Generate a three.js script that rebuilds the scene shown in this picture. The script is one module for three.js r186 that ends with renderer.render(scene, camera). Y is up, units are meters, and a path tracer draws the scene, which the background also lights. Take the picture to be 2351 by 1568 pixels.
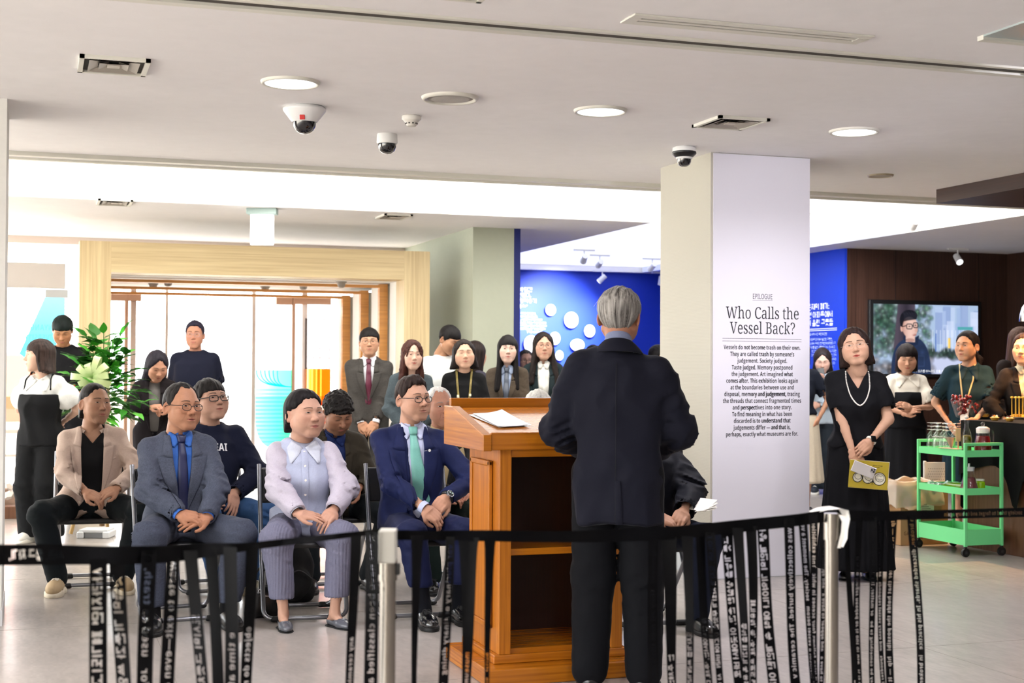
import * as THREE from 'three';
import { mergeGeometries } from 'three/addons/utils/BufferGeometryUtils.js';
import { RoundedBoxGeometry } from 'three/addons/geometries/RoundedBoxGeometry.js';
import { RectAreaLightUniformsLib } from 'three/addons/lights/RectAreaLightUniformsLib.js';

// ---------------------------------------------------------------- camera, sky, lights, exposure
const W = 2351, H = 1568, FOCAL = 3225;
const scene = new THREE.Scene();
const camera = new THREE.PerspectiveCamera(2 * Math.atan(H / 2 / FOCAL) * 180 / Math.PI, W / H, 0.1, 200);
const YAW = -18.75 * Math.PI / 180;
camera.position.set(0, 1.39, 0);
camera.rotation.set(1.0 * Math.PI / 180, YAW, 0.3 * Math.PI / 180, 'YXZ');
camera.focus = 7.5;
camera.userData.fStop = 4;
camera.updateMatrixWorld(true);
const renderer = new THREE.WebGLRenderer({ antialias: true });
renderer.toneMapping = THREE.LinearToneMapping;
renderer.toneMappingExposure = 1.27;
renderer.shadowMap.enabled = true;
RectAreaLightUniformsLib.init();

scene.background = new THREE.Color(0.93, 0.97, 1.0);
scene.backgroundIntensity = 7.0;

const sun = new THREE.DirectionalLight(0xfff3e0, 24); sun.position.set(-6, 13, -29); sun.target.position.set(2, 0, -17); sun.castShadow = true;
sun.shadow.camera.left = -14; sun.shadow.camera.right = 14; sun.shadow.camera.top = 14; sun.shadow.camera.bottom = -14; sun.shadow.camera.far = 50; scene.add(sun); scene.add(sun.target);
function area(w, h, x, y, z, rx, ry, color, power) {
  const l = new THREE.RectAreaLight(color, power, w, h);
  l.position.set(x, y, z); l.rotation.set(rx, ry, 0, 'YXZ'); scene.add(l); return l;
}
function spot(x, y, z, tx, ty, tz, color, power, angle, pen = 0.6, soft = 2) {
  const l = new THREE.SpotLight(color, power, 0, angle, pen);
  l.position.set(x, y, z); l.target.position.set(tx, ty, tz); l.castShadow = true; l.shadow.radius = soft;
  scene.add(l); scene.add(l.target); return l;
}
const LUM = { coveA: 2.6, coveB: 0.25, down: 8.5 };
area(8.6, 2.2, 4.3, 2.865, -11.38, -Math.PI / 2, 0, 0xfffbf4, LUM.coveA);      // light ceiling between the hall and the lobby
area(2.8, 6.6, 7.15, 2.865, -16.0, -Math.PI / 2, 0, 0xf4f8ff, LUM.coveB);      // light ceiling of the blue gallery
// ---------------------------------------------------------------- small helpers
const V = (x, y, z) => new THREE.Vector3(x, y, z);
const PI = Math.PI, deg = (a) => a * PI / 180, clamp = (x, a, b) => x < a ? a : x > b ? b : x, mix = (a, b, t) => a + (b - a) * t;
const sstep = (a, b, x) => { const t = clamp((x - a) / (b - a), 0, 1); return t * t * (3 - 2 * t); };
function rng(seed) { let s = seed >>> 0; return () => { s = (s + 0x6d2b79f5) | 0; let t = Math.imul(s ^ (s >>> 15), 1 | s); t = (t + Math.imul(t ^ (t >>> 7), 61 | t)) ^ t; return ((t ^ (t >>> 14)) >>> 0) / 4294967296; }; }
const PERM = new Float32Array(4096); { const r = rng(77); for (let i = 0; i < 4096; i++) PERM[i] = r() * 2 - 1; }
const hsh = (i, j, k) => PERM[(Math.imul(i, 1619) + Math.imul(j, 31337) + Math.imul(k, 6971)) & 4095];
function noise(x, y, z) {
  const i = Math.floor(x), j = Math.floor(y), k = Math.floor(z); let u = x - i, v = y - j, w = z - k;
  u = u * u * (3 - 2 * u); v = v * v * (3 - 2 * v); w = w * w * (3 - 2 * w);
  const a = mix(hsh(i, j, k), hsh(i + 1, j, k), u), b = mix(hsh(i, j + 1, k), hsh(i + 1, j + 1, k), u), c = mix(hsh(i, j, k + 1), hsh(i + 1, j, k + 1), u), d = mix(hsh(i, j + 1, k + 1), hsh(i + 1, j + 1, k + 1), u);
  return mix(mix(a, b, v), mix(c, d, v), w);
}
const names = {};
function numbered(n) { const k = names[n] = (names[n] ?? -1) + 1; return k ? n + '_' + String(k).padStart(3, '0') : n; }
function tag(o, label, category, group, kind) { if (label) o.userData.label = label; if (category) o.userData.category = category; if (group) o.userData.group = group; if (kind) o.userData.kind = kind; return o; }
function shade(o) { o.castShadow = true; o.receiveShadow = true; return o; }
function mesh(name, geo, mat, parent = scene) {
  const g = Array.isArray(geo) ? (geo.length > 1 ? merge(geo) : geo[0]) : geo;
  const m = shade(new THREE.Mesh(g, mat)); m.name = parent === scene ? numbered(name) : name; parent.add(m); return m;
}
function thing(name, label, category, pos = [0, 0, 0], ry = 0, group) {
  const g = new THREE.Group(); g.name = numbered(name); g.position.set(...pos); g.rotation.y = ry; scene.add(g); return tag(g, label, category, group);
}
function struct(name, geo, mat, parent = scene) { const m = mesh(name, geo, mat, parent); if (parent === scene) { m.name = name; m.userData.kind = 'structure'; } return m; }
function merge(list) {
  const any = list.some((g) => g.attributes.color);
  return mergeGeometries(list.map((g) => {
    const h = g.index ? g.toNonIndexed() : g.clone(); for (const k of Object.keys(h.attributes)) if (!['position', 'normal', 'uv', 'color'].includes(k)) h.deleteAttribute(k);
    if (!h.attributes.uv) h.setAttribute('uv', new THREE.BufferAttribute(new Float32Array(h.attributes.position.count * 2), 2));
    if (any && !h.attributes.color) h.setAttribute('color', new THREE.BufferAttribute(new Float32Array(h.attributes.position.count * 3).fill(1), 3));
    return h;
  }));
}
const at = (g, x, y, z, rx = 0, ry = 0, rz = 0) => { if (rx || ry || rz) g.applyMatrix4(new THREE.Matrix4().makeRotationFromEuler(new THREE.Euler(rx, ry, rz, 'YXZ'))); return g.translate(x, y, z); };
// box with corner coordinates and uv in metres
function bx(x0, x1, y0, y1, z0, z1, r = 0) {
  const w = x1 - x0, h = y1 - y0, d = z1 - z0;
  const g = r ? new RoundedBoxGeometry(w, h, d, 2, Math.min(r, w / 2.01, h / 2.01, d / 2.01)) : new THREE.BoxGeometry(w, h, d);
  g.translate((x0 + x1) / 2, (y0 + y1) / 2, (z0 + z1) / 2); return boxuv(g);
}
function boxuv(g) {
  const p = g.attributes.position, n = g.attributes.normal, uv = new Float32Array(p.count * 2);
  for (let i = 0; i < p.count; i++) { const a = Math.abs(n.getX(i)), b = Math.abs(n.getY(i)), c = Math.abs(n.getZ(i)); let u, v; if (b >= a && b >= c) { u = p.getX(i); v = p.getZ(i); } else if (a >= c) { u = p.getZ(i); v = p.getY(i); } else { u = p.getX(i); v = p.getY(i); } uv[2 * i] = u; uv[2 * i + 1] = v; }
  g.setAttribute('uv', new THREE.BufferAttribute(uv, 2)); return g;
}
const tube = (pts, r, seg = 24, rad = 8, closed = false) => new THREE.TubeGeometry(new THREE.CatmullRomCurve3(pts.map((p) => p.isVector3 ? p : V(...p)), closed, 'centripetal'), seg, r, rad, closed);
// polyline tube with rounded corners
function bent(pts, rad, r, seg = 40, ring = 10) {
  const P = pts.map((p) => V(...p)), path = new THREE.CurvePath(); let prev = P[0].clone();
  for (let i = 1; i < P.length; i++) {
    if (i < P.length - 1) {
      const a = P[i].clone().sub(P[i - 1]).normalize(), b = P[i + 1].clone().sub(P[i]).normalize();
      const s = P[i].clone().addScaledVector(a, -rad), e = P[i].clone().addScaledVector(b, rad);
      path.add(new THREE.LineCurve3(prev, s)); path.add(new THREE.QuadraticBezierCurve3(s, P[i], e)); prev = e;
    } else path.add(new THREE.LineCurve3(prev, P[i]));
  }
  return new THREE.TubeGeometry(path, seg, r, ring, false);
}
const lathe = (pts, seg = 24) => new THREE.LatheGeometry(pts.map((p) => new THREE.Vector2(...p)), seg);
const cyl = (r0, r1, h, x, y, z, seg = 20, open = false) => new THREE.CylinderGeometry(r1, r0, h, seg, 1, open).translate(x, y + h / 2, z);
// pixel helpers (only used to find where things stand in the room)
const ray = (px, py) => V((px - W / 2) / FOCAL, -(py - H / 2) / FOCAL, -1).applyQuaternion(camera.quaternion);
const atDepth = (px, py, d) => camera.position.clone().addScaledVector(ray(px, py), d);
function onPlane(px, py, ax, v) { const r = ray(px, py); return camera.position.clone().addScaledVector(r, (v - camera.position.getComponent(ax)) / r.getComponent(ax)); }
// textures
function canvasTex(w, h, draw, repeat = false) {
  const c = document.createElement('canvas'); c.width = w; c.height = h; draw(c.getContext('2d'), w, h);
  const t = new THREE.CanvasTexture(c); t.colorSpace = THREE.SRGBColorSpace; if (repeat) t.wrapS = t.wrapT = THREE.RepeatWrapping; return t;
}
function dataTex(n, fn, srgb = true) {
  const d = new Uint8Array(n * n * 4); for (let y = 0; y < n; y++) for (let x = 0; x < n; x++) { const c = fn(x / n, y / n); const o = (y * n + x) * 4; if (typeof c === 'number') d[o] = d[o + 1] = d[o + 2] = clamp(c * 255, 0, 255); else { d[o] = clamp(c[0] * 255, 0, 255); d[o + 1] = clamp(c[1] * 255, 0, 255); d[o + 2] = clamp(c[2] * 255, 0, 255); } d[o + 3] = 255; }
  const t = new THREE.DataTexture(d, n, n); t.magFilter = THREE.LinearFilter; t.minFilter = THREE.LinearFilter; t.wrapS = t.wrapT = THREE.RepeatWrapping; if (srgb) t.colorSpace = THREE.SRGBColorSpace; t.needsUpdate = true; return t;
}
// tiling noise
function tn(u, v, fu, fv, seed) { const a = noise(u * fu, v * fv, seed), b = noise((u - 1) * fu, v * fv, seed), c = noise(u * fu, (v - 1) * fv, seed), d = noise((u - 1) * fu, (v - 1) * fv, seed); return mix(mix(a, b, u), mix(c, d, u), v); }
const std = (color, rough = 0.6, o = {}) => new THREE.MeshStandardMaterial({ color, roughness: rough, ...o });
const phys = (color, rough = 0.6, o = {}) => new THREE.MeshPhysicalMaterial({ color, roughness: rough, ...o });
const glow = (color, e) => new THREE.MeshStandardMaterial({ color: 0xffffff, emissive: color, emissiveIntensity: e, roughness: 0.5 });
const rep = (t, u, v) => { const c = t.clone(); c.repeat.set(u, v); c.needsUpdate = true; return c; };

// ---------------------------------------------------------------- distance fields and their mesher
const rc = (a, b, ra, rb) => { const ax = a[0], ay = a[1], az = a[2], bx_ = b[0] - ax, by = b[1] - ay, bz = b[2] - az, L = bx_ * bx_ + by * by + bz * bz || 1e-9; return (x, y, z) => { const px = x - ax, py = y - ay, pz = z - az, t = clamp((px * bx_ + py * by + pz * bz) / L, 0, 1); const dx = px - bx_ * t, dy = py - by * t, dz = pz - bz * t; return Math.sqrt(dx * dx + dy * dy + dz * dz) - (ra + (rb - ra) * t); }; };
const ell = (c, r) => { const m = Math.min(...r); return (x, y, z) => { const a = (x - c[0]) / r[0], b = (y - c[1]) / r[1], d = (z - c[2]) / r[2], k = Math.sqrt(a * a + b * b + d * d); if (k < 1e-6) return -m; const a2 = a / r[0], b2 = b / r[1], d2 = d / r[2]; return k * (k - 1) / Math.sqrt(a2 * a2 + b2 * b2 + d2 * d2); }; };
const smin = (a, b, k) => { const h = k - Math.abs(a - b); return h > 0 ? Math.min(a, b) - h * h / (4 * k) : Math.min(a, b); };
const smax = (a, b, k) => -smin(-a, -b, k);
const uni = (fs, k) => (x, y, z) => { let d = fs[0](x, y, z); for (let i = 1; i < fs.length; i++) d = smin(d, fs[i](x, y, z), k); return d; };
function surf(f, lo, hi, h, color, margin = 2) {
  const B = 4, nx = Math.ceil((hi[0] - lo[0]) / h / B) * B, ny = Math.ceil((hi[1] - lo[1]) / h / B) * B, nz = Math.ceil((hi[2] - lo[2]) / h / B) * B;
  const sx = nx + 1, sy = ny + 1, val = new Float32Array(sx * sy * (nz + 1)).fill(NaN), vid = new Int32Array(sx * sy * (nz + 1)).fill(-1);
  const id = (i, j, k) => (k * sy + j) * sx + i, lim = h * B * 0.87 * margin, pos = [], cells = [];
  for (let K = 0; K < nz; K += B) for (let J = 0; J < ny; J += B) for (let I = 0; I < nx; I += B) {
    if (Math.abs(f(lo[0] + (I + B / 2) * h, lo[1] + (J + B / 2) * h, lo[2] + (K + B / 2) * h)) > lim) continue;
    for (let k = K; k <= K + B; k++) for (let j = J; j <= J + B; j++) for (let i = I; i <= I + B; i++) { const n = id(i, j, k); if (val[n] !== val[n]) val[n] = f(lo[0] + i * h, lo[1] + j * h, lo[2] + k * h); }
    for (let k = K; k < K + B; k++) for (let j = J; j < J + B; j++) for (let i = I; i < I + B; i++) {
      const n0 = id(i, j, k), v = [val[n0], val[n0 + 1], val[n0 + sx], val[n0 + sx + 1], val[n0 + sx * sy], val[n0 + sx * sy + 1], val[n0 + sx * sy + sx], val[n0 + sx * sy + sx + 1]];
      let neg = 0; for (let q = 0; q < 8; q++) if (v[q] < 0) neg++;
      if (neg === 0 || neg === 8) continue;
      let x = 0, y = 0, z = 0, c = 0;
      for (let e = 0; e < 12; e++) { const a = EA[e], b = EB[e]; if ((v[a] < 0) === (v[b] < 0)) continue; const t = v[a] / (v[a] - v[b]); x += (a & 1) + ((b & 1) - (a & 1)) * t; y += ((a >> 1) & 1) + (((b >> 1) & 1) - ((a >> 1) & 1)) * t; z += (a >> 2) + ((b >> 2) - (a >> 2)) * t; c++; }
      vid[n0] = pos.length / 3; pos.push(lo[0] + (i + x / c) * h, lo[1] + (j + y / c) * h, lo[2] + (k + z / c) * h); cells.push(i, j, k);
    }
  }
  const idx = [];
  for (let q = 0; q < cells.length; q += 3) {
    const i = cells[q], j = cells[q + 1], k = cells[q + 2], n0 = id(i, j, k), a = val[n0];
    if (i && j && k) {
      const quad = (b, s1, s2) => { if ((a < 0) === (b < 0)) return; const A = vid[n0], Bq = vid[n0 - s1], C = vid[n0 - s1 - s2], D = vid[n0 - s2]; if (Bq < 0 || C < 0 || D < 0) return; if (a < 0) idx.push(A, Bq, C, A, C, D); else idx.push(A, C, Bq, A, D, C); };
      quad(val[n0 + 1], sx, sx * sy); quad(val[n0 + sx], sx * sy, 1); quad(val[n0 + sx * sy], 1, sx);
    }
  }
  const g = new THREE.BufferGeometry(); g.setAttribute('position', new THREE.Float32BufferAttribute(pos, 3)); g.setIndex(idx); return finish(g, color);
}
const EA = [0, 2, 4, 6, 0, 1, 4, 5, 0, 1, 2, 3], EB = [1, 3, 5, 7, 2, 3, 6, 7, 4, 5, 6, 7];
function finish(g, color) {
  g.computeVertexNormals(); const p = g.attributes.position, uv = new Float32Array(p.count * 2);
  for (let i = 0; i < p.count; i++) { uv[2 * i] = p.getX(i) + p.getZ(i) * 0.7; uv[2 * i + 1] = p.getY(i) + p.getZ(i) * 0.3; }
  g.setAttribute('uv', new THREE.BufferAttribute(uv, 2));
  if (color) { const c = new Float32Array(p.count * 3); for (let i = 0; i < p.count; i++) { const q = color(p.getX(i), p.getY(i), p.getZ(i)); c[3 * i] = q[0]; c[3 * i + 1] = q[1]; c[3 * i + 2] = q[2]; } g.setAttribute('color', new THREE.BufferAttribute(c, 3)); }
  return g;
}
const lin = (hex) => { const c = new THREE.Color(hex); return [c.r, c.g, c.b]; };
function paint(g, rgb) { const n = g.attributes.position.count, c = new Float32Array(n * 3); for (let i = 0; i < n; i++) c.set(rgb, 3 * i); g.setAttribute('color', new THREE.BufferAttribute(c, 3)); return g; }
// march a ray to a field
function march(f, o, d, far = 0.6) { const p = o.clone(); let t = 0; for (let i = 0; i < 70 && t < far; i++) { const e = f(p.x, p.y, p.z); if (e < 0.0006) return p; t += Math.max(e * 0.7, 0.0008); p.copy(o).addScaledVector(d, t); } return null; }
function gradient(f, p) { const e = 0.004; return V(f(p.x + e, p.y, p.z) - f(p.x - e, p.y, p.z), f(p.x, p.y + e, p.z) - f(p.x, p.y - e, p.z), f(p.x, p.y, p.z + e) - f(p.x, p.y, p.z - e)).normalize(); }
// a sheet laid over a field: A and B are polylines of [a, t] in the plane of the frame; the sheet follows the surface at a height off
function lerpLine(L, s) { const n = L.length - 1, q = clamp(s, 0, 1) * n, i = Math.min(Math.floor(q), n - 1), t = q - i; return [mix(L[i][0], L[i + 1][0], t), mix(L[i][1], L[i + 1][1], t)]; }
function sheet(f, fr, A, B, n, m, off, sink = 0.006, start = 0.35) {
  const pos = [], idx = [], uv = []; let last = null;
  for (let i = 0; i <= n; i++) for (let j = 0; j <= m; j++) {
    const a = lerpLine(A, i / n), b = lerpLine(B, i / n), x = mix(a[0], b[0], j / m), y = mix(a[1], b[1], j / m);
    const o = fr.o.clone().addScaledVector(fr.r, x).addScaledVector(fr.u, y).addScaledVector(fr.f, start);
    let p = march(f, o, fr.f.clone().negate(), start + 0.25);
    if (p) { const nn = gradient(f, p); p.addScaledVector(nn, (i === 0 || i === n || j === 0 || j === m) ? off - sink : off); last = p.clone().sub(fr.o).dot(fr.f); } else p = fr.o.clone().addScaledVector(fr.r, x).addScaledVector(fr.u, y).addScaledVector(fr.f, (last ?? 0.1));
    pos.push(p.x, p.y, p.z); uv.push(j / m, i / n);
  }
  for (let i = 0; i < n; i++) for (let j = 0; j < m; j++) { const a = i * (m + 1) + j, b = a + 1, c = a + m + 1, d = c + 1; idx.push(a, b, d, a, d, c); }
  const g = new THREE.BufferGeometry(); g.setAttribute('position', new THREE.Float32BufferAttribute(pos, 3)); g.setAttribute('uv', new THREE.Float32BufferAttribute(uv, 2)); g.setIndex(idx); g.computeVertexNormals(); return g;
}
// ---------------------------------------------------------------- Hangul drawn with strokes (each letter is built of its jamo)
const JA = { 'ㄱ': [[[0, 0], [1, 0], [0.9, 1]]], 'ㄴ': [[[0, 0], [0, 1], [1, 1]]], 'ㄷ': [[[1, 0], [0, 0], [0, 1], [1, 1]]], 'ㄹ': [[[0, 0], [1, 0], [1, 0.5], [0, 0.5], [0, 1], [1, 1]]], 'ㅁ': [[[0, 0], [1, 0], [1, 1], [0, 1], [0, 0]]], 'ㅂ': [[[0, 0], [0, 1], [1, 1], [1, 0]], [[0, 0.45], [1, 0.45]]], 'ㅅ': [[[0.5, 0], [0, 1]], [[0.45, 0.3], [1, 1]]], 'ㅇ': 'o', 'ㅈ': [[[0, 0], [1, 0]], [[0.55, 0], [0, 1]], [[0.5, 0.4], [1, 1]]], 'ㅊ': [[[0.5, -0.1], [0.5, 0.15]], [[0, 0.2], [1, 0.2]], [[0.55, 0.2], [0, 1]], [[0.5, 0.5], [1, 1]]], 'ㅋ': [[[0, 0], [1, 0], [0.9, 1]], [[0, 0.45], [0.95, 0.45]]], 'ㅌ': [[[1, 0], [0, 0], [0, 1], [1, 1]], [[0, 0.5], [1, 0.5]]], 'ㅍ': [[[0, 0], [1, 0]], [[0, 1], [1, 1]], [[0.3, 0], [0.3, 1]], [[0.7, 0], [0.7, 1]]], 'ㅎ': 'h' };
const CHO = [...'ㄱㄲㄴㄷㄸㄹㅁㅂㅃㅅㅆㅇㅈㅉㅊㅋㅌㅍㅎ'], JONG = ['', ...'ㄱㄲ', 'ㄱㅅ', 'ㄴ', 'ㄴㅈ', 'ㄴㅎ', 'ㄷ', 'ㄹ', 'ㄹㄱ', 'ㄹㅁ', 'ㄹㅂ', 'ㄹㅅ', 'ㄹㅌ', 'ㄹㅍ', 'ㄹㅎ', 'ㅁ', 'ㅂ', 'ㅂㅅ', 'ㅅ', 'ㅆ', 'ㅇ', 'ㅈ', 'ㅊ', 'ㅋ', 'ㅌ', 'ㅍ', 'ㅎ'], TW = { 'ㄲ': 'ㄱㄱ', 'ㄸ': 'ㄷㄷ', 'ㅃ': 'ㅂㅂ', 'ㅆ': 'ㅅㅅ', 'ㅉ': 'ㅈㅈ' };
// vowels: [stem lines to the right, stem lines below]
const VR = { 0: [[0.5], [[0.5, 0.45]]], 1: [[0.35, 0.85], [[0.35, 0.45]]], 2: [[0.5], [[0.5, 0.3], [0.5, 0.6]]], 3: [[0.35, 0.85], [[0.35, 0.3], [0.35, 0.6]]], 4: [[0.7], [[-0.7, 0.45]]], 5: [[0.45, 0.9], [[-0.45, 0.45]]], 6: [[0.7], [[-0.7, 0.3], [-0.7, 0.6]]], 7: [[0.45, 0.9], [[-0.45, 0.3], [-0.45, 0.6]]], 20: [[0.6], []] }, VB = { 8: [-1], 12: [-1, -2], 13: [1], 17: [1, 2], 18: [] }, VC = { 9: [8, 0], 10: [8, 1], 11: [8, 20], 14: [13, 4], 15: [13, 5], 16: [13, 20], 19: [18, 20] };
function hangul(g, ch, x, y, s, lw) {
  const c = ch.charCodeAt(0) - 0xac00, jo = c % 28, ju = Math.floor(c / 28) % 21, ci = Math.floor(c / 588), poly = (L) => { g.beginPath(); L.forEach(([a, b], i) => i ? g.lineTo(a, b) : g.moveTo(a, b)); g.stroke(); };
  const box = (j, bx0, by0, w, h) => { if (TW[j]) j = TW[j]; if (j.length > 1) { box(j[0], bx0, by0, w * 0.46, h); box(j[1], bx0 + w * 0.54, by0, w * 0.46, h); return; } const q = JA[j]; if (q === 'o' || q === 'h') { const top_ = q === 'h' ? 0.36 : 0, r = Math.min(w, h * (1 - top_)) / 2; g.beginPath(); g.ellipse(bx0 + w / 2, by0 + h * top_ + h * (1 - top_) / 2, Math.min(w / 2, r * 1.25), h * (1 - top_) / 2, 0, 0, 7); g.stroke(); if (q === 'h') { poly([[bx0 + w * 0.3, by0], [bx0 + w * 0.7, by0]]); poly([[bx0, by0 + h * 0.2], [bx0 + w, by0 + h * 0.2]]); } return; } for (const L of q) poly(L.map(([a, b]) => [bx0 + a * w, by0 + b * h])); };
  g.lineWidth = lw; g.lineJoin = 'miter'; g.lineCap = 'butt';
  const H0 = jo ? 0.56 : 0.92, X = (a) => x + a * s, Y = (b) => y + b * s;
  const right = (v, hh, x0 = 0.58) => { const [st, ti] = VR[v]; for (const a of st) poly([[X(x0 + a * 0.40), Y(0)], [X(x0 + a * 0.40), Y(hh)]]); for (const [a, b] of ti) { const xx = x0 + Math.abs(a) * 0.40; poly([[X(xx), Y(b * hh / 0.92)], [X(xx + (a > 0 ? 0.18 : -0.20)), Y(b * hh / 0.92)]]); } };
  const below = (v, y0, hh, x1 = 1) => { const t = VB[v], up = t.some((q) => q < 0), yl = up ? y0 + hh * 0.85 : y0 + hh * 0.2; poly([[X(0.02), Y(yl)], [X(x1 * 0.96), Y(yl)]]); const n = t.length; t.forEach((q, i) => { const xx = x1 * (n === 1 ? 0.5 : 0.34 + 0.3 * i); poly([[X(xx), Y(yl)], [X(xx), Y(up ? yl - hh * 0.7 : yl + hh * 0.7)]]); }); };
  if (VR[ju]) { box(CHO[ci], X(0.06), Y(0.06), s * 0.46, s * (H0 - 0.14)); right(ju, H0); }
  else if (VB[ju]) { box(CHO[ci], X(0.18), Y(0.03), s * 0.62, s * H0 * 0.46); below(ju, H0 * 0.54, H0 * 0.46); }
  else { const [b, r] = VC[ju]; box(CHO[ci], X(0.06), Y(0.04), s * 0.44, s * H0 * 0.42); below(b, H0 * 0.52, H0 * 0.44, 0.62); right(r, H0, 0.60); }
  if (jo) box(JONG[jo], X(0.16), Y(0.66), s * 0.68, s * 0.28);
}
// draws one line; Hangul from strokes, the rest from the font; returns its width
function lineText(g, text, x, y, s, o = {}) {
  const wgt = o.weight ?? 'bold'; let w = 0; const lw = s * (o.lw ?? 0.115); g.font = `${wgt} ${s * 0.98}px ${o.font ?? 'sans-serif'}`; g.textBaseline = 'alphabetic';
  for (const ch of text) { const k = ch.charCodeAt(0); if (k >= 0xac00 && k <= 0xd7a3) { if (!o.measure) { g.strokeStyle = g.fillStyle; hangul(g, ch, x + w + s * 0.03, y - s * 0.84, s * 0.92, lw); } w += s * (o.ad ?? 0.98); } else { if (!o.measure) g.fillText(ch, x + w, y); w += g.measureText(ch).width + (o.track ?? 0) * s; } }
  return w;
}
// ---------------------------------------------------------------- heads (own frame: origin between the ears at eye height, z towards the face)
const both = (fn) => [fn(1), fn(-1)];
function headField(p = {}) {
  const round = p.round ?? 0, nose = p.nose ?? 0;
  const solid = [
    [ell([0, 0.030, -0.012], [0.0745, 0.086, 0.094]), 0.03],
    [ell([0, -0.026, 0.026], [0.0635, 0.084, 0.061]), 0.03],
    ...both((s) => [ell([s * 0.037, -0.050, 0.046], [0.029 + round * 0.006, 0.038, 0.033]), 0.03]),
    ...both((s) => [rc([s * 0.054, -0.050, 0.004], [s * 0.020, -0.096, 0.058], 0.019 + round * 0.006, 0.0165), 0.022]),
    [rc([-0.012, -0.099, 0.064], [0.012, -0.099, 0.064], 0.0165, 0.0165), 0.022],
    ...both((s) => [ell([s * 0.042, -0.018, 0.054], [0.024 + round * 0.004, 0.020, 0.023]), 0.03]),
    ...both((s) => [rc([s * 0.014, 0.022, 0.079], [s * 0.046, 0.021, 0.062], 0.0095, 0.009), 0.024]),
    [ell([0, -0.062, 0.070], [0.031, 0.024, 0.020]), 0.02],
    [rc([0, 0.010, 0.0835], [0, -0.025, 0.0995 + nose], 0.007, 0.0105), 0.014],
    [ell([0, -0.029, 0.103 + nose], [0.0115, 0.0095, 0.0105]), 0.007],
    ...both((s) => [ell([s * 0.0125, -0.033, 0.0935], [0.0075, 0.0075, 0.0095]), 0.006]),
    [rc([0, -0.060, -0.022], [0, -0.165, -0.040], 0.050, 0.056), 0.03],
  ];
  const ears = both((s) => {
    const shell = ell([0, 0, 0], [0.0075, 0.032, 0.0195]), dent = ell([0.0065, 0.004, 0.002], [0.006, 0.021, 0.0125]);
    return (x, y, z) => { const X = s * x - 0.0775, Y = y + 0.010, Z = z + 0.018; const yy = Y * 0.97 + Z * 0.22, zz = Z * 0.97 - Y * 0.22, xx = X * 0.88 - zz * -0.42, z2 = zz * 0.9 + X * -0.42; return smax(shell(xx, yy, z2), -dent(xx, yy, z2), 0.004); };
  });
  const sockets = both((s) => ell([s * 0.032, 0.003, 0.101], [0.020, 0.0125, 0.0175]));
  const lids = both((s) => ell([s * 0.0315, 0.002, 0.0705], [0.0185, 0.0125, 0.0135]));
  const upper = both((s) => rc([s * 0.004, -0.0585, 0.0905], [s * 0.020, -0.0625, 0.079], 0.0048, 0.003)), lower = rc([-0.012, -0.0685, 0.0855], [0.012, -0.0685, 0.0855], 0.0060, 0.0060);
  const slit = ell([0, -0.0636, 0.098], [0.024, 0.0013, 0.0125]), philt = rc([0, -0.044, 0.0985], [0, -0.053, 0.0985], 0.003, 0.003), nostril = both((s) => ell([s * 0.0062, -0.0385, 0.1005 + nose], [0.0033, 0.0028, 0.0038]));
  return (x, y, z) => {
    let d = solid[0][0](x, y, z); for (let i = 1; i < solid.length; i++) d = smin(d, solid[i][0](x, y, z), solid[i][1]);
    if (z > 0.04 && d < 0.03) {
      d = smax(d, -sockets[0](x, y, z), 0.014); d = smax(d, -sockets[1](x, y, z), 0.014);
      d = smin(d, lids[0](x, y, z), 0.006); d = smin(d, lids[1](x, y, z), 0.006);
      d = smin(d, upper[0](x, y, z), 0.006); d = smin(d, upper[1](x, y, z), 0.006); d = smin(d, lower(x, y, z), 0.007);
      d = smax(d, -slit(x, y, z), 0.003); d = smax(d, -philt(x, y, z), 0.006); d = smax(d, -nostril[0](x, y, z), 0.002); d = smax(d, -nostril[1](x, y, z), 0.002);
    }
    d = smin(d, ears[0](x, y, z), 0.006); d = smin(d, ears[1](x, y, z), 0.006);
    return d;
  };
}
const HEADF = headField(), HEADR = headField({ round: 1 }), HEADN = headField({ nose: 0.005 });
const headGeo = {}; 
function headBase(kind, h = 0.0037) {
  return headGeo[kind + h] ??= (() => { const f = kind === 'round' ? HEADR : kind === 'nosy' ? HEADN : HEADF; const g = surf(f, [-0.105, -0.19, -0.125], [0.105, 0.13, 0.125], h); g.userData.f = f; return g; })();
}
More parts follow.
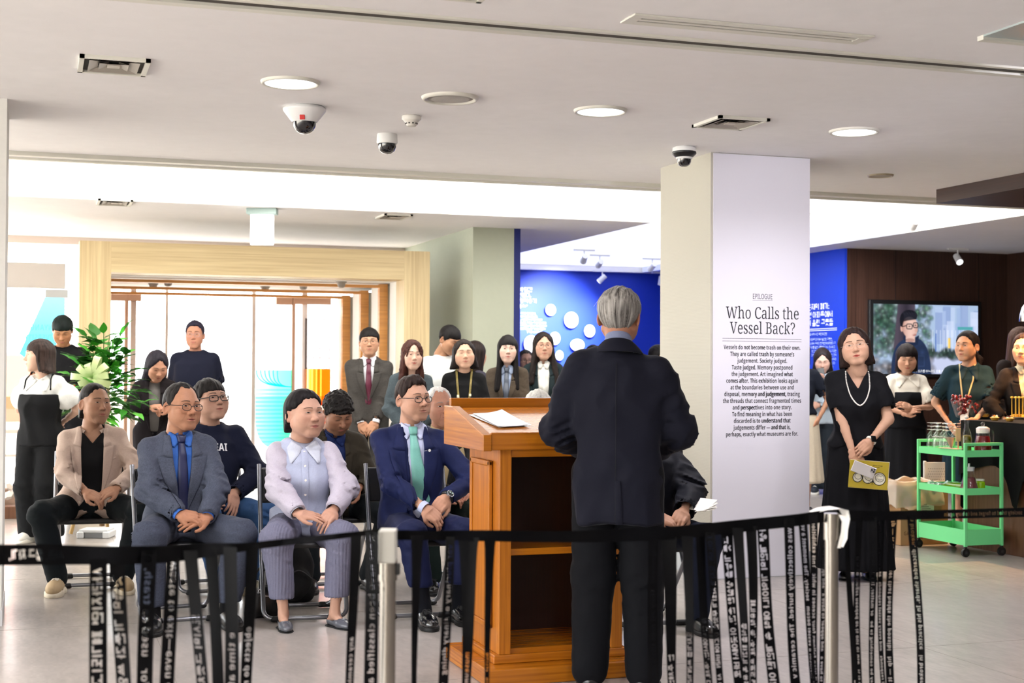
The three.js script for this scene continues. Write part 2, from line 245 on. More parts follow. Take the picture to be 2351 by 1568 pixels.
// the coloured face: skin, lips, eyes, brows; every colour is the thing's own
function faceGeometry(o) {
  const base = headBase(o.kind ?? 'plain', o.h), f = base.userData.f, g = base.clone(), P = g.attributes.position, skin = lin(o.skin ?? '#c99a7c'), lip = lin(o.lip ?? '#b06a60');
  const col = new Float32Array(P.count * 3), seed = o.seed ?? 1;
  for (let i = 0; i < P.count; i++) {
    const x = P.getX(i), y = P.getY(i), z = P.getZ(i), ax = Math.abs(x);
    let c = skin.slice();
    const n = 0.035 * noise(x * 60 + seed, y * 60, z * 60) + 0.03 * noise(x * 200, y * 200 + seed, z * 200), red = z > 0.02 ? 0.5 * Math.exp(-((ax - 0.042) ** 2 + (y + 0.028) ** 2) / 0.0005) + 0.45 * Math.exp(-(x * x + (y + 0.030) ** 2) / 0.00022) : ax > 0.074 ? 0.6 : 0;
    c = [c[0] * (1 + n), c[1] * (1 + n - red * 0.14), c[2] * (1 + n - red * 0.16)];
    if (z > 0.06) {
      const u = clamp((y + 0.0636) / (0.0085 - 0.010 * Math.min(1, ax / 0.025) + (y < -0.0636 ? 0.002 : 0)), -9, 9), inl = ax < 0.0235 ? 1 - sstep(0.7, 1.05, Math.abs(u)) : 0;
      for (let k = 0; k < 3; k++) c[k] = mix(c[k], lip[k], inl * 0.85);
      const sl = ax < 0.022 ? Math.exp(-((y + 0.0636 + 0.0006 * Math.sin(ax * 200)) ** 2) / 0.0000022) : 0; for (let k = 0; k < 3; k++) c[k] *= 1 - 0.55 * sl;
      if (o.beard) { const b = o.beard * (sstep(-0.05, -0.075, y) * (1 - inl) * (0.6 + 0.4 * sstep(0.012, 0.03, ax) + 0.3) + (Math.abs(y + 0.050) < 0.008 && ax < 0.026 ? 0.9 : 0) * (1 - inl)); for (let k = 0; k < 3; k++) c[k] *= 1 - clamp(b, 0, 0.8) * 0.6; }
    }
    if (o.wrinkle && z > 0) { const w = o.wrinkle * (Math.exp(-((ax - 0.030 - 0.35 * (-0.035 - y)) ** 2) / 0.000006) * (y < -0.03 && y > -0.07 ? 1 : 0) + 0.6 * (y > 0.035 && y < 0.068 ? Math.pow(0.5 + 0.5 * Math.sin(y * 750 + 6 * noise(x * 30, 1, 2)), 4) : 0) + 0.5 * Math.exp(-((y + 0.019 + (ax - 0.03) ** 2 * 8) ** 2) / 0.000008) * (ax > 0.015 && ax < 0.05 ? 1 : 0)); for (let k = 0; k < 3; k++) c[k] *= 1 - 0.22 * w; }
    col.set(c, 3 * i);
  }
  g.setAttribute('color', new THREE.BufferAttribute(col, 3));
  const out = [g], fr = { o: V(0, 0, 0), r: V(1, 0, 0), u: V(0, 1, 0), f: V(0, 0, 1) };
  // eyes: almond sheets with white, iris, pupil and lash line
  const open = o.eye ?? 1, look = o.look ?? 0;
  for (const s of [1, -1]) {
    const n = 26, m = 11, A = [], B = [];
    for (let i = 0; i <= n; i++) { const t = i / n, x = mix(0.0175, 0.0455, t), arc = Math.pow(Math.sin(PI * Math.pow(t, 0.85)), 0.75), tilt = 0.0022 * t; A.push([s * x, 0.0022 + tilt - arc * 0.0036 * open]); B.push([s * x, 0.0022 + tilt + arc * (0.0044 * open + 0.0012)]); }
    const e = sheet(f, fr, A, B, n, m, 0.0007, 0.0003), ep = e.attributes.position, ec = [];
    for (let i = 0; i <= n; i++) for (let j = 0; j <= m; j++) {
      const q = (i * (m + 1) + j) * 3, x = ep.array[q] - s * 0.0315 - look * 0.004, y = ep.array[q + 1] - 0.0028, r = Math.hypot(x, y), v = j / m;
      let c = [0.55, 0.50, 0.46]; if (r < 0.0066) c = r < 0.003 ? [0.008, 0.006, 0.006] : [0.035, 0.02, 0.012];
      const lash = Math.max(sstep(0.70, 0.8, v), sstep(0.95, 1, 1 - v) * 0.5, open < 0.45 ? 0.9 : 0); for (let k = 0; k < 3; k++) c[k] = mix(c[k], [0.022, 0.015, 0.013][k], lash); ec.push(...c);
    }
    e.setAttribute('color', new THREE.Float32BufferAttribute(ec, 3)); out.push(e);
    const bc = lin(o.brow ?? '#1d1714'), bw = o.browWidth ?? 1, bA = [], bB = [];
    for (let i = 0; i <= 12; i++) { const t = i / 12, x = mix(0.013, 0.052, t), y = 0.0262 + 0.0028 * Math.sin(PI * t) - 0.0022 * t * t + (o.browUp ?? 0), th = 0.0031 * bw * (1 - 0.75 * Math.pow(t, 2.2)); bA.push([s * x, y - th]); bB.push([s * x, y + th]); }
    const br = sheet(f, fr, bA, bB, 20, 4, 0.0016, 0.0012); out.push(paint(br, bc.map((c, k) => mix(c, skin[k], o.browSoft ?? 0.25))));
  }
  return merge(out);
}
// warp of the whole head: width, jaw, length
function headWarp(g, o) {
  const w = o.wide ?? 1, j = o.jaw ?? 1, l = o.long ?? 1, P = g.attributes.position;
  for (let i = 0; i < P.count; i++) { const x = P.getX(i), y = P.getY(i), z = P.getZ(i), k = sstep(-0.01, -0.09, y) * sstep(-0.04, 0.03, z); P.setXYZ(i, x * w * mix(1, j, k), y < 0 && y > -0.125 ? y * mix(1, l, sstep(-0.02, 0.04, z)) : y, z); }
  g.computeVertexNormals(); return g;
}
// ---------------------------------------------------------------- hair
const hairLine = (P) => (phi) => { const a = phi * 180 / PI; for (let i = 1; i < P.length; i++) if (a <= P[i][0]) { const t = (a - P[i - 1][0]) / (P[i][0] - P[i - 1][0]); return mix(P[i - 1][1], P[i][1], t * t * (3 - 2 * t)); } return P[P.length - 1][1]; };
const LINES = {
  short: [[0, 0.078], [30, 0.074], [48, 0.055], [62, 0.022], [80, -0.012], [93, -0.004], [102, 0.022], [118, 0.010], [135, -0.035], [180, -0.062]],
  nape: [[0, 0.078], [30, 0.074], [48, 0.055], [62, 0.022], [80, -0.012], [90, -0.004], [98, 0.020], [112, -0.010], [126, -0.060], [145, -0.088], [180, -0.094]],
  receding: [[0, 0.088], [18, 0.090], [38, 0.098], [52, 0.058], [66, 0.022], [80, -0.012], [93, -0.004], [102, 0.022], [118, 0.010], [135, -0.035], [180, -0.060]],
  fringe: [[0, 0.042], [30, 0.036], [50, 0.034], [64, 0.015], [80, -0.012], [93, -0.004], [102, 0.022], [118, 0.010], [135, -0.035], [180, -0.062]],
  bob: [[0, 0.080], [24, 0.070], [40, 0.038], [54, -0.02], [66, -0.085], [80, -0.115], [120, -0.118], [180, -0.115]],
  bobBangs: [[0, 0.030], [38, 0.026], [50, 0.0], [60, -0.08], [75, -0.12], [120, -0.13], [180, -0.125]],
  long: [[0, 0.084], [14, 0.074], [30, 0.044], [46, 0.0], [56, -0.07], [66, -0.2], [180, -0.24]],
  longBangs: [[0, 0.028], [34, 0.024], [44, 0.0], [54, -0.08], [64, -0.2], [180, -0.24]],
  tied: [[0, 0.078], [30, 0.066], [48, 0.040], [62, 0.0], [72, -0.03], [84, 0.016], [110, 0.004], [135, -0.035], [180, -0.055]],
  ear: [[0, 0.076], [28, 0.070], [44, 0.050], [60, 0.028], [80, 0.022], [98, 0.012], [106, -0.05], [125, -0.088], [180, -0.092]],
};
function hairField(o) {
  const line = hairLine(LINES[o.style]), th = o.thick ?? 0.012, top = o.top ?? 0.012, amp = o.amp ?? 0.0025, seed = o.seed ?? 1, part = o.part ?? 0.3, front = o.front ?? 0, fl = o.flare ?? 0;
  const longish = ['bob', 'bobBangs', 'long', 'longBangs', 'ear'].includes(o.style), C = [0, 0.030, -0.012], bottom = { bob: -0.135, bobBangs: -0.145, long: -0.26, longBangs: -0.26, ear: -0.10 }[o.style];
  const side = o.side ?? (longish && o.style !== 'ear' ? Math.max(th, 0.0205) : th), taper = ['short', 'receding', 'tied', 'ear', 'bob', 'long'].includes(o.style) ? 1 : 0.35;
  const locks = (o.locks ?? []).map((l) => rc(l[0], l[1], l[2], l[3]));
  return (x, y, z) => {
    const X = x - C[0], Y = y - C[1], Z = z - C[2], up = sstep(-0.2, 0.8, Y / 0.09), fz = sstep(0.0, 0.09, Z) * up;
    const rx = 0.0745 + mix(side, th, up) , ry = 0.086 + top + fz * front, rz = 0.094 + th + fz * front * 0.6;
    let d;
    if (longish && Y < 0) { const q = clamp(-Y / 0.12, 0, 1.8), fx = rx + fl * q * q - 0.004 * q, zz = Z + 0.012 * q; const k = Math.sqrt((X / fx) ** 2 + (zz / (rz * (1 - 0.10 * q))) ** 2); d = (k - 1) * fx; }
    else { const k = Math.sqrt((X / rx) ** 2 + (Y / ry) ** 2 + (Z / rz) ** 2), k2 = Math.sqrt((X / rx / rx) ** 2 + (Y / ry / ry) ** 2 + (Z / rz / rz) ** 2) || 1e-6; d = k * (k - 1) / k2; }
    const phi = Math.atan2(Math.abs(x), z + 0.004), az = Math.atan2(x, z + 0.004);
    const flow = o.curl ? noise(x * 75 + seed, y * 75, z * 75) * 0.9 + noise(x * 150, y * 150 + seed, z * 150) * 0.5 : mix(noise(az * 11 + seed, y * 9, 3), noise((x - part * 0.05) * 110 + z * 25, seed, y * 8), up * 0.8) + 0.45 * noise(az * 27, y * 14, seed + x * 60 * up);
    d -= amp * flow;
    { const q = y - line(phi); if (phi < 1.75 || !longish) d += taper * 0.0065 * (1 - sstep(0.0, 0.038, q)); }
    const edge = 0.0035 * noise(az * 40, seed, 1) + 0.004 * noise(az * 14, seed, 7);
    d = smax(d, (line(phi) + edge - y) * 0.75, longish ? 0.010 : 0.012);
    if (bottom) d = smax(d, bottom + 0.008 * noise(az * 16, seed, 4) - y, 0.012);
    if (longish && y < 0.0) { const inn = (z - mix(0.055, 0.028, sstep(0.0, -0.09, y)) - (o.fwd ?? 0)) ; d = smax(d, inn * 0.9, 0.012); }
    for (const l of locks) d = smin(d, l(x, y, z) - amp * 1.2 * (noise(x * 85, y * 12 + seed, z * 85) + 0.5 * noise(x * 180, y * 16, z * 180)), 0.014);
    return d;
  };
}
function hairGeometry(o) {
  const f = hairField(o), c0 = lin(o.color ?? '#17120f'), c1 = lin(o.color2 ?? o.color ?? '#2a201a'), low = { long: -0.28, longBangs: -0.28, bob: -0.16, bobBangs: -0.17, ear: -0.13 }[o.style] ?? -0.115;
  let lo = [-0.135, low, -0.15], hi = [0.135, 0.175, 0.135]; for (const l of o.locks ?? []) for (const q of [l[0], l[1]]) for (let i = 0; i < 3; i++) { lo[i] = Math.min(lo[i], q[i] - 0.06); hi[i] = Math.max(hi[i], q[i] + 0.06); }
  const g = surf(f, lo, hi, o.h ?? 0.0034, (x, y, z) => { const az = Math.atan2(x, z), n = 0.5 + 0.5 * noise(az * 30 + x * 90 * sstep(0.05, 0.12, y), y * 12, z * 40 * sstep(0.05, 0.12, y)) + 0.25 * noise(az * 80, y * 20, 2); const t = clamp(n, 0, 1); return [mix(c0[0], c1[0], t), mix(c0[1], c1[1], t), mix(c0[2], c1[2], t)]; }, 4);
  return g;
}
// ---------------------------------------------------------------- hands (right hand: wrist at the origin, fingers along +y, back of the hand +z, thumb at +x)
const HANDPOSE = {
  relax: { c: [0.30, 0.40, 0.30], spread: 0.05, thumb: 0.3 }, clasp: { c: [0.50, 0.75, 0.45], spread: 0.03, thumb: 0.5 }, flat: { c: [0.12, 0.18, 0.12], spread: 0.07, thumb: 0.15 },
  grip: { c: [0.95, 1.15, 0.6], spread: 0.01, thumb: 0.8 }, fist: { c: [1.2, 1.4, 0.7], spread: 0, thumb: 0.9 },
};
const handGeo = {};
function handBase(pose, h = 0.0040) {
  return handGeo[pose + h] ??= (() => {
    const P = HANDPOSE[pose], parts = [], base = [[-0.0300, 0.080, 0.0082, 0.060], [-0.0105, 0.088, 0.0090, 0.074], [0.0100, 0.089, 0.0093, 0.080], [0.0295, 0.084, 0.0090, 0.071]];
    const palm = ell([0, 0.048, 0], [0.0405, 0.056, 0.0145]);
    parts.push([palm, 0.012], [rc([-0.029, 0.03, -0.002], [-0.030, 0.078, 0], 0.0115, 0.0095), 0.012], [rc([0.026, 0.028, -0.006], [0.029, 0.080, 0], 0.014, 0.0100), 0.012]);
    parts.push([(x, y, z) => { return (Math.hypot(x / 0.0265, z / 0.0200) - 1) * 0.0200 + Math.max(0, -0.022 - y) + Math.max(0, y - 0.03); }, 0.02]);
    const fing = [];
    base.forEach(([x, y, r, L], i) => {
      let p = [x, y, 0], a = 0; const sp = (i - 1.5) * P.spread, ls = [0.46, 0.31, 0.24], f = [];
      for (let k = 0; k < 3; k++) { a += P.c[k] * (1 + 0.12 * (1.5 - i) * (pose === 'flat' ? 0.5 : 1)); const q = [p[0] + L * ls[k] * Math.sin(sp) * Math.cos(a), p[1] + L * ls[k] * Math.cos(a), p[2] - L * ls[k] * Math.sin(a)]; f.push(rc(p, q, r * (1 - 0.10 * k), r * (0.93 - 0.10 * k))); p = q; }
      fing.push(uni(f, 0.003));
    });
    const th = P.thumb, t0 = [0.030, 0.018, -0.006], t1 = [0.052 - 0.006 * th, 0.048, -0.012 - 0.014 * th], t2 = [0.060 - 0.024 * th, 0.074, -0.016 - 0.022 * th], t3 = [0.062 - 0.042 * th, 0.094, -0.017 - 0.022 * th];
    const thumb = uni([rc(t0, t1, 0.0145, 0.0115), rc(t1, t2, 0.0108, 0.0098), rc(t2, t3, 0.0098, 0.0082)], 0.004);
    const f = (x, y, z) => { let d = parts[0][0](x, y, z); for (let i = 1; i < parts.length; i++) d = smin(d, parts[i][0](x, y, z), parts[i][1]); for (const g of fing) d = smin(d, g(x, y, z), 0.0045); d = smin(d, thumb(x, y, z), 0.010); const t = y > 0.03 && z > 0.004 ? 0.0006 * Math.cos(x * 320) : 0; return d + t; };
    return surf(f, [-0.062, -0.075, -0.095], [0.08, 0.19, 0.03], h);
  })();
}
function handGeometry(pose, side, wrist, dir, back, skin, sc = 1, h) {
  const g = handBase(pose, h).clone(), y = V(...dir).normalize(), z0 = V(...back), z = z0.addScaledVector(y, -z0.dot(y)).normalize(), x = y.clone().cross(z);
  if (side === 'L') { g.scale(-1, 1, 1); const I = g.index.array; for (let i = 0; i < I.length; i += 3) { const t = I[i]; I[i] = I[i + 1]; I[i + 1] = t; } }
  g.scale(sc, sc, sc); g.applyMatrix4(new THREE.Matrix4().makeBasis(x, y, z)); g.translate(...wrist); g.computeVertexNormals();
  const rgb = lin(skin), n = g.attributes.position.count, c = new Float32Array(n * 3); for (let i = 0; i < n; i++) { const P = g.attributes.position, k = 1 + 0.05 * noise(P.getX(i) * 90, P.getY(i) * 90, P.getZ(i) * 90); c[3 * i] = rgb[0] * k; c[3 * i + 1] = rgb[1] * k * 0.95; c[3 * i + 2] = rgb[2] * k * 0.93; } g.setAttribute('color', new THREE.BufferAttribute(c, 3));
  return g;
}
// ---------------------------------------------------------------- skeleton
function ik(a, c, l1, l2, pole) {
  const A = V(...a), C = V(...c), d = C.clone().sub(A); let L = d.length(); const mx = (l1 + l2) * 0.998; if (L > mx) { d.multiplyScalar(mx / L); L = mx; }
  const n = d.clone().normalize(), q = clamp((l1 * l1 - l2 * l2 + L * L) / (2 * L), -l1, l1), h = Math.sqrt(Math.max(0, l1 * l1 - q * q)), p = V(...pole), w = p.addScaledVector(n, -p.dot(n)).normalize();
  return [A.clone().addScaledVector(n, q).addScaledVector(w, h).toArray(), A.clone().add(d).toArray()];
}
function skeleton(o) {
  const fem = o.sex === 'f', lean = deg(o.lean ?? (o.sit ? -4 : 0)), tilt = deg(o.tilt ?? 0), top = o.top - ((o.hs ?? 1.06) - 1) * 0.12, hipY = o.sit ? 0.50 : null;
  const k = 0.515 * Math.cos(lean), s = o.s ?? (o.sit ? (top - 0.275 - hipY) / k : (top - 0.275) / (0.93 + k)), ts = s * 0.945, leg = o.sit ? (o.leg ?? (fem ? 0.95 : 1)) : s;
  const h0 = [0, o.sit ? hipY : 0.93 * s, o.sit ? 0 : (o.hipZ ?? 0)];
  const u = V(Math.sin(tilt), Math.cos(lean) * Math.cos(tilt), Math.sin(lean)).normalize(), tw = deg(o.twist ?? 0), r0 = V(Math.cos(tw), 0, -Math.sin(tw)), r = r0.addScaledVector(u, -r0.dot(u)).normalize(), f = r.clone().cross(u);
  const fr = { o: V(...h0), u, r, f, s: ts }, P = (a, t, b = 0) => fr.o.clone().addScaledVector(r, a).addScaledVector(u, t).addScaledVector(f, b).toArray();
  const sw = (o.shoulders ?? (fem ? 0.134 : 0.160)) * (0.5 + 0.5 * s), neck = P(0, 0.545 * ts, 0.004), hd = o.head ?? {}, he = new THREE.Euler(deg(-(hd.pitch ?? 0)), deg(hd.yaw ?? 0), deg(hd.roll ?? 0), 'YXZ');
  const hq = new THREE.Quaternion().setFromEuler(he), fwd = V(0, 0, 1).applyAxisAngle(V(0, 1, 0), deg((hd.yaw ?? 0) * 0.3));
  const pivot = V(...neck).add(V(0, 0.078, 0)).addScaledVector(fwd, 0.012 + (hd.fwd ?? 0)), headO = pivot.clone().add(V(0, 0.075, 0.016).applyQuaternion(hq));
  const sh = { R: P(-sw, (0.466 + (o.shrug ?? 0)) * ts, -0.006), L: P(sw, (0.466 + (o.shrug ?? 0)) * ts, -0.006) }, hw = fem ? 0.085 : 0.09, J = { fr, P, s: ts, neck, headO, hq, sh, h0, leg, sw, el: {}, wr: {}, kn: {}, an: {}, hip: {}, up: {}, handDir: {}, handBack: {} };
  const arms = o.arms ?? {};
  for (const S of ['R', 'L']) {
    const sg = S === 'R' ? -1 : 1, a = arms[S] ?? {}; let w = a.w ?? [sg * (sw + 0.07), h0[1] - 0.06, 0.06]; if (a.rel) w = P(...a.rel);
    const [e, we] = ik(sh[S], w, 0.285 * s, 0.250 * s, a.pole ?? [sg * 0.7, -0.4, -0.6]); J.el[S] = e; J.wr[S] = we;
    const fd = V(...we).sub(V(...e)).normalize(); J.handDir[S] = a.dir ?? fd.toArray(); J.handBack[S] = a.back ?? V(sg * 0.9, 0, 0.4).toArray();
    J.hip[S] = P(sg * hw, -0.01); const L = o.legs?.[S] ?? {};
    const ank = L.a ?? (o.sit ? [sg * 0.13, 0.085, 0.42] : [sg * (fem ? 0.075 : 0.10), 0.085, -0.01]); const kp = L.pole ?? (o.sit ? [sg * 0.25, 1, 0.6] : [sg * 0.1, 0, 1]);
    const [kn, an] = ik(J.hip[S], ank, 0.425 * leg, 0.405 * leg, kp); J.kn[S] = kn; J.an[S] = an; J.toe ??= {}; J.toe[S] = deg(L.toe ?? sg * 8) ; J.footPitch ??= {}; J.footPitch[S] = deg(L.pitch ?? 0);
  }
  return J;
}
// torso: ellipses up the spine, profile rows [t, half width, half depth in front, half depth behind]
function torso(J, rows, add = 0, sq = 2.4) {
  const { o, u, r, f, s } = J.fr, R = rows.map((q) => [q[0] * s, q[1] * (0.55 + 0.45 * s) + add, q[2] + add, q[3] + add, q[4] ?? 0]), t0 = R[0][0], t1 = R[R.length - 1][0];
  return (x, y, z) => {
    const X = x - o.x, Y = y - o.y, Z = z - o.z, a = X * r.x + Y * r.y + Z * r.z, t = X * u.x + Y * u.y + Z * u.z, b0 = X * f.x + Y * f.y + Z * f.z;
    let i = 1; while (i < R.length - 1 && t > R[i][0]) i++;
    const p = R[i - 1], q = R[i], w = clamp((t - p[0]) / (q[0] - p[0]), 0, 1), v = w * w * (3 - 2 * w), rx = mix(p[1], q[1], v), b = b0 - mix(p[4], q[4], v), rz = b > 0 ? mix(p[2], q[2], v) : mix(p[3], q[3], v);
    const A = Math.abs(a) / rx, Bq = Math.abs(b) / rz, k = Math.pow(Math.pow(A, sq) + Math.pow(Bq, sq), 1 / sq), l = Math.sqrt(a * a + b * b);
    const d = k < 1e-4 ? -Math.min(rx, rz) : l * (1 - 1 / k) * 0.9; return smax(d, Math.max(t0 - t, t - t1), 0.02);
  };
}
const ROWS = {
  m: [[-0.10, 0.150, 0.105, 0.115], [0.0, 0.163, 0.112, 0.120], [0.14, 0.152, 0.110, 0.098], [0.30, 0.166, 0.122, 0.105], [0.41, 0.160, 0.105, 0.105], [0.50, 0.105, 0.066, 0.085], [0.56, 0.058, 0.052, 0.062]],
  f: [[-0.10, 0.155, 0.100, 0.120], [0.0, 0.165, 0.105, 0.122], [0.15, 0.128, 0.095, 0.090], [0.29, 0.142, 0.125, 0.092], [0.40, 0.138, 0.095, 0.092], [0.49, 0.095, 0.058, 0.078], [0.56, 0.050, 0.047, 0.056]],
};
const grow = (rows, fn) => rows.map((r) => fn(r.slice()));
function shoulderField(J, r0 = 0.050, r1 = 0.056, drop = 0) { return ['R', 'L'].map((S) => rc(J.P((S === 'R' ? -1 : 1) * 0.062, 0.508 * J.s, -0.008), [J.sh[S][0], J.sh[S][1] - drop, J.sh[S][2]], r0, r1)); }
// wrinkled sleeve or trouser leg
function limb(a, b, c, ra, rb, rcc, w = 0.004, seed = 1, bend = 1) {
  const f1 = rc(a, b, ra, rb), f2 = rc(b, c, rb, rcc);
  return (x, y, z) => {
    let d = smin(f1(x, y, z), f2(x, y, z), 0.03);
    if (w && d < 0.035 && d > -0.035) {
      const e = Math.hypot(x - b[0], y - b[1], z - b[2]), k = Math.exp(-e * e / 0.012) * bend + 0.30;
      const ax = (x - a[0]) * 0.6, q = noise(x * 9 + seed, y * 30 + ax * 22, z * 13), n2 = noise(x * 22, y * 58 + z * 26, z * 20 + seed); d -= w * 1.1 * k * ((1 - Math.abs(q) * 2.6) + 0.45 * n2);
    }
    return d;
  };
}
function drapeNoise(f, w, seed, fx = 7, fy = 4) { return (x, y, z) => { const d = f(x, y, z); return d > 0.03 || d < -0.03 ? d : d - w * 1.35 * ((1 - 2.6 * Math.abs(noise(x * fx + y * 3 + seed, y * fy - x * 4, z * fx))) * 0.8 + 0.5 * noise(x * fx * 2.6, y * fy * 2.4 + x * 8, z * fx * 2 + seed)); }; }
const cutBelow = (f, y0, k = 0.006) => (x, y, z) => smax(f(x, y, z), y0 - y, k);
function bodyBox(J, pad = 0.14) {
  const lo = [9, 9, 9], hi = [-9, -9, -9]; for (const q of [J.neck, J.h0, ...['R', 'L'].flatMap((S) => [J.sh[S], J.el[S], J.wr[S], J.kn[S], J.an[S], J.hip[S]])]) for (let i = 0; i < 3; i++) { lo[i] = Math.min(lo[i], q[i] - pad); hi[i] = Math.max(hi[i], q[i] + pad); } return [lo, hi];
}
function boxOf(pts, pad) { const lo = [9, 9, 9], hi = [-9, -9, -9]; for (const q of pts) for (let i = 0; i < 3; i++) { lo[i] = Math.min(lo[i], q[i] - pad); hi[i] = Math.max(hi[i], q[i] + pad); } return [lo, hi]; }
const onLine = (a, b, t) => [mix(a[0], b[0], t), mix(a[1], b[1], t), mix(a[2], b[2], t)];
function footBones(J, S, th) { const a = J.an[S], t = J.toe[S], P = (f, y) => [a[0] + Math.sin(t) * f, a[1] - 0.085 + y, a[2] + Math.cos(t) * f]; return [rc(P(-0.035, 0.035), P(0.0, 0.075), 0.026 * th, 0.031 * th), rc(P(0.0, 0.068), P(0.070, 0.026), 0.029 * th, 0.021 * th), rc(P(0.070, 0.024), P(0.115, 0.018), 0.021 * th, 0.015 * th)]; }
function bodyField(J, o) {
  const th = o.sex === 'f' ? 0.9 : 1, b = o.bulk ?? 1, list = [torso(J, ROWS[o.sex === 'f' ? 'f' : 'm'], -0.012), ...shoulderField(J, 0.038, 0.042)];
  for (const S of ['R', 'L']) { list.push(uni([rc(J.sh[S], J.el[S], 0.046 * th * b, 0.036 * th * b), rc(J.el[S], J.wr[S], 0.037 * th * b, 0.0245 * th)], 0.012)); list.push(uni([rc(J.hip[S], J.kn[S], 0.072 * th, 0.050 * th), rc(J.kn[S], J.an[S], 0.050 * th, 0.032 * th), rc(onLine(J.kn[S], J.an[S], 0.2), onLine(J.kn[S], J.an[S], 0.45), 0.05 * th, 0.043 * th), ...footBones(J, S, th)], 0.015)); }
  const nk = V(...J.headO).add(V(0, -0.09, -0.028).applyQuaternion(J.hq)).toArray(); list.push(rc(J.P(0, 0.49 * J.s, -0.006), nk, 0.058 * th, 0.050 * th));
  return uni(list, 0.02);
}
// a band round the neck (shirt collar, jacket collar): heights given at front and back
function collarBand(J, o) {
  const n = 44, m = 4, pos = [], idx = [], open = deg(o.open ?? 18), rx = o.rx, rz = o.rz, tf = o.front, tb = o.back, h = o.h, hf = o.hf ?? h, sl = o.slope ?? 0.012;
  for (let i = 0; i <= n; i++) { const a = mix(open, 2 * PI - open, i / n), c = 0.5 + 0.5 * Math.cos(a), bz = Math.cos(a), bxx = Math.sin(a);
    for (let j = 0; j <= m; j++) { const v = j / m, t = mix(tb, tf, Math.pow(c, 1.3)) * J.s + v * mix(h, hf, c), k = 1 + (1 - v) * sl / rx + (o.roll ?? 0) * Math.sin(v * PI) / rx; const p = J.P(-bxx * rx * k * -1, t, (o.z ?? 0) + bz * rz * k); pos.push(...p); } }
  for (let i = 0; i < n; i++) for (let j = 0; j < m; j++) { const a = i * (m + 1) + j, b = a + 1, c = a + m + 1, d = c + 1; idx.push(a, c, d, a, d, b); }
  const g = new THREE.BufferGeometry(); g.setAttribute('position', new THREE.Float32BufferAttribute(pos, 3)); g.setIndex(idx); return thicken(finish(g), o.thick ?? 0.004);
}
function thicken(g, t) {
  const p = g.attributes.position, n = g.attributes.normal, N = p.count, pos = new Float32Array(N * 6), I = g.index.array, idx = [], edge = new Map();
  for (let i = 0; i < N; i++) { pos.set([p.getX(i), p.getY(i), p.getZ(i)], 3 * i); pos.set([p.getX(i) - n.getX(i) * t, p.getY(i) - n.getY(i) * t, p.getZ(i) - n.getZ(i) * t], 3 * (i + N)); }
  for (let i = 0; i < I.length; i += 3) { idx.push(I[i], I[i + 1], I[i + 2], I[i] + N, I[i + 2] + N, I[i + 1] + N); for (let k = 0; k < 3; k++) { const a = I[i + k], b = I[i + (k + 1) % 3], key = Math.min(a, b) * 1e6 + Math.max(a, b); if (edge.has(key)) edge.delete(key); else edge.set(key, [a, b]); } }
  for (const [a, b] of edge.values()) idx.push(b, a, a + N, b, a + N, b + N);
  const q = new THREE.BufferGeometry(); q.setAttribute('position', new THREE.BufferAttribute(pos, 3)); q.setIndex(idx); return finish(q);
}
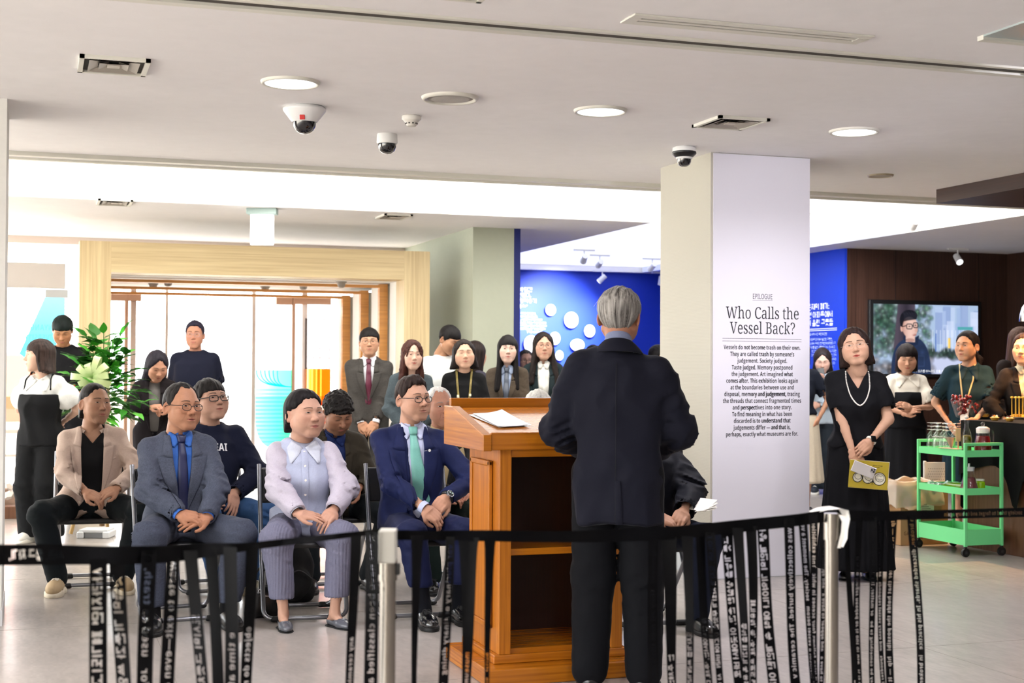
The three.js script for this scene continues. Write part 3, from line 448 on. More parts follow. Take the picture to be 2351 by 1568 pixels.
// ---------------------------------------------------------------- shoes (own frame: heel behind the origin, toe to +z, floor at y = 0)
const shoeGeo = {};
function shoeBase(kind) {
  return shoeGeo[kind] ??= (() => {
    const K = { oxford: { w: 0.044, h: 0.036, L: 0.185, ank: 0.075, sole: 0.024 }, sneaker: { w: 0.048, h: 0.044, L: 0.180, ank: 0.088, sole: 0.034 }, flat: { w: 0.036, h: 0.024, L: 0.155, ank: 0.035, sole: 0.010 } }[kind];
    const up = uni([ell([0, K.sole + 0.012, K.L - 0.055], [K.w, K.h, 0.068]), rc([0, K.sole + 0.018, -0.035], [0, K.sole + 0.016, K.L - 0.085], K.w * 0.80, K.w * 0.90), ...(kind === 'flat' ? [] : [rc([0, K.ank, -0.020], [0, K.sole + 0.02, 0.065], 0.037, 0.034)])], 0.03);
    const open = kind === 'flat' ? ell([0, 0.07, -0.005], [0.030, 0.058, 0.085]) : ell([0, 0.125, -0.020], [0.030, 0.05, 0.038]);
    const upper = surf((x, y, z) => smax(smax(up(x, y, z), K.sole * 0.6 - y, 0.004), -open(x, y, z), 0.006), [-0.07, -0.01, -0.1], [0.07, 0.15, 0.24], 0.009);
    const s2 = uni([ell([0, 0, K.L - 0.062], [K.w + 0.006, 0.1, 0.074]), ell([0, 0, -0.025], [K.w * 0.86 + 0.005, 0.1, 0.052]), ((f) => (x, y, z) => f(x, 0, z))(rc([0, 0, -0.02], [0, 0, K.L - 0.08], K.w * 0.80 + 0.004, K.w * 0.88 + 0.005))], 0.03);
    const sole = surf((x, y, z) => smax(smax(s2(x, 0, z), y - K.sole - (kind === 'sneaker' ? 0.006 * Math.sin(z * 60) : 0), 0.006), -y, 0.003), [-0.075, -0.008, -0.11], [0.075, 0.06, 0.25], 0.0095);
    const topY = (x, z) => { for (let y = 0.15; y > 0; y -= 0.002) if (up(x, y, z) < 0) return y; return 0.03; }, L3 = (pts, r) => tube(pts.map(([x, z, l]) => [x, topY(x, z) + (l ?? 0.001), z]), r, 12, 5);
    const laces = []; if (kind !== 'flat') for (let i = 0; i < 4; i++) { const z = 0.050 + i * 0.016; laces.push(L3([[-0.020, z], [0, z + 0.005, 0.003], [0.020, z + 0.010]], 0.0027)); if (kind === 'sneaker') laces.push(L3([[0.020, z], [0, z + 0.005, 0.005], [-0.020, z + 0.010]], 0.0027)); }
    if (kind === 'flat') laces.push(L3([[-0.016, 0.098], [-0.008, 0.104, 0.003], [0, 0.100], [0.008, 0.104, 0.003], [0.016, 0.098]], 0.0024), L3([[0, 0.100], [-0.014, 0.112], [-0.010, 0.118]], 0.002), L3([[0, 0.100], [0.014, 0.112], [0.010, 0.118]], 0.002));
    else laces.push(L3([[0, 0.048, 0.003], [0.014, 0.044, 0.006], [0.026, 0.052, 0.002], [0.024, 0.060]], 0.0024), L3([[0, 0.048, 0.003], [-0.014, 0.044, 0.006], [-0.026, 0.052, 0.002], [-0.024, 0.060]], 0.0024));
    return { upper, sole, laces: merge(laces) };
  })();
}
// ---------------------------------------------------------------- glasses (head frame)
const lensMat = phys(0xffffff, 0.02, { transmission: 1, thickness: 0, ior: 1.35, specularIntensity: 0.6 });
function glasses(parent, o) {
  const n = 28, fr = [], ln = [], wq = (o.wide ?? 1), w = o.w ?? 0.0235, h = o.h ?? 0.018, sq = o.sq ?? 2.8, r = o.r ?? 0.0022, yc = -0.003, zc = 0.1005;
  for (const s of [1, -1]) {
    const pts = []; for (let i = 0; i < n; i++) { const a = i / n * 2 * PI, c = Math.cos(a), sn = Math.sin(a), k = Math.pow(Math.pow(Math.abs(c), sq) + Math.pow(Math.abs(sn), sq), -1 / sq); const x = w * c * k, y = h * sn * k * (sn < 0 ? 1 : 0.95); pts.push(V(s * (0.0325 + x), yc + y, zc - 0.35 * Math.max(0, (0.0325 + x) - 0.02) ** 1.25)); }
    fr.push(new THREE.TubeGeometry(new THREE.CatmullRomCurve3(pts, true), 56, r, 7, true));
    const sh = new THREE.BufferGeometry(), pos = [s * 0.0325, yc, zc - 0.003]; pts.forEach((p) => pos.push(p.x, p.y, p.z)); const ix = []; for (let i = 0; i < n; i++) ix.push(0, 1 + i, 1 + (i + 1) % n); sh.setAttribute('position', new THREE.Float32BufferAttribute(pos, 3)); sh.setIndex(ix); ln.push(finish(sh));
    fr.push(tube([[s * (0.0325 + w), yc + h * 0.45, zc - 0.012], [s * 0.0735, yc + h * 0.45, 0.066], [s * 0.0805, 0.006, 0.0], [s * 0.0805, -0.004, -0.028]], (o.temple ?? r * 1.1), 20, 6));
  }
  fr.push(tube([[-(0.0325 - w), yc + 0.003, zc], [0, yc + 0.006, zc + 0.003], [0.0325 - w, yc + 0.003, zc]], r, 10, 6));
  const f = merge(fr); for (const g of [f, ...ln]) { g.scale(wq * 1.02, 1, 1); }
  const m = mesh('glasses', f, o.mat ?? std(o.color ?? 0x15110f, 0.3), parent); for (const l of ln) { const lens = mesh('lens', l, lensMat, m); lens.castShadow = false; } return m;
}
// ---------------------------------------------------------------- cloth
const weave = dataTex(128, (u, v) => 0.93 + 0.02 * tn(u, v, 40, 40, 3) + 0.02 * tn(u, v, 90, 18, 5) + 0.02 * tn(u, v, 18, 90, 9));
const heather = dataTex(128, (u, v) => 0.86 + 0.08 * tn(u, v, 60, 24, 3) + 0.08 * tn(u, v, 24, 60, 8));
const bumpT = dataTex(128, (u, v) => 0.5 + 0.25 * Math.sin(u * 2 * PI * 32) + 0.25 * Math.sin(v * 2 * PI * 32), false);
const weave8 = rep(weave, 8, 8), heather7 = rep(heather, 7, 7), bump12 = rep(bumpT, 12, 12);
const cloths = {};
const cloth = (color, o = {}) => cloths[color + JSON.stringify(o)] ??= phys(color, o.rough ?? 0.85, { map: o.heather ? heather7 : weave8, bumpMap: o.smooth ? null : bump12, bumpScale: 0.0003, sheen: o.sheen ?? 0.25, sheenRoughness: 0.5, sheenColor: new THREE.Color(color).lerp(new THREE.Color(0xffffff), 0.3), specularIntensity: o.spec ?? 0.35 });
const skinMat = phys(0xffffff, 0.50, { vertexColors: true, specularIntensity: 0.4, sheen: 0.1, sheenColor: new THREE.Color(0.9, 0.5, 0.4) });
const hairMat = phys(0xffffff, 0.55, { vertexColors: true, specularIntensity: 0.28 });
const buttonMat = std(0x17161a, 0.35), pearl = phys(0xf2ece2, 0.25, { clearcoat: 0.6 }), leather = phys(0x0b0b0c, 0.22, { clearcoat: 0.7, clearcoatRoughness: 0.15 });

// ---------------------------------------------------------------- garments; each adds parts to the person p with skeleton J
function sleeve(J, S, o) {
  const r = o.r ?? [0.058, 0.050, 0.039], e = o.end ?? 0.95, wEnd = e > 0 ? onLine(J.el[S], J.wr[S], Math.min(e, 1.2)) : null, seed = (o.seed ?? 1) + (S === 'R' ? 3 : 11);
  if (o.short) {   // ends on the upper arm, at the fraction o.short
    const q = onLine(J.sh[S], J.el[S], o.short), q2 = onLine(J.sh[S], J.el[S], o.short + 0.25), n = V(...J.el[S]).sub(V(...J.sh[S])).normalize(), f0 = rc(J.sh[S], q2, r[0], r[1] + 0.003), inn = rc(onLine(J.sh[S], q, 0.6), onLine(J.sh[S], q2, 1.2), r[1] - 0.014, r[1] - 0.010);
    const fold = o.puff ?? 0, mid = onLine(J.sh[S], q, 0.62), puff = fold ? ell(mid, [fold, fold * 1.05, fold]) : null;
    return (x, y, z) => { let d = f0(x, y, z); if (puff) d = smin(d, puff(x, y, z) - 0.004 * noise(x * 50, y * 12, z * 50), 0.03); d -= (o.w ?? 0.003) * noise(x * 22 + seed, y * 26, z * 22); d = smax(d, (x - q[0]) * n.x + (y - q[1]) * n.y + (z - q[2]) * n.z, 0.006); return smax(d, -inn(x, y, z), 0.004); };
  }
  const n = V(...J.wr[S]).sub(V(...J.el[S])).normalize(), out = onLine(J.el[S], J.wr[S], e + 0.15), f = limb(J.sh[S], J.el[S], out, r[0], r[1], r[2] + (o.cuffIn ?? 0), o.w ?? 0.005, seed, o.bend ?? 1), inn = rc(onLine(J.el[S], J.wr[S], e - 0.12), onLine(J.el[S], J.wr[S], e + 0.3), r[2] - 0.008, r[2] - 0.005);
  return (x, y, z) => smax(smax(f(x, y, z), (x - wEnd[0]) * n.x + (y - wEnd[1]) * n.y + (z - wEnd[2]) * n.z, 0.005), -inn(x, y, z), 0.004);
}
const lapFlaps = (J, k = 0.30, r = 0.092) => ['R', 'L'].map((S) => rc(J.P(S === 'R' ? -0.085 : 0.085, 0.03, 0.02), onLine(J.hip[S], J.kn[S], k).map((v, i) => i === 1 ? v + 0.004 : v), r + 0.006, r));
const JROWS = [[-0.20, 0.186, 0.140, 0.150], [-0.04, 0.181, 0.136, 0.146], [0.13, 0.168, 0.134, 0.116], [0.29, 0.187, 0.142, 0.122], [0.41, 0.182, 0.124, 0.120], [0.50, 0.120, 0.080, 0.096], [0.548, 0.080, 0.066, 0.076]];
const FROWS = [[-0.20, 0.182, 0.134, 0.150], [-0.04, 0.178, 0.128, 0.142], [0.14, 0.144, 0.118, 0.105], [0.28, 0.160, 0.146, 0.110], [0.40, 0.156, 0.114, 0.108], [0.49, 0.106, 0.072, 0.088], [0.545, 0.068, 0.060, 0.066]];
function jacket(p, J, o, q) {
  const s = J.s, rows0 = (o.sex === 'f' ? FROWS : JROWS).map((r) => r.slice()), c = cloth(q.color, { heather: q.heather, rough: q.rough, sheen: q.sheen, spec: q.spec, smooth: q.smooth });
  const bottom = q.bottom ?? (o.sit ? -0.06 : -0.16), rows = rows0.filter((r) => r[0] > bottom); rows.unshift([bottom, rows0[0][1], rows0[0][2], rows0[0][3]]);
  const add = q.add ?? 0, tor = torso(J, rows, add), sho = shoulderField(J, 0.050 + add * 0.5, (q.sr ?? 0.058)), arms = ['R', 'L'].map((S) => sleeve(J, S, { r: q.r ?? [0.061, 0.053, 0.041], end: q.end ?? 0.96, w: q.w ?? 0.009, seed: q.seed }));
  const flaps = o.sit && !q.noFlaps ? lapFlaps(J, q.flap ?? 0.26, q.flapR ?? 0.094) : [], dn = q.fold ?? 0.006, seed = q.seed ?? 2;
  const core = (x, y, z) => { let d = tor(x, y, z); d = smin(d, sho[0](x, y, z), 0.04); d = smin(d, sho[1](x, y, z), 0.04); for (const f of flaps) d = smin(d, f(x, y, z), 0.05); return d; };
  const full0 = (x, y, z) => { let d = core(x, y, z); d = smin(d, arms[0](x, y, z), 0.022); return smin(d, arms[1](x, y, z), 0.022); };
  const full = drapeNoise(full0, dn, seed, q.fx ?? 6, q.fy ?? 3.2);
  const tb = (q.button ?? 0.10) * s, top = 0.50 * s, wt = q.v ?? 0.060, wlow = q.lowOpen ?? 0.0, low = q.low ?? 0.004, F = J.fr;
  const half = (t) => t > tb ? low + (wt - low) * Math.pow(clamp((t - tb) / (top - tb), 0, 1.15), q.vp ?? 0.85) : low + wlow * (tb - t);
  const cut = q.closed ? full : (x, y, z) => { const d = full(x, y, z); if (d > 0.05) return d; const X = x - F.o.x, Y = y - F.o.y, Z = z - F.o.z, a = X * F.r.x + Y * F.r.y + Z * F.r.z, t = X * F.u.x + Y * F.u.y + Z * F.u.z, b = X * F.f.x + Y * F.f.y + Z * F.f.z; const w = (t < bottom * s + 0.02 ? 0.0 : half(t)) - Math.abs(a - (q.shift ?? 0)); return b > 0.0 || t > 0.52 * s ? smax(d, smin(w, b + 0.02, 0.01) * 0.9, 0.004) : d; };
  const neckHole = ell(J.P(0, 0.575 * s, 0.012), [0.068, 0.055, 0.068]), fin = (x, y, z) => smax(cut(x, y, z), -neckHole(x, y, z), 0.006);
  const body = mesh(q.name ?? 'jacket', surf(fin, ...bodyBoxFor(J, o, bottom), Math.max(q.h ?? 0, o.d > 10 ? 0.0145 : 0.0098)), c, p);
  const smooth = (x, y, z) => full(x, y, z);
  if (!q.closed && !q.noLapel) {
    const lw = q.lapel ?? 0.072, pk = (q.peak ?? 0.40) * s;
    const lap = []; for (const sg of [-1, 1]) {
      const A = [], B = []; for (let i = 0; i <= 14; i++) { const v = i / 14, t = mix(tb + 0.005, pk, v); A.push([sg * (half(t) + 0.000), t]); B.push([sg * (half(t) + 0.004 + lw * Math.pow(Math.sin(v * PI / 2), 1.15)), t + 0.012 * v]); }
      lap.push(sheet(smooth, F, A, B, 30, 8, 0.0065, 0.004));
      const A2 = [], B2 = []; for (let i = 0; i <= 10; i++) { const v = i / 10, t = mix(pk + 0.004, 0.535 * s, v); A2.push([sg * (half(t) - 0.006 * v), t]); B2.push([sg * (half(t) + mix(lw * 0.76, 0.022, Math.pow(v, 0.8))), t + mix(0.018, 0.004, v)]); }
      lap.push(sheet(smooth, F, A2, B2, 14, 6, 0.007, 0.004));
    }
    for (const l of lap) mesh('lapel', thicken(l, 0.002), c, body);
  }
  if (!q.noCollar) mesh('collar', collarBand(J, { rx: q.cx ?? 0.070, rz: q.cz ?? 0.067, back: q.cb ?? 0.535, front: 0.50, h: q.ch ?? 0.046, hf: 0.014, open: 38, slope: q.cs ?? 0.020, thick: 0.006, roll: 0.004, z: q.czo ?? 0.002 }), c, body);
  if (q.buttons !== false && !q.closed) { const pb = [0, 0.10].slice(0, q.nb ?? 1).map((k) => { const o_ = F.o.clone().addScaledVector(F.r, (q.btnX ?? -0.012)).addScaledVector(F.u, tb - 0.012 - k).addScaledVector(F.f, 0.35), m = march(full, o_, F.f.clone().negate(), 0.5); return m ? cylAt(m, F.f, 0.0085, 0.005) : null; }).filter(Boolean); for (const b of pb) mesh('button', b, q.btn ? std(q.btn, 0.4) : buttonMat, body); }
  if (q.pocket) { const m = sheet(full, F, [[0.075, 0.30 * s], [0.075, 0.315 * s]], [[0.145, 0.318 * s], [0.145, 0.334 * s]], 2, 8, 0.004, 0.003); mesh('pocket', thicken(m, 0.002), c, body); }
  if (q.pin) { const o_ = F.o.clone().addScaledVector(F.r, 0.085).addScaledVector(F.u, 0.405 * s).addScaledVector(F.f, 0.35), m = march(full, o_, F.f.clone().negate(), 0.5); if (m) mesh('lapel_pin', cylAt(m.addScaledVector(F.f, 0.008), F.f, 0.0075, 0.004), std(0xe2dfdc, 0.3), body); }
  return { field: full, body };
}
function cylAt(p, n, r, h) { const g = new THREE.CylinderGeometry(r, r, h, 16); g.applyQuaternion(new THREE.Quaternion().setFromUnitVectors(V(0, 1, 0), n)); return g.translate(p.x, p.y, p.z); }
function bodyBoxFor(J, o, bottom) { const pts = [J.neck, J.P(0.16, bottom * J.s, 0.1), J.P(-0.16, bottom * J.s, 0.1), J.P(0, bottom * J.s - 0.02, -0.1), ...['R', 'L'].flatMap((S) => [J.sh[S], J.el[S], J.wr[S], ...(o.sit ? [onLine(J.hip[S], J.kn[S], 0.45)] : [])])]; return boxOf(pts, 0.12); }
function shirt(p, J, o, q) {   // what shows between the lapels: front, collar, tie, cuffs
  const s = J.s, rows = grow(ROWS[o.sex === 'f' ? 'f' : 'm'], (r) => r).filter((r) => r[0] > -0.05), c = cloth(q.color, { rough: 0.7, sheen: 0.1, smooth: true, spec: 0.3 }), tor = torso(J, rows, q.add ?? 0.006), sh = shoulderField(J, 0.042, 0.042);
  const f = drapeNoise((x, y, z) => smin(tor(x, y, z), Math.min(sh[0](x, y, z), sh[1](x, y, z)), 0.03), 0.003, 5, 9, 6), hole = ell(J.P(0, 0.585 * s, 0.022), [0.056, 0.060, 0.062]);
  let vf = (x, y, z) => smax(f(x, y, z), -hole(x, y, z), 0.004);
  if (q.vneck) { const F = J.fr, t0 = (0.545 - q.vneck) * s; const g = vf; vf = (x, y, z) => { const X = x - F.o.x, Y = y - F.o.y, Z = z - F.o.z, a = Math.abs(X * F.r.x + Y * F.r.y + Z * F.r.z), t = X * F.u.x + Y * F.u.y + Z * F.u.z, b = X * F.f.x + Y * F.f.y + Z * F.f.z; return b > 0 ? smax(g(x, y, z), (Math.min((t - t0) * (q.vslope ?? 0.75), 0.065) - a) * 0.8, 0.004) : g(x, y, z); }; }
  const m = mesh(q.name ?? 'shirt', surf(vf, ...boxOf([J.P(0.17, -0.02, 0), J.P(-0.17, -0.02, 0), J.P(0, 0.56 * s, 0), J.P(0, 0.2, 0.1)], 0.06), o.d > 10 ? 0.015 : 0.011), c, p);
  if (q.collar !== false) {
    mesh('collar', collarBand(J, { rx: 0.0575, rz: 0.0575, back: q.cb ?? 0.560, front: 0.522, h: 0.040, hf: 0.030, open: 12, slope: 0.006, thick: 0.004, z: 0.006 }), c, m);
    const F = J.fr, k = q.wing ?? 1; for (const sg of [-1, 1]) mesh('collar_wing', thicken(sheet(f, F, [[sg * 0.004, 0.522 * s], [sg * 0.010, 0.500 * s], [sg * 0.036 * k, (0.515 - 0.050 * k) * s]], [[sg * 0.058, 0.560 * s], [sg * 0.062, 0.530 * s], [sg * 0.050 * k, (0.517 - 0.046 * k) * s]], 12, 6, 0.012, 0.005, 0.3), 0.002), c, m);
  }
  if (q.tie) {
    const tc = phys(q.tie, 0.5, { sheen: 0.4, sheenColor: new THREE.Color(q.tie), map: weave8 }), e = (q.tieEnd ?? 0.02) * s, sx = q.tieSwing ?? 0, w = q.tieW ?? 0.040; const A = [], B = [];
    for (let i = 0; i <= 20; i++) { const v = i / 20, t = mix(0.500 * s, e, v), hw = mix(0.0125, w, Math.pow(v, 0.75)) * (v > 0.93 ? 1 - (v - 0.93) * 6 : 1), cx = sx * v * v; A.push([cx - hw, t]); B.push([cx + hw, t]); }
    const t = mesh('tie', thicken(sheet(f, J.fr, A, B, 40, 6, 0.014, 0.006), 0.004), tc, m);
    mesh('tie_knot', thicken(sheet(f, J.fr, [[-0.021, 0.530 * s], [-0.013, 0.492 * s]], [[0.021, 0.530 * s], [0.013, 0.492 * s]], 8, 8, 0.021, 0.010), 0.006), tc, t);
  }
  if (q.placket) { mesh('placket', thicken(sheet(f, J.fr, [[-0.016, 0.50 * s], [-0.016, 0]], [[0.016, 0.50 * s], [0.016, 0]], 24, 3, 0.004, 0.002), 0.002), c, m); }
  if (q.cuffs) for (const S of ['R', 'L']) { const n = V(...J.wr[S]).sub(V(...J.el[S])).normalize(), a = onLine(J.el[S], J.wr[S], 0.90), b = onLine(J.el[S], J.wr[S], 1.02); mesh('cuff', tube([a, onLine(a, b, 0.5), b], q.cuffR ?? 0.034, 6, 20), c, m); }
  return { field: f, m };
}
function top(p, J, o, q) {     // pullover, T-shirt, blouse
  const s = J.s, bottom = q.bottom ?? -0.06, base = (o.sex === 'f' ? FROWS : JROWS), rows = base.map((r) => r.slice()).filter((r) => r[0] > bottom); rows.unshift([bottom, base[0][1], base[0][2], base[0][3]]);
  const c = cloth(q.color, { heather: q.heather, rough: q.rough, sheen: q.sheen, smooth: q.smooth }), add = q.add ?? -0.008, tor = torso(J, rows, add), sho = shoulderField(J, 0.044 + (q.sadd ?? 0), 0.050 + (q.sadd ?? 0)), arms = ['R', 'L'].map((S) => sleeve(J, S, { r: q.r, end: q.end, short: q.short, puff: q.puff, w: q.w ?? 0.005, seed: q.seed, cuffIn: q.cuffIn }));
  const flaps = o.sit ? lapFlaps(J, q.flap ?? 0.1, q.flapR ?? 0.088) : [];
  const core = drapeNoise((x, y, z) => { let d = tor(x, y, z); d = smin(d, sho[0](x, y, z), 0.035); d = smin(d, sho[1](x, y, z), 0.035); for (const f of flaps) d = smin(d, f(x, y, z), 0.05); return d; }, q.fold ?? 0.005, q.seed ?? 4, 7, 4);
  const split = q.sleeveColor != null, full = split ? core : (x, y, z) => { let d = core(x, y, z); d = smin(d, arms[0](x, y, z), 0.025); return smin(d, arms[1](x, y, z), 0.025); };
  const nr = q.neck ?? [0.066, 0.045, 0.066], hole = ell(J.P(0, (q.neckT ?? 0.565) * s, 0.016), nr), F = J.fr;
  let fin = (x, y, z) => smax(full(x, y, z), -hole(x, y, z), 0.006);
  if (q.vneck) { const g = fin, t0 = (0.53 - q.vneck) * s; fin = (x, y, z) => { const d = g(x, y, z); if (d > 0.05) return d; const X = x - F.o.x, Y = y - F.o.y, Z = z - F.o.z, a = Math.abs(X * F.r.x + Y * F.r.y + Z * F.r.z - (q.vx ?? 0)), t = X * F.u.x + Y * F.u.y + Z * F.u.z, b = X * F.f.x + Y * F.f.y + Z * F.f.z; return b > -0.01 ? smax(d, (Math.min((t - t0) * (q.vslope ?? 0.6), 0.075) - a) * 0.8, 0.005) : d; }; }
  if (q.topCut) { const g = fin, tc = q.topCut * s; fin = (x, y, z) => { const t = (x - F.o.x) * F.u.x + (y - F.o.y) * F.u.y + (z - F.o.z) * F.u.z; return smax(g(x, y, z), t - tc, 0.006); }; }
  const body = mesh(q.name ?? 'top', surf(fin, ...bodyBoxFor(J, o, bottom), Math.max(q.h ?? 0, o.d > 10 ? 0.0145 : 0.0098)), c, p);
  if (split) for (const S of [0, 1]) mesh('sleeve', surf(arms[S], ...boxOf([J.sh.R, J.el.R, J.wr.R, J.sh.L, J.el.L, J.wr.L], 0.13), Math.max(q.h ?? 0, o.d > 10 ? 0.0145 : 0.0098)), cloth(q.sleeveColor, { rough: 0.6, sheen: 0.3, smooth: true }), body);
  if (q.collarWing) { const k = q.collarWing, cc = cloth(q.collarColor ?? q.color, { rough: 0.7, smooth: true }); for (const sg of [-1, 1]) mesh('collar', thicken(sheet(full, F, [[sg * 0.006, 0.500 * s], [sg * 0.030 * k, 0.455 * s], [sg * 0.066 * k, 0.400 * s]], [[sg * 0.066, 0.548 * s], [sg * 0.088 * k, 0.500 * s], [sg * 0.078 * k, 0.405 * s]], 16, 8, 0.007, 0.004), 0.003), cc, body); mesh('collar_band', collarBand(J, { rx: 0.066, rz: 0.064, back: 0.53, front: 0.505, h: 0.038, hf: 0.012, open: 26, slope: 0.016, thick: 0.004, z: 0.008 }), cc, body); }
  if (q.placket) { mesh('placket', thicken(sheet(full, F, [[-0.017, 0.49 * s], [-0.017, (q.placketTo ?? -0.02)]], [[0.017, 0.49 * s], [0.017, (q.placketTo ?? -0.02)]], 30, 3, 0.004, 0.002), 0.002), c, body); for (let i = 0; i < (q.nb ?? 5); i++) { const o_ = F.o.clone().addScaledVector(F.u, mix(0.475, 0.06, i / ((q.nb ?? 5) - 0.5)) * s).addScaledVector(F.f, 0.35), m = march(full, o_, F.f.clone().negate(), 0.5); if (m) mesh('button', cylAt(m.addScaledVector(F.f, 0.005), F.f, 0.0065, 0.004), pearl, body); } }
  return { field: full, body };
}
function trousers(p, J, o, q) {
  const r = q.r ?? [0.098, 0.078, 0.062], c = cloth(q.color, { heather: q.heather, rough: q.rough, sheen: q.sheen, smooth: q.smooth }), base = (o.sex === 'f' ? FROWS : JROWS), tor = torso(J, [[-0.12, 0.165, 0.115, 0.13], [0, 0.172, 0.12, 0.132], [0.13, 0.155, 0.118, 0.105]], o.sex === 'f' ? -0.014 : -0.006);
  const pl = q.pleat ?? 0, legs = ['R', 'L'].map((S, n) => { const a = J.hip[S], k = J.kn[S], e = onLine(k, J.an[S], q.end ?? 0.98), f = limb(a, k, e, r[0], r[1], r[2], q.w ?? 0.005, (q.seed ?? 3) + n * 5, 0.9), hem = q.hem ?? 0.055, cutF = cutBelow(f, hem + (S === 'R' ? 0 : q.hemD ?? 0)); if (!pl) return cutF; return (x, y, z) => { const d = cutF(x, y, z); if (d > 0.03) return d; const lowp = y < k[1] - 0.02, ax = lowp ? Math.atan2(x - k[0], z - k[2]) * 0.06 * 1.0 : x - a[0]; return d - pl * Math.sin((lowp ? ax : x * 0.9 + z * 0.35) * 2 * PI / 0.0135); }; });
  const f = (x, y, z) => { let d = smin(legs[0](x, y, z), legs[1](x, y, z), 0.02); return smin(d, tor(x, y, z), 0.05); };
  return { field: f, body: mesh('trousers', surf(f, ...boxOf([J.P(0.17, 0.14, 0), J.P(-0.17, 0.14, 0), J.hip.R, J.hip.L, J.kn.R, J.kn.L, J.an.R, J.an.L], 0.10), (pl ? 0.0060 : Math.max(q.h ?? 0, o.d > 10 ? 0.018 : 0.0125))), c, p) };
}
function skirt(p, J, o, q) {   // hangs straight down from the waist
  const y0 = q.hem, yW = J.P(0, (q.waist ?? 0.15) * J.s)[1], cx = J.h0[0], cz = J.h0[2], c = cloth(q.color, { rough: q.rough, sheen: q.sheen }), n = q.n ?? 14, rt = q.rt ?? [0.135, 0.105], rh = q.rh ?? [0.185, 0.14], rb = q.rb ?? [0.26, 0.22], hipY = J.h0[1] - 0.04;
  const f = (x, y, z) => { const X = x - cx, Z = z - cz; let rx, rz; if (y > hipY) { const t = sstep(hipY, yW, y); rx = mix(rh[0], rt[0], t); rz = mix(rh[1], rt[1], t); } else { const t = clamp((hipY - y) / (hipY - y0), 0, 1.1); rx = mix(rh[0], rb[0], t); rz = mix(rh[1], rb[1], t); } const a = Math.atan2(X / rx, Z / rz), low = clamp((yW - y) / (yW - y0), 0, 1), pl = (q.fold ?? 0.014) * low * (Math.sin(a * n + 2 * noise(a * 2, 3, y * 1.5)) * 0.6 + 0.8 * noise(a * n * 0.35, y * 1.2, 7)); const l = Math.hypot(X, Z), k = Math.hypot(X / rx, Z / rz) || 1e-5; let d = (l - l / k - pl) * 0.8; d = smax(d, y0 - y, 0.008); d = smax(d, y - yW, 0.02); return d; };
  return mesh('skirt', surf(f, [cx - rb[0] - 0.06, y0 - 0.03, cz - rb[1] - 0.06], [cx + rb[0] + 0.06, yW + 0.03, cz + rb[1] + 0.06], Math.max(q.h ?? 0, o.d > 10 ? 0.014 : 0.0105), null, 3), c, p);
}
function shoes(p, J, o, q) {
  const B = shoeBase(q.kind ?? 'oxford'), up = q.mat ?? phys(q.color ?? 0x0c0c0d, q.rough ?? 0.3, { clearcoat: q.gloss ?? 0.4, clearcoatRoughness: 0.2 }), so = std(q.sole ?? 0x0a0a0a, 0.6), la = std(q.lace ?? 0x0a0a0a, 0.7);
  for (const S of q.only ?? ['R', 'L']) {
    const a = J.an[S], g = new THREE.Group(); const m = mesh('shoe', B.upper, up, p); m.position.set(a[0], a[1] - 0.085 + (q.lift ?? 0), a[2]); m.rotation.set(J.footPitch[S], J.toe[S], 0, 'YXZ'); const k = (q.scale ?? 1) * (o.sex === 'f' ? 0.90 : 1); m.scale.setScalar(k);
    mesh('sole', B.sole, so, m); mesh('lace', B.laces, la, m);
  }
  if (q.sock) for (const S of q.only ?? ['R', 'L']) mesh('sock', tube([onLine(J.kn[S], J.an[S], 0.62), onLine(J.kn[S], J.an[S], 0.85), [J.an[S][0], J.an[S][1] - 0.02, J.an[S][2] + 0.01]], 0.040, 8, 14), cloth(q.sock, {}), p);
}
// a flat band laid on a garment (lanyard, strap, print)
const band = (p, name, field, J, pts, w, mat, off = 0.004) => { const A = [], B = []; pts.forEach((q, i) => { const a = pts[Math.max(0, i - 1)], b = pts[Math.min(pts.length - 1, i + 1)], dx = b[0] - a[0], dy = b[1] - a[1], l = Math.hypot(dx, dy) || 1, nx = -dy / l * w / 2, ny = dx / l * w / 2; A.push([q[0] + nx, q[1] + ny]); B.push([q[0] - nx, q[1] - ny]); }); return mesh(name, thicken(sheet(field, J.fr, A, B, pts.length * 6, 2, off, 0.001), 0.0015), mat, p); };
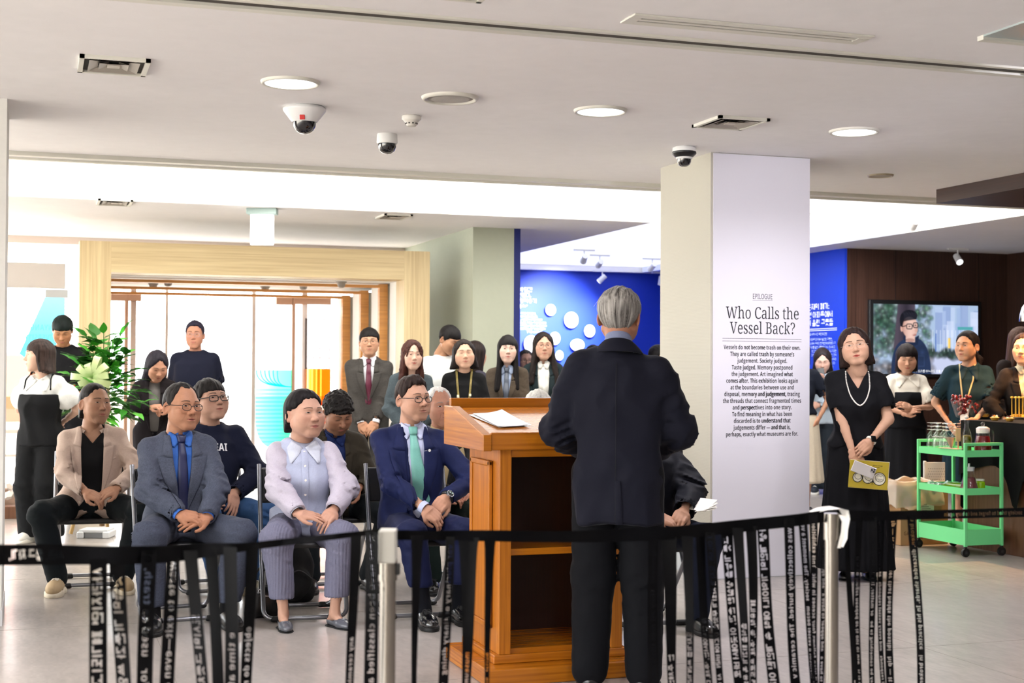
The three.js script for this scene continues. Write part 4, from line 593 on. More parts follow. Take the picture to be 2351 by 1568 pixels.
// ---------------------------------------------------------------- the person
function person(o) {
  // o.px, o.py: where the top of the head is in the photograph; o.d: distance along the view
  const T = atDepth(o.px, o.py, o.d); o.top = o.topY ?? T.y; const J = skeleton(o), ry = YAW + deg(o.yaw ?? 0), off = V(J.headO[0], 0, J.headO[2]).applyAxisAngle(V(0, 1, 0), ry);
  const p = thing('person', o.label, 'person', [T.x - off.x, o.floor ?? 0, T.z - off.z], ry, o.group);
  const skin = '#' + new THREE.Color(o.skin ?? '#c69a7e').multiplyScalar(0.80).getHexString(), fo = { skin, h: o.d > 10 ? 0.0054 : undefined, ...(o.face ?? {}) }, hs = o.hs ?? 1.06, M = new THREE.Matrix4().compose(V(...J.headO), J.hq, V(hs, hs, hs));
  const head = headWarp(faceGeometry(fo), fo).applyMatrix4(M), bf = bodyField(J, o), bodyG = surf(bf, ...bodyBox(J), o.bh ?? (o.d > 10 ? 0.024 : 0.018)); paint(bodyG, lin(skin));
  const hands = ['R', 'L'].filter((S) => !(o.noHand ?? '').includes(S)).map((S) => handGeometry(o.arms?.[S]?.pose ?? 'relax', S, J.wr[S], J.handDir[S], J.handBack[S], o.handSkin ?? skin, o.sex === 'f' ? 0.92 : 1.0, o.d > 10 ? 0.0058 : undefined));
  mesh('body', merge([head, bodyG, ...hands]), skinMat, p);
  if (o.hair) { o.hair.h ??= o.d > 10.5 ? 0.0072 : 0.0046; const hg = headWarp(hairGeometry(o.hair), { wide: fo.wide, jaw: 1, long: 1 }); const h = mesh('hair', hg, o.hairMat ?? hairMat, p); h.position.set(...J.headO); h.quaternion.copy(J.hq); h.scale.setScalar(hs); }
  if (o.glasses) { const g = glasses(p, o.glasses); g.position.set(...J.headO); g.quaternion.copy(J.hq); g.scale.setScalar(hs); g.scale.x *= fo.wide ?? 1; }
  o.J = J; o.p = p; if (o.wear) o.wear(p, J, o); return o;
}
// ---------------------------------------------------------------- surfaces of the room
const plaster = dataTex(256, (u, v) => 0.975 + 0.012 * tn(u, v, 5, 7, 2) + 0.008 * tn(u, v, 40, 40, 4));
const M = {
  ceil: std(0xf3f1f2, 0.9, { map: rep(plaster, 0.4, 0.4) }), white: std(0xe9e7e2, 0.85, { map: rep(plaster, 0.8, 0.8) }), cream: std(0xb4b9a6, 0.85, { map: rep(plaster, 0.8, 0.8) }),
  blue: std(0x0634b4, 0.55), navy: std(0x0a1c66, 0.6), trimw: std(0xd8d6cc, 0.5), dark: std(0x1a1816, 0.6), metal: std(0xb9b6b0, 0.32, { metalness: 1 }), chrome: std(0xd8d8d8, 0.12, { metalness: 1 }), black: std(0x0a0a0b, 0.5),
};
const grain = (n, base, amp, seed, fx = 3, fy = 60) => dataTex(n, (u, v) => { const k = 0.5 + 0.30 * tn(u, v, fx, fy, seed) + 0.16 * tn(u, v, fx * 4, fy * 3, seed + 3) + 0.10 * tn(u, v, 2, 6, seed + 7); return base.map((c, i) => c * (1 - amp * (1 - k) * (1 + i * 0.25))); });
const oakT = grain(512, [0.94, 0.87, 0.69], 0.22, 11), darkT = grain(512, [0.30, 0.20, 0.155], 0.5, 21), lectT = grain(512, [0.79, 0.49, 0.11], 0.34, 31), barT = grain(512, [0.50, 0.345, 0.245], 0.4, 41);
const oakH = std(0xffffff, 0.5, { map: rep(oakT, 0.5, 1.4) }), oakV = (() => { const t = rep(oakT, 0.5, 1.4); t.rotation = PI / 2; t.needsUpdate = true; return std(0xffffff, 0.5, { map: t }); })();
const rot = (t, u, v) => { const c = rep(t, u, v); c.rotation = PI / 2; c.needsUpdate = true; return c; };
const darkWood = std(0xffffff, 0.45, { map: rot(darkT, 0.5, 1.2) }), barWood = std(0xffffff, 0.5, { map: rot(barT, 0.5, 1.2) });
const lectMat = phys(0xffffff, 0.45, { map: rot(lectT, 0.8, 2), clearcoat: 0.15, clearcoatRoughness: 0.3, specularIntensity: 0.5 }), lectMatH = phys(0xffffff, 0.26, { map: rep(lectT, 0.8, 2), clearcoat: 0.3, clearcoatRoughness: 0.15, specularIntensity: 0.6 });
// polished floor: large pale sheets with a fine brushed mottle
const floorT = dataTex(1024, (u, v) => { const k = 0.80 + 0.05 * tn(u, v, 60, 20, 1) + 0.04 * tn(u, v, 160, 60, 2) + 0.035 * tn(u, v, 9, 6, 3) + 0.012 * tn(u, v, 240, 160, 5); const c = Math.pow(Math.max(0, tn(u, v, 26, 120, 8)), 3) * 0.05; return [k * 0.80 - c * 0.2, k * 0.765 - c * 0.2, k * 0.735 - c * 0.2]; });
const floorR = dataTex(256, (u, v) => 0.30 + 0.06 * tn(u, v, 8, 8, 5) + 0.03 * tn(u, v, 60, 30, 6), false);
const floorMat = phys(0xffffff, 0.30, { map: rep(floorT, 0.5, 0.5), roughnessMap: null, clearcoat: 0.12, clearcoatRoughness: 0.10, specularIntensity: 0.6 });
struct('floor', bx(-7, 14, -0.12, 0, -20, 4.5), floorMat);
// seams of the floor sheets
{ const s = []; for (const x of [-1.2, 0.6, 2.4, 4.2, 6.0, 7.8]) s.push(bx(x - 0.0015, x + 0.0015, 0, 0.0006, -13.5, 0)); for (const z of [-11.4, -9.6, -7.8, -6.0, -4.2]) s.push(bx(-5, 12, 0, 0.0006, z - 0.0015, z + 0.0015)); const m = struct('trim_1', s, std(0x8d857c, 0.5)); }
// ceiling in slabs round the two light ceilings
const CEIL = 2.8, slab = (x0, x1, z0, z1) => bx(x0, x1, CEIL, CEIL + 0.35, z0, z1);
struct('ceiling', [slab(-7, 14, -10.2, 4.5), slab(-7, 5.68, -20, -12.57), slab(8.62, 14, -20, -10.2), slab(5.68, 8.62, -20, -19.3), bx(-7, 14, 3.15, 3.3, -20, -10.2), bx(-7, -6.9, 2.8, 3.3, -12.6, -10.1)], M.ceil);
struct('trim_2', [bx(-7, 14, 2.772, CEIL, -9.92, -9.86), bx(-7, 8.5, 2.785, CEIL, -10.2, -10.15)], M.trimw);
struct('trim_3', [bx(-7, 14, 2.784, CEIL, -5.58, -5.53), bx(-7, 14, 2.790, CEIL, -5.46, -5.43)], M.trimw);
struct('trim_4', bx(-7, 14, 2.797, CEIL + 0.001, -5.53, -5.46), std(0x4a4540, 0.8));
struct('walls_outer', [bx(-7.2, -7, 2.75, 3.3, -16.4, 4.7), bx(-7.2, -7, 0, 0.1, -16.4, 4.7), ...[-16.3, -13, -9.7, -6.4, -3.1, 0.2, 3.5].map((z) => bx(-7.2, -7, 0.1, 2.75, z - 0.06, z + 0.06)), bx(14, 14.2, 0, 3.3, -20, 4.7), bx(-7, 14, 0, 3.3, 4.5, 4.7), bx(4.7, 14, 0, 3.3, -20.2, -20)], M.white).name = 'wall_outer';
// luminous ceilings
const coveGlow = glow(0xfffaf2, 1.5), coveGlowB = glow(0xf3f7ff, 0.85);
const lc = thing('ceiling_light', 'long white light ceiling glowing across the hall before the entrance', 'ceiling light', [0, 0, 0]);
mesh('panel', bx(-6.9, 5.7, 2.885, 2.90, -12.55, -10.2), coveGlow, lc); mesh('panel', bx(5.705, 8.6, 2.885, 2.90, -12.55, -10.2), coveGlow, lc); mesh('surround', [bx(-6.9, 5.66, 2.80, 2.885, -12.569, -12.555), bx(8.6, 8.62, 2.8, 2.885, -12.55, -10.21)], std(0xf4f6f0, 0.8), lc);
const lb = thing('ceiling_light', 'bright white light ceiling above the blue gallery with the plates', 'ceiling light', [0, 0, 0]);
mesh('panel', bx(5.7, 8.6, 2.885, 2.90, -19.3, -12.56), coveGlowB, lb); mesh('surround', [bx(5.683, 5.7, 2.8, 2.885, -19.29, -12.555), bx(8.6, 8.617, 2.8, 2.885, -19.29, -12.551)], std(0xeef2fa, 0.8), lb);
// left pillar at the picture's edge, round-the-corner wall
struct('wall_left', bx(-3.2, -0.155, 0, CEIL, -8.6, -7.93), std(0xe3e1dc, 0.85, { map: rep(plaster, 2, 2) }));
struct('baseboard_left', bx(-3.21, -0.15, 0, 0.085, -8.61, -7.92), std(0xc9c9cc, 0.5));
// the wallpapered column with its printed board
const wallpaper = dataTex(256, (u, v) => 0.5 + 0.5 * Math.sin(v * 2 * PI * 64) * (0.4 + 0.3 * tn(u, v, 30, 64, 2)), false);
struct('wall_column', bx(4.19, 4.93, 0, CEIL, -9.08, -8.30), std(0xb9b5a8, 0.85, { bumpMap: rep(wallpaper, 1.6, 1.6), bumpScale: 0.001 }));
struct('baseboard_column', bx(4.182, 4.938, 0, 0.16, -9.088, -8.292), std(0xbfc4c6, 0.5));
// right wall of the entrance and the blue edge
struct('wall_entrance', bx(4.20, 4.64, 0, CEIL, -16.6, -13.62), M.cream);
struct('wall_blue_edge', bx(4.64, 4.71, 0, CEIL, -19.5, -13.62), M.navy);
struct('wall_back', bx(4.71, 9.03, 0, CEIL, -19.6, -19.45), M.blue);
struct('wall_gallery_right', bx(9.03, 9.13, 0, CEIL, -19.6, -14.41), M.blue);
struct('wall_right', bx(9.06, 11.32, 0, CEIL, -14.6, -14.40), darkWood);
struct('wall_right_return', bx(11.32, 11.42, 0, CEIL, -14.6, -6), darkWood);
{ const g = []; for (const x of [9.72, 10.9]) g.push(bx(x - 0.003, x + 0.003, 0, CEIL, -14.402, -14.396)); struct('trim_5', g, std(0x120c09, 0.8)); }
// ---------------------------------------------------------------- window wall and timber portal
const bronze = std(0xc9a48c, 0.45, { metalness: 0.3 }), glassM = phys(0xffffff, 0.02, { transmission: 1, thickness: 0, ior: 1.45, specularIntensity: 0.5 });
const frameM = std(0xd2c4ba, 0.45, { metalness: 0.3 });
const W1 = struct('window_1', [bx(-7, 4.2, 2.72, 2.80, -16.5, -16.40), bx(-7, 4.2, 0, 0.05, -16.5, -16.40), ...[-3.0, 1.05, 3.0, 4.16].map((x) => bx(x - 0.03, x + 0.03, 0.05, 2.72, -16.5, -16.42)), bx(-7, 0.9, 0.62, 0.66, -16.48, -16.43), bx(-7, 0.9, 0.36, 0.39, -16.48, -16.43)], frameM);
for (const [a, b] of [[-7, -3.03], [-2.97, 0.32], [0.38, 0.92], [3.05, 4.13]]) { const g = mesh('pane', bx(a, b, 0.05, 2.72, -16.462, -16.455), glassM, W1); g.castShadow = false; }
mesh('lintel_box', bx(-1.5, 0.31, 2.22, 2.50, -16.40, -16.30, 0.01), std(0xb9b5b0, 0.4, { metalness: 0.4 }), W1);
mesh('lintel_box', bx(0.1, 0.34, 2.12, 2.21, -16.39, -16.32), std(0xa5a8a8, 0.5), W1);
// outside: paving and a pale wall, both in daylight
struct('ground_outside', [bx(-14, 12, -0.15, -0.02, -40, -16.5), bx(-30, -7.2, -0.15, -0.02, -16.5, 12)], std(0xded9d0, 0.9));
struct('wall_outside', bx(-10, 4.7, -0.02, 0.9, -22.4, -22.0), std(0xd9d4cc, 0.9));
const portal = thing('entrance_portal', 'pale oak portal with nested timber frames around the bright entrance', 'doorway');
mesh('jamb', bx(0.39, 0.68, 0, 2.56, -14.25, -13.92), oakV, portal); mesh('jamb', bx(3.56, 3.83, 0, 2.56, -14.25, -13.92), oakV, portal); mesh('header', bx(0.6801, 3.5599, 2.265, 2.56, -14.25, -13.92), oakH, portal);
const ribM = std(0xffc890, 0.5, { map: rep(oakT, 0.5, 1.4) });
[[-14.62, 3.47, 2.205, 0.40], [-15.22, 3.40, 2.165, 0.44], [-15.85, 3.33, 2.14, 0.48]].forEach(([z, xr, yt, o]) => { const xl = 0.66, t = 0.07; const r = mesh('rib', [bx(xl - t, xl, 0, yt + 0.05, z - 0.08, z), bx(xr, xr + t + 0.02, 0, yt + 0.05, z - 0.08, z), bx(xl, xr, yt + 0.012, yt + 0.040, z - 0.08, z), bx(o, xl - t, 0, 2.30, z - 0.05, z - 0.02)], ribM, portal); });
const whiteIn = std(0xf1efea, 0.8);
mesh('lining', [bx(3.56, 3.70, 0, 2.262, -14.54, -14.26), bx(3.50, 3.70, 0, 2.24, -15.14, -14.70), bx(3.43, 3.70, 0, 2.2, -15.77, -15.30), bx(3.38, 3.70, 0, 2.18, -16.40, -15.93), bx(0.50, 0.62, 0, 2.262, -16.4, -14.26), bx(0.50, 3.70, 2.262, 2.32, -16.4, -14.26)], whiteIn, portal);
// glass doors inside the portal, with bronze patch fittings
function glassDoor(name, label, x0, x1, z, ang, post) {
  const d = thing(name, label, 'glass door', [post, 0, z], ang); const a = x0 - post, b = x1 - post;
  const g = mesh('pane', bx(a, b, 0.02, 2.10, -0.006, 0.006), glassM, d); g.castShadow = false;
  mesh('rail', bx(a, b, 2.10, 2.19, -0.02, 0.02), bronze, d); mesh('rail', bx(a, b, 0.0, 0.05, -0.02, 0.02), bronze, d); mesh('post', cyl(0.022, 0.022, 2.2, 0, 0, 0, 12), bronze, d); return d;
}
const doorR = glassDoor('glass_door', 'glass entrance door at right printed with orange and teal shapes', 2.86, 3.30, -16.38, 0, 2.86);
const doorL = glassDoor('glass_door', 'plain glass entrance door at left behind the flower stand', 0.80, 1.12, -16.38, 0, 0.97);
mesh('closer', bx(-0.21, -0.02, 2.09, 2.20, -0.04, 0.04, 0.008), bronze, doorR); mesh('closer', bx(0.03, 0.16, 2.10, 2.20, -0.04, 0.04, 0.008), bronze, doorL);
struct('window_2', [bx(2.38, 2.42, 0, 2.26, -16.45, -16.38), bx(1.40, 1.43, 0, 2.26, -16.45, -16.38)], std(0xe2d9d4, 0.5));
// printed films on the glass (flat print in a clear film)
const film = (t, o = {}) => phys(0xffffff, 0.25, { map: t, transmission: 0.92, thickness: 0, ior: 1.2, specularIntensity: 0.2, ...o });
function mirrored(g, w, h, fn) { g.save(); g.translate(w, 0); g.scale(-1, 1); fn(); g.restore(); }
const museumWords = (g, s, x, y, col) => { g.fillStyle = col; g.font = `bold ${s}px sans-serif`; ['HANYANG', 'UNIVERSITY', 'MUSEUM'].forEach((t, i) => g.fillText(t, x, y + i * s * 1.25)); };
const filmR = canvasTex(512, 1024, (g, w, h) => {
  g.fillStyle = '#ffffff'; g.fillRect(0, 0, w, h);
  g.fillStyle = '#b5aeac'; g.fillRect(150, 90, 362, 350); for (let i = 0; i < 5; i++) { g.fillStyle = 'rgba(255,255,255,0.45)'; g.fillRect(170 + i * 70, 90, 22, 340); }
  mirrored(g, w, h, () => museumWords(g, 50, 0, 290, '#ffffff'));
  const gr = g.createLinearGradient(120, 0, 330, 0); gr.addColorStop(0, '#ffffff'); gr.addColorStop(0.5, '#f7ab66'); gr.addColorStop(1, '#f6832c'); g.fillStyle = gr; g.fillRect(120, 440, 392, 584);
  for (let i = 0; i < 4; i++) { g.fillStyle = 'rgba(255,220,160,0.5)'; g.fillRect(180 + i * 62, 440, 20, 220); }
  g.fillStyle = '#f0741e'; g.fillRect(220, 690, 292, 334); g.fillStyle = '#e06a14'; g.fillRect(260, 672, 252, 22); g.fillStyle = '#fff3e4'; g.beginPath(); g.arc(430, 770, 88, PI, 0); g.fill(); g.fillStyle = '#ffe6c8'; g.fillRect(335, 830, 40, 120); g.fillRect(470, 830, 40, 120);
});
{ const m = mesh('print', bx(0.01, 0.44, 0.35, 2.09, 0.007, 0.0085), film(filmR), doorR); const p = m.geometry.attributes; for (let i = 0; i < p.uv.count; i++) p.uv.setXY(i, (p.position.getX(i) - 0.01) / 0.43, (p.position.getY(i) - 0.35) / 1.74); }
const filmT = canvasTex(512, 1024, (g, w, h) => {
  g.fillStyle = '#ffffff'; g.fillRect(0, 0, w, h); const U = () => { g.beginPath(); g.moveTo(0, 0); g.lineTo(w, 0); g.lineTo(w, h * 0.62); g.bezierCurveTo(w, h * 0.9, w * 0.8, h, w * 0.55, h); g.bezierCurveTo(w * 0.2, h, 0, h * 0.85, 0, h * 0.6); g.closePath(); };
  U(); const gr = g.createLinearGradient(0, 0, w, 0); gr.addColorStop(0, '#c5ebe7'); gr.addColorStop(0.6, '#93dad0'); gr.addColorStop(1, '#86d9b6'); g.fillStyle = gr; g.fill(); g.save(); U(); g.clip();
  g.strokeStyle = '#3fbfb2'; g.lineWidth = 13; for (let i = 0; i < 6; i++) { g.beginPath(); g.moveTo(12 + i * 58, 0); g.bezierCurveTo(12 + i * 58, 150, 140 + i * 34, 215, w * 0.98, 222); g.stroke(); } g.fillStyle = 'rgba(20,200,190,0.18)'; for (let i = 0; i < 14; i++) g.fillRect(0, 250 + i * 52, w, 24); g.restore();
});
{ const s = thing('window_film', 'teal rounded print with fine arcs on the glass beside the orange door', 'window print', [0, 0, 0]); const m = mesh('print', bx(2.42, 2.85, 0.42, 1.33, -16.370, -16.368), film(filmT), s); const p = m.geometry.attributes; for (let i = 0; i < p.uv.count; i++) p.uv.setXY(i, (p.position.getX(i) - 2.42) / 0.43, (p.position.getY(i) - 0.42) / 0.91); }
const filmL = canvasTex(512, 1024, (g, w, h) => {
  g.fillStyle = '#ffffff'; g.fillRect(0, 0, w, h); g.fillStyle = '#e3beb2'; g.fillRect(0, 390, w, 420); g.fillStyle = '#ecb5a0'; g.fillRect(0, 400, 330, 330); for (let i = 0; i < 9; i++) { g.fillStyle = 'rgba(200,160,150,0.25)'; g.fillRect(i * 60, 0, 14, 380); }
  g.beginPath(); g.moveTo(500, 0); g.lineTo(512, 0); g.lineTo(512, 620); g.lineTo(170, 390); g.lineTo(380, 0); g.closePath(); const gr = g.createLinearGradient(0, 0, 0, 620); gr.addColorStop(0, '#9ad6e0'); gr.addColorStop(0.6, '#7cc8da'); gr.addColorStop(1, '#98dcb4'); g.fillStyle = gr; g.fill(); mirrored(g, w, h, () => museumWords(g, 50, 20, 245, 'rgba(120,190,205,0.9)'));
});
{ const s = thing('window_film', 'teal triangle and pink block printed on the glass at far left', 'window print', [0, 0, 0]); const m = mesh('print', bx(-0.40, 0.31, 0.36, 2.20, -16.45, -16.448), film(filmL), s); const p = m.geometry.attributes; for (let i = 0; i < p.uv.count; i++) p.uv.setXY(i, (p.position.getX(i) + 0.40) / 0.71, (p.position.getY(i) - 0.36) / 1.84); }
// ---------------------------------------------------------------- things on the ceiling
function downlight(x, z, label, lit = true, r = 0.145) {
  const g = thing('ceiling_downlight', label, 'ceiling light', [x, CEIL, z], 0, lit ? undefined : undefined);
  mesh('rim', lathe([[r - 0.022, -0.001], [r - 0.016, -0.014], [r - 0.004, -0.016], [r, -0.010], [r + 0.003, 0]], 40), M.trimw, g);
  mesh('diffuser', cyl(r - 0.02, r - 0.02, 0.006, 0, -0.012, 0, 36), glow(0xf6f7ff, 2.4), g);
  const l = new THREE.SpotLight(0xfbf8ff, z > -5 ? LUM.down * 1.5 : LUM.down, 0, deg(78), 0.7); l.position.set(0, -0.03, 0); l.target.position.set(0, -2, 0); l.castShadow = true; l.shadow.radius = 6; g.add(l); g.add(l.target); return g;
}
downlight(1.19, -6.96, 'round white downlight shining near the red-marked dome camera');
downlight(2.93, -7.14, 'round white downlight shining left of the square ceiling vent');
downlight(4.60, -7.24, 'round white downlight shining above the printed column');
for (const [x, z] of [[-0.6, -3.6], [1.6, -3.4], [4.6, -3.4], [1.2, -0.4], [4.0, -0.4], [6.3, -6.6]]) downlight(x, z, 'round white downlight in the hall ceiling outside the picture').userData.group = 'downlights of the hall ceiling outside the picture';
function vent(x, z, w, d, label, ry = 0) {
  const g = thing('ceiling_vent', label, 'air vent', [x, CEIL, z], ry), fr = [bx(-w / 2, w / 2, -0.016, 0, -d / 2, -d / 2 + 0.022), bx(-w / 2, w / 2, -0.016, 0, d / 2 - 0.022, d / 2), bx(-w / 2, -w / 2 + 0.022, -0.016, 0, -d / 2, d / 2), bx(w / 2 - 0.022, w / 2, -0.016, 0, -d / 2, d / 2)];
  mesh('frame', fr, M.trimw, g); const b = mesh('backing', bx(-w / 2 + 0.02, w / 2 - 0.02, 0.0, 0.004, -d / 2 + 0.02, d / 2 - 0.02), std(0x241f1a, 0.8), g); b.position.y = -0.0035;
  for (const k of [0.72, 0.42]) { const a = w / 2 * k, c = d / 2 * k, t = 0.05; const q = []; for (const [x0, z0, x1, z1, nx, nz] of [[-a, -c, a, -c, 0, 1], [-a, c, a, c, 0, -1], [-a, -c, -a, c, 1, 0], [a, -c, a, c, -1, 0]]) { const s = new THREE.BufferGeometry(), h = 0.016; s.setAttribute('position', new THREE.Float32BufferAttribute([x0, -h, z0, x1, -h, z1, x1 + (nx ? nx * t : -Math.sign(x1) * t * 0 ), -0.002, z1 + nz * t, x0 + (nx ? nx * t : 0), -0.002, z0 + nz * t], 3)); s.setIndex([0, 1, 2, 0, 2, 3]); s.computeVertexNormals(); q.push(s); } mesh('louvre', q, std(0x9b948a, 0.5), g); }
  mesh('core', bx(-w * 0.09, w * 0.09, -0.014, -0.008, -d * 0.09, d * 0.09), std(0xb5ada2, 0.5), g); return g;
}
vent(0.335, -6.84, 0.315, 0.36, 'near square ceiling vent at upper left with louvres');
vent(3.77, -7.22, 0.32, 0.35, 'square ceiling vent above the speaker near the column');
vent(0.64, -12.66, 0.29, 0.42, 'small ceiling vent before the left of the oak portal');
vent(3.19, -12.90, 0.27, 0.42, 'small ceiling vent before the right end of the oak portal');
vent(1.45, -4.96, 0.32, 0.36, 'ceiling vent cut by the top edge of the picture');
function slot(x0, x1, z, label) { const g = thing('slot_diffuser', label, 'air vent', [0, CEIL, z]); mesh('frame', [bx(x0, x1, -0.008, 0, -0.075, -0.030, 0.003), bx(x0, x1, -0.008, 0, 0.030, 0.075, 0.003), bx(x0, x0 + 0.05, -0.008, 0, -0.03, 0.03), bx(x1 - 0.05, x1, -0.008, 0, -0.03, 0.03)], M.trimw, g); const s = mesh('slot', bx(x0 + 0.05, x1 - 0.05, -0.003, 0, -0.03, 0.03), M.dark, g); mesh('blade', bx(x0 + 0.05, x1 - 0.05, -0.007, -0.003, -0.012, 0.012), M.trimw, g); return g; }
slot(2.25, 3.36, -5.20, 'long linear slot diffuser on the near ceiling');
{ const g = thing('ceiling_speaker', 'round flat ceiling speaker grille above the small dome camera', 'speaker', [2.05, CEIL, -7.07]); mesh('rim', lathe([[0.122, -0.001], [0.128, -0.016], [0.142, -0.018], [0.150, -0.008], [0.152, 0]], 40), M.trimw, g); mesh('grille', lathe([[0, -0.014], [0.10, -0.013], [0.123, -0.006]], 40), std(0xb9b4ae, 0.7, { bumpMap: rep(bumpT, 4, 4), bumpScale: 0.002 }), g); }
function domeCam(x, z, label, kind) {
  const g = thing('dome_camera', label, 'security camera', [x, CEIL, z], YAW);
  if (kind === 'wedge') { mesh('housing', lathe([[0.10, 0], [0.118, -0.012], [0.116, -0.024], [0.096, -0.050], [0.078, -0.074], [0.066, -0.086]], 40), std(0xe6e6e6, 0.35), g); mesh('red_badge', bx(-0.014, 0.014, -0.066, -0.040, 0.092, 0.100, 0.002), std(0xc81f1c, 0.4), g).rotation.x = 0.2; mesh('dome', lathe([[0, -0.150], [0.025, -0.146], [0.046, -0.132], [0.060, -0.110], [0.064, -0.086]].reverse(), 32), phys(0x14141a, 0.08, { clearcoat: 1 }), g); }
  else if (kind === 'cup') { mesh('housing', lathe([[0.060, 0], [0.062, -0.006], [0.064, -0.052], [0.058, -0.060]], 36), std(0xe6e6e4, 0.35), g); mesh('dome', lathe([[0.056, -0.058], [0.055, -0.080], [0.044, -0.104], [0.024, -0.118], [0, -0.122]], 32), phys(0x101014, 0.08, { clearcoat: 1 }), g); }
  else { mesh('housing', lathe([[0.060, 0], [0.074, -0.006], [0.076, -0.030]], 36), std(0xececea, 0.35), g); mesh('ring', lathe([[0.076, -0.030], [0.078, -0.044], [0.060, -0.062], [0.052, -0.066]], 36), std(0x111114, 0.35), g); mesh('collar', lathe([[0.052, -0.062], [0.053, -0.074], [0.046, -0.078]], 32), std(0xdddddb, 0.4), g); mesh('dome', lathe([[0.046, -0.074], [0.044, -0.098], [0.034, -0.116], [0.016, -0.126], [0, -0.127]], 32), phys(0x0c0c10, 0.06, { clearcoat: 1 }), g); }
  return g;
}
domeCam(1.38, -7.61, 'large white dome camera with a red badge', 'wedge'); domeCam(2.02, -8.34, 'small white cup-shaped dome camera', 'cup'); domeCam(3.93, -8.16, 'black and white dome camera beside the column top', 'ring');
{ const g = thing('smoke_detector', 'small ribbed white smoke detector between the dome cameras', 'smoke detector', [2.0, CEIL, -7.68]); mesh('base', lathe([[0.050, 0], [0.054, -0.004], [0.054, -0.020], [0.046, -0.026]], 32), std(0xe0ddd6, 0.5), g); mesh('chamber', lathe([[0.046, -0.026], [0.034, -0.040], [0.028, -0.054], [0.024, -0.060], [0, -0.061]], 28), std(0xd8d4cc, 0.5), g); for (let i = 0; i < 10; i++) { const a = i / 10 * 2 * PI; const q = mesh('slot', bx(-0.004, 0.004, -0.047, -0.041, 0.030, 0.036), M.dark, g); q.rotation.y = a; } }
{ const g = thing('ceiling_disc', 'small flat beige disc on the ceiling right of the column', 'ceiling fitting', [5.84, CEIL, -8.84]); mesh('rim', lathe([[0.075, -0.002], [0.080, -0.012], [0.090, -0.012], [0.094, 0]], 32), std(0xb9ae96, 0.4, { metalness: 0.5 }), g); mesh('plate', cyl(0.076, 0.076, 0.008, 0, -0.009, 0, 32), std(0xa29a8c, 0.6), g); }
{ const g = thing('exit_light', 'white glowing light box hanging from the lobby ceiling', 'hanging sign', [1.93, CEIL, -12.72], YAW); mesh('cap', bx(-0.135, 0.135, -0.055, 0, -0.06, 0.06, 0.006), std(0x9fb4b0, 0.5), g); mesh('box', bx(-0.105, 0.105, -0.33, -0.055, -0.025, 0.025, 0.01), glow(0xffffff, 1.6), g); }
{ const g = thing('ceiling_hatch', 'pale framed glass panel at the top right corner of the ceiling', 'ceiling panel', [4.28, CEIL, -4.94]); mesh('frame', [bx(-0.5, 0.18, -0.02, 0, 0.02, 0.06), bx(0.14, 0.18, -0.02, 0, -0.40, 0.06), bx(-0.5, 0.14, -0.02, 0, 0.4, 0.44)], M.trimw, g); mesh('panel', bx(-0.5, 0.14, -0.008, 0, 0.06, 0.40), std(0xa9b5b6, 0.25), g); g.position.z = -5.02; }
// wooden canopy over the counter with warm downlight
{ const g = thing('bar_canopy', 'dark wooden canopy panel fixed to the ceiling above the counter', 'canopy', [0, 0, 0]); mesh('panel', bx(6.72, 9.9, 2.69, CEIL, -9.40, -5.2), std(0xffffff, 0.45, { map: rep(darkT, 0.6, 1.2) }), g);
  const d = thing('canopy_downlight', 'small warm downlight glowing under the wooden canopy', 'ceiling light', [7.55, 2.69, -9.15]); mesh('rim', lathe([[0.034, -0.001], [0.040, -0.008], [0.050, -0.006], [0.052, 0]], 28), M.trimw, d); mesh('bulb', cyl(0.034, 0.034, 0.006, 0, -0.008, 0, 24), glow(0xffd9a8, 6), d); const l = new THREE.SpotLight(0xffc890, 26, 0, deg(50), 0.6); l.position.set(0, -0.03, 0); l.target.position.set(0.1, -2, 0.2); l.castShadow = true; l.shadow.radius = 2; d.add(l); d.add(l.target); }
// track spots
function trackSpot(x, z, label, tx, ty, tz, power, color = 0xf4f6ff, y = CEIL, ang = 24) {
  const g = thing('track_spotlight', label, 'spotlight', [x, y, z], 0); mesh('track', bx(-0.14, 0.14, -0.022, 0, -0.018, 0.018), std(0xdedede, 0.5), g); mesh('stem', cyl(0.010, 0.010, 0.07, 0, -0.09, 0, 12), std(0xe6e6e6, 0.4), g);
  const dir = V(tx - x, ty - y + 0.12, tz - z).normalize(), h = mesh('head', [cyl(0.040, 0.036, 0.12, 0, -0.06, 0, 24), cyl(0.043, 0.043, 0.014, 0, -0.072, 0, 24)], std(0xe9e9ea, 0.35), g); h.position.set(0, -0.12, 0); h.quaternion.setFromUnitVectors(V(0, -1, 0), dir); mesh('lens', cyl(0.035, 0.035, 0.004, 0, -0.076, 0, 20), glow(0xffffff, 2.5), h);
  if (power) { const l = new THREE.SpotLight(color, power, 0, deg(ang), 0.7); l.position.copy(dir.clone().multiplyScalar(0.10).add(V(0, -0.12, 0))); l.target.position.set(tx - x, ty - y, tz - z); l.castShadow = true; l.shadow.radius = 2; g.add(l); g.add(l.target); }
  return g;
}
trackSpot(7.86, -19.05, 'track spotlight at the top centre of the blue wall', 7.2, 2.0, -19.45, 0); trackSpot(8.80, -19.05, 'track spotlight at the right end of the blue wall', 8.9, 1.9, -19.45, 0);
trackSpot(7.1, -17.3, 'white track spotlight under the gallery light ceiling', 7.2, 1.95, -19.45, 85, 0xf2f5ff, 2.88, 25);
trackSpot(6.6, -16.6, 'small white track spotlight at left under the gallery light ceiling', 7.0, 1.2, -19.45, 60, 0xf2f5ff, 2.88, 28);
trackSpot(8.0, -17.6, 'white track spotlight at right under the gallery light ceiling', 7.7, 1.7, -19.45, 14, 0xf2f5ff, 2.88, 24);
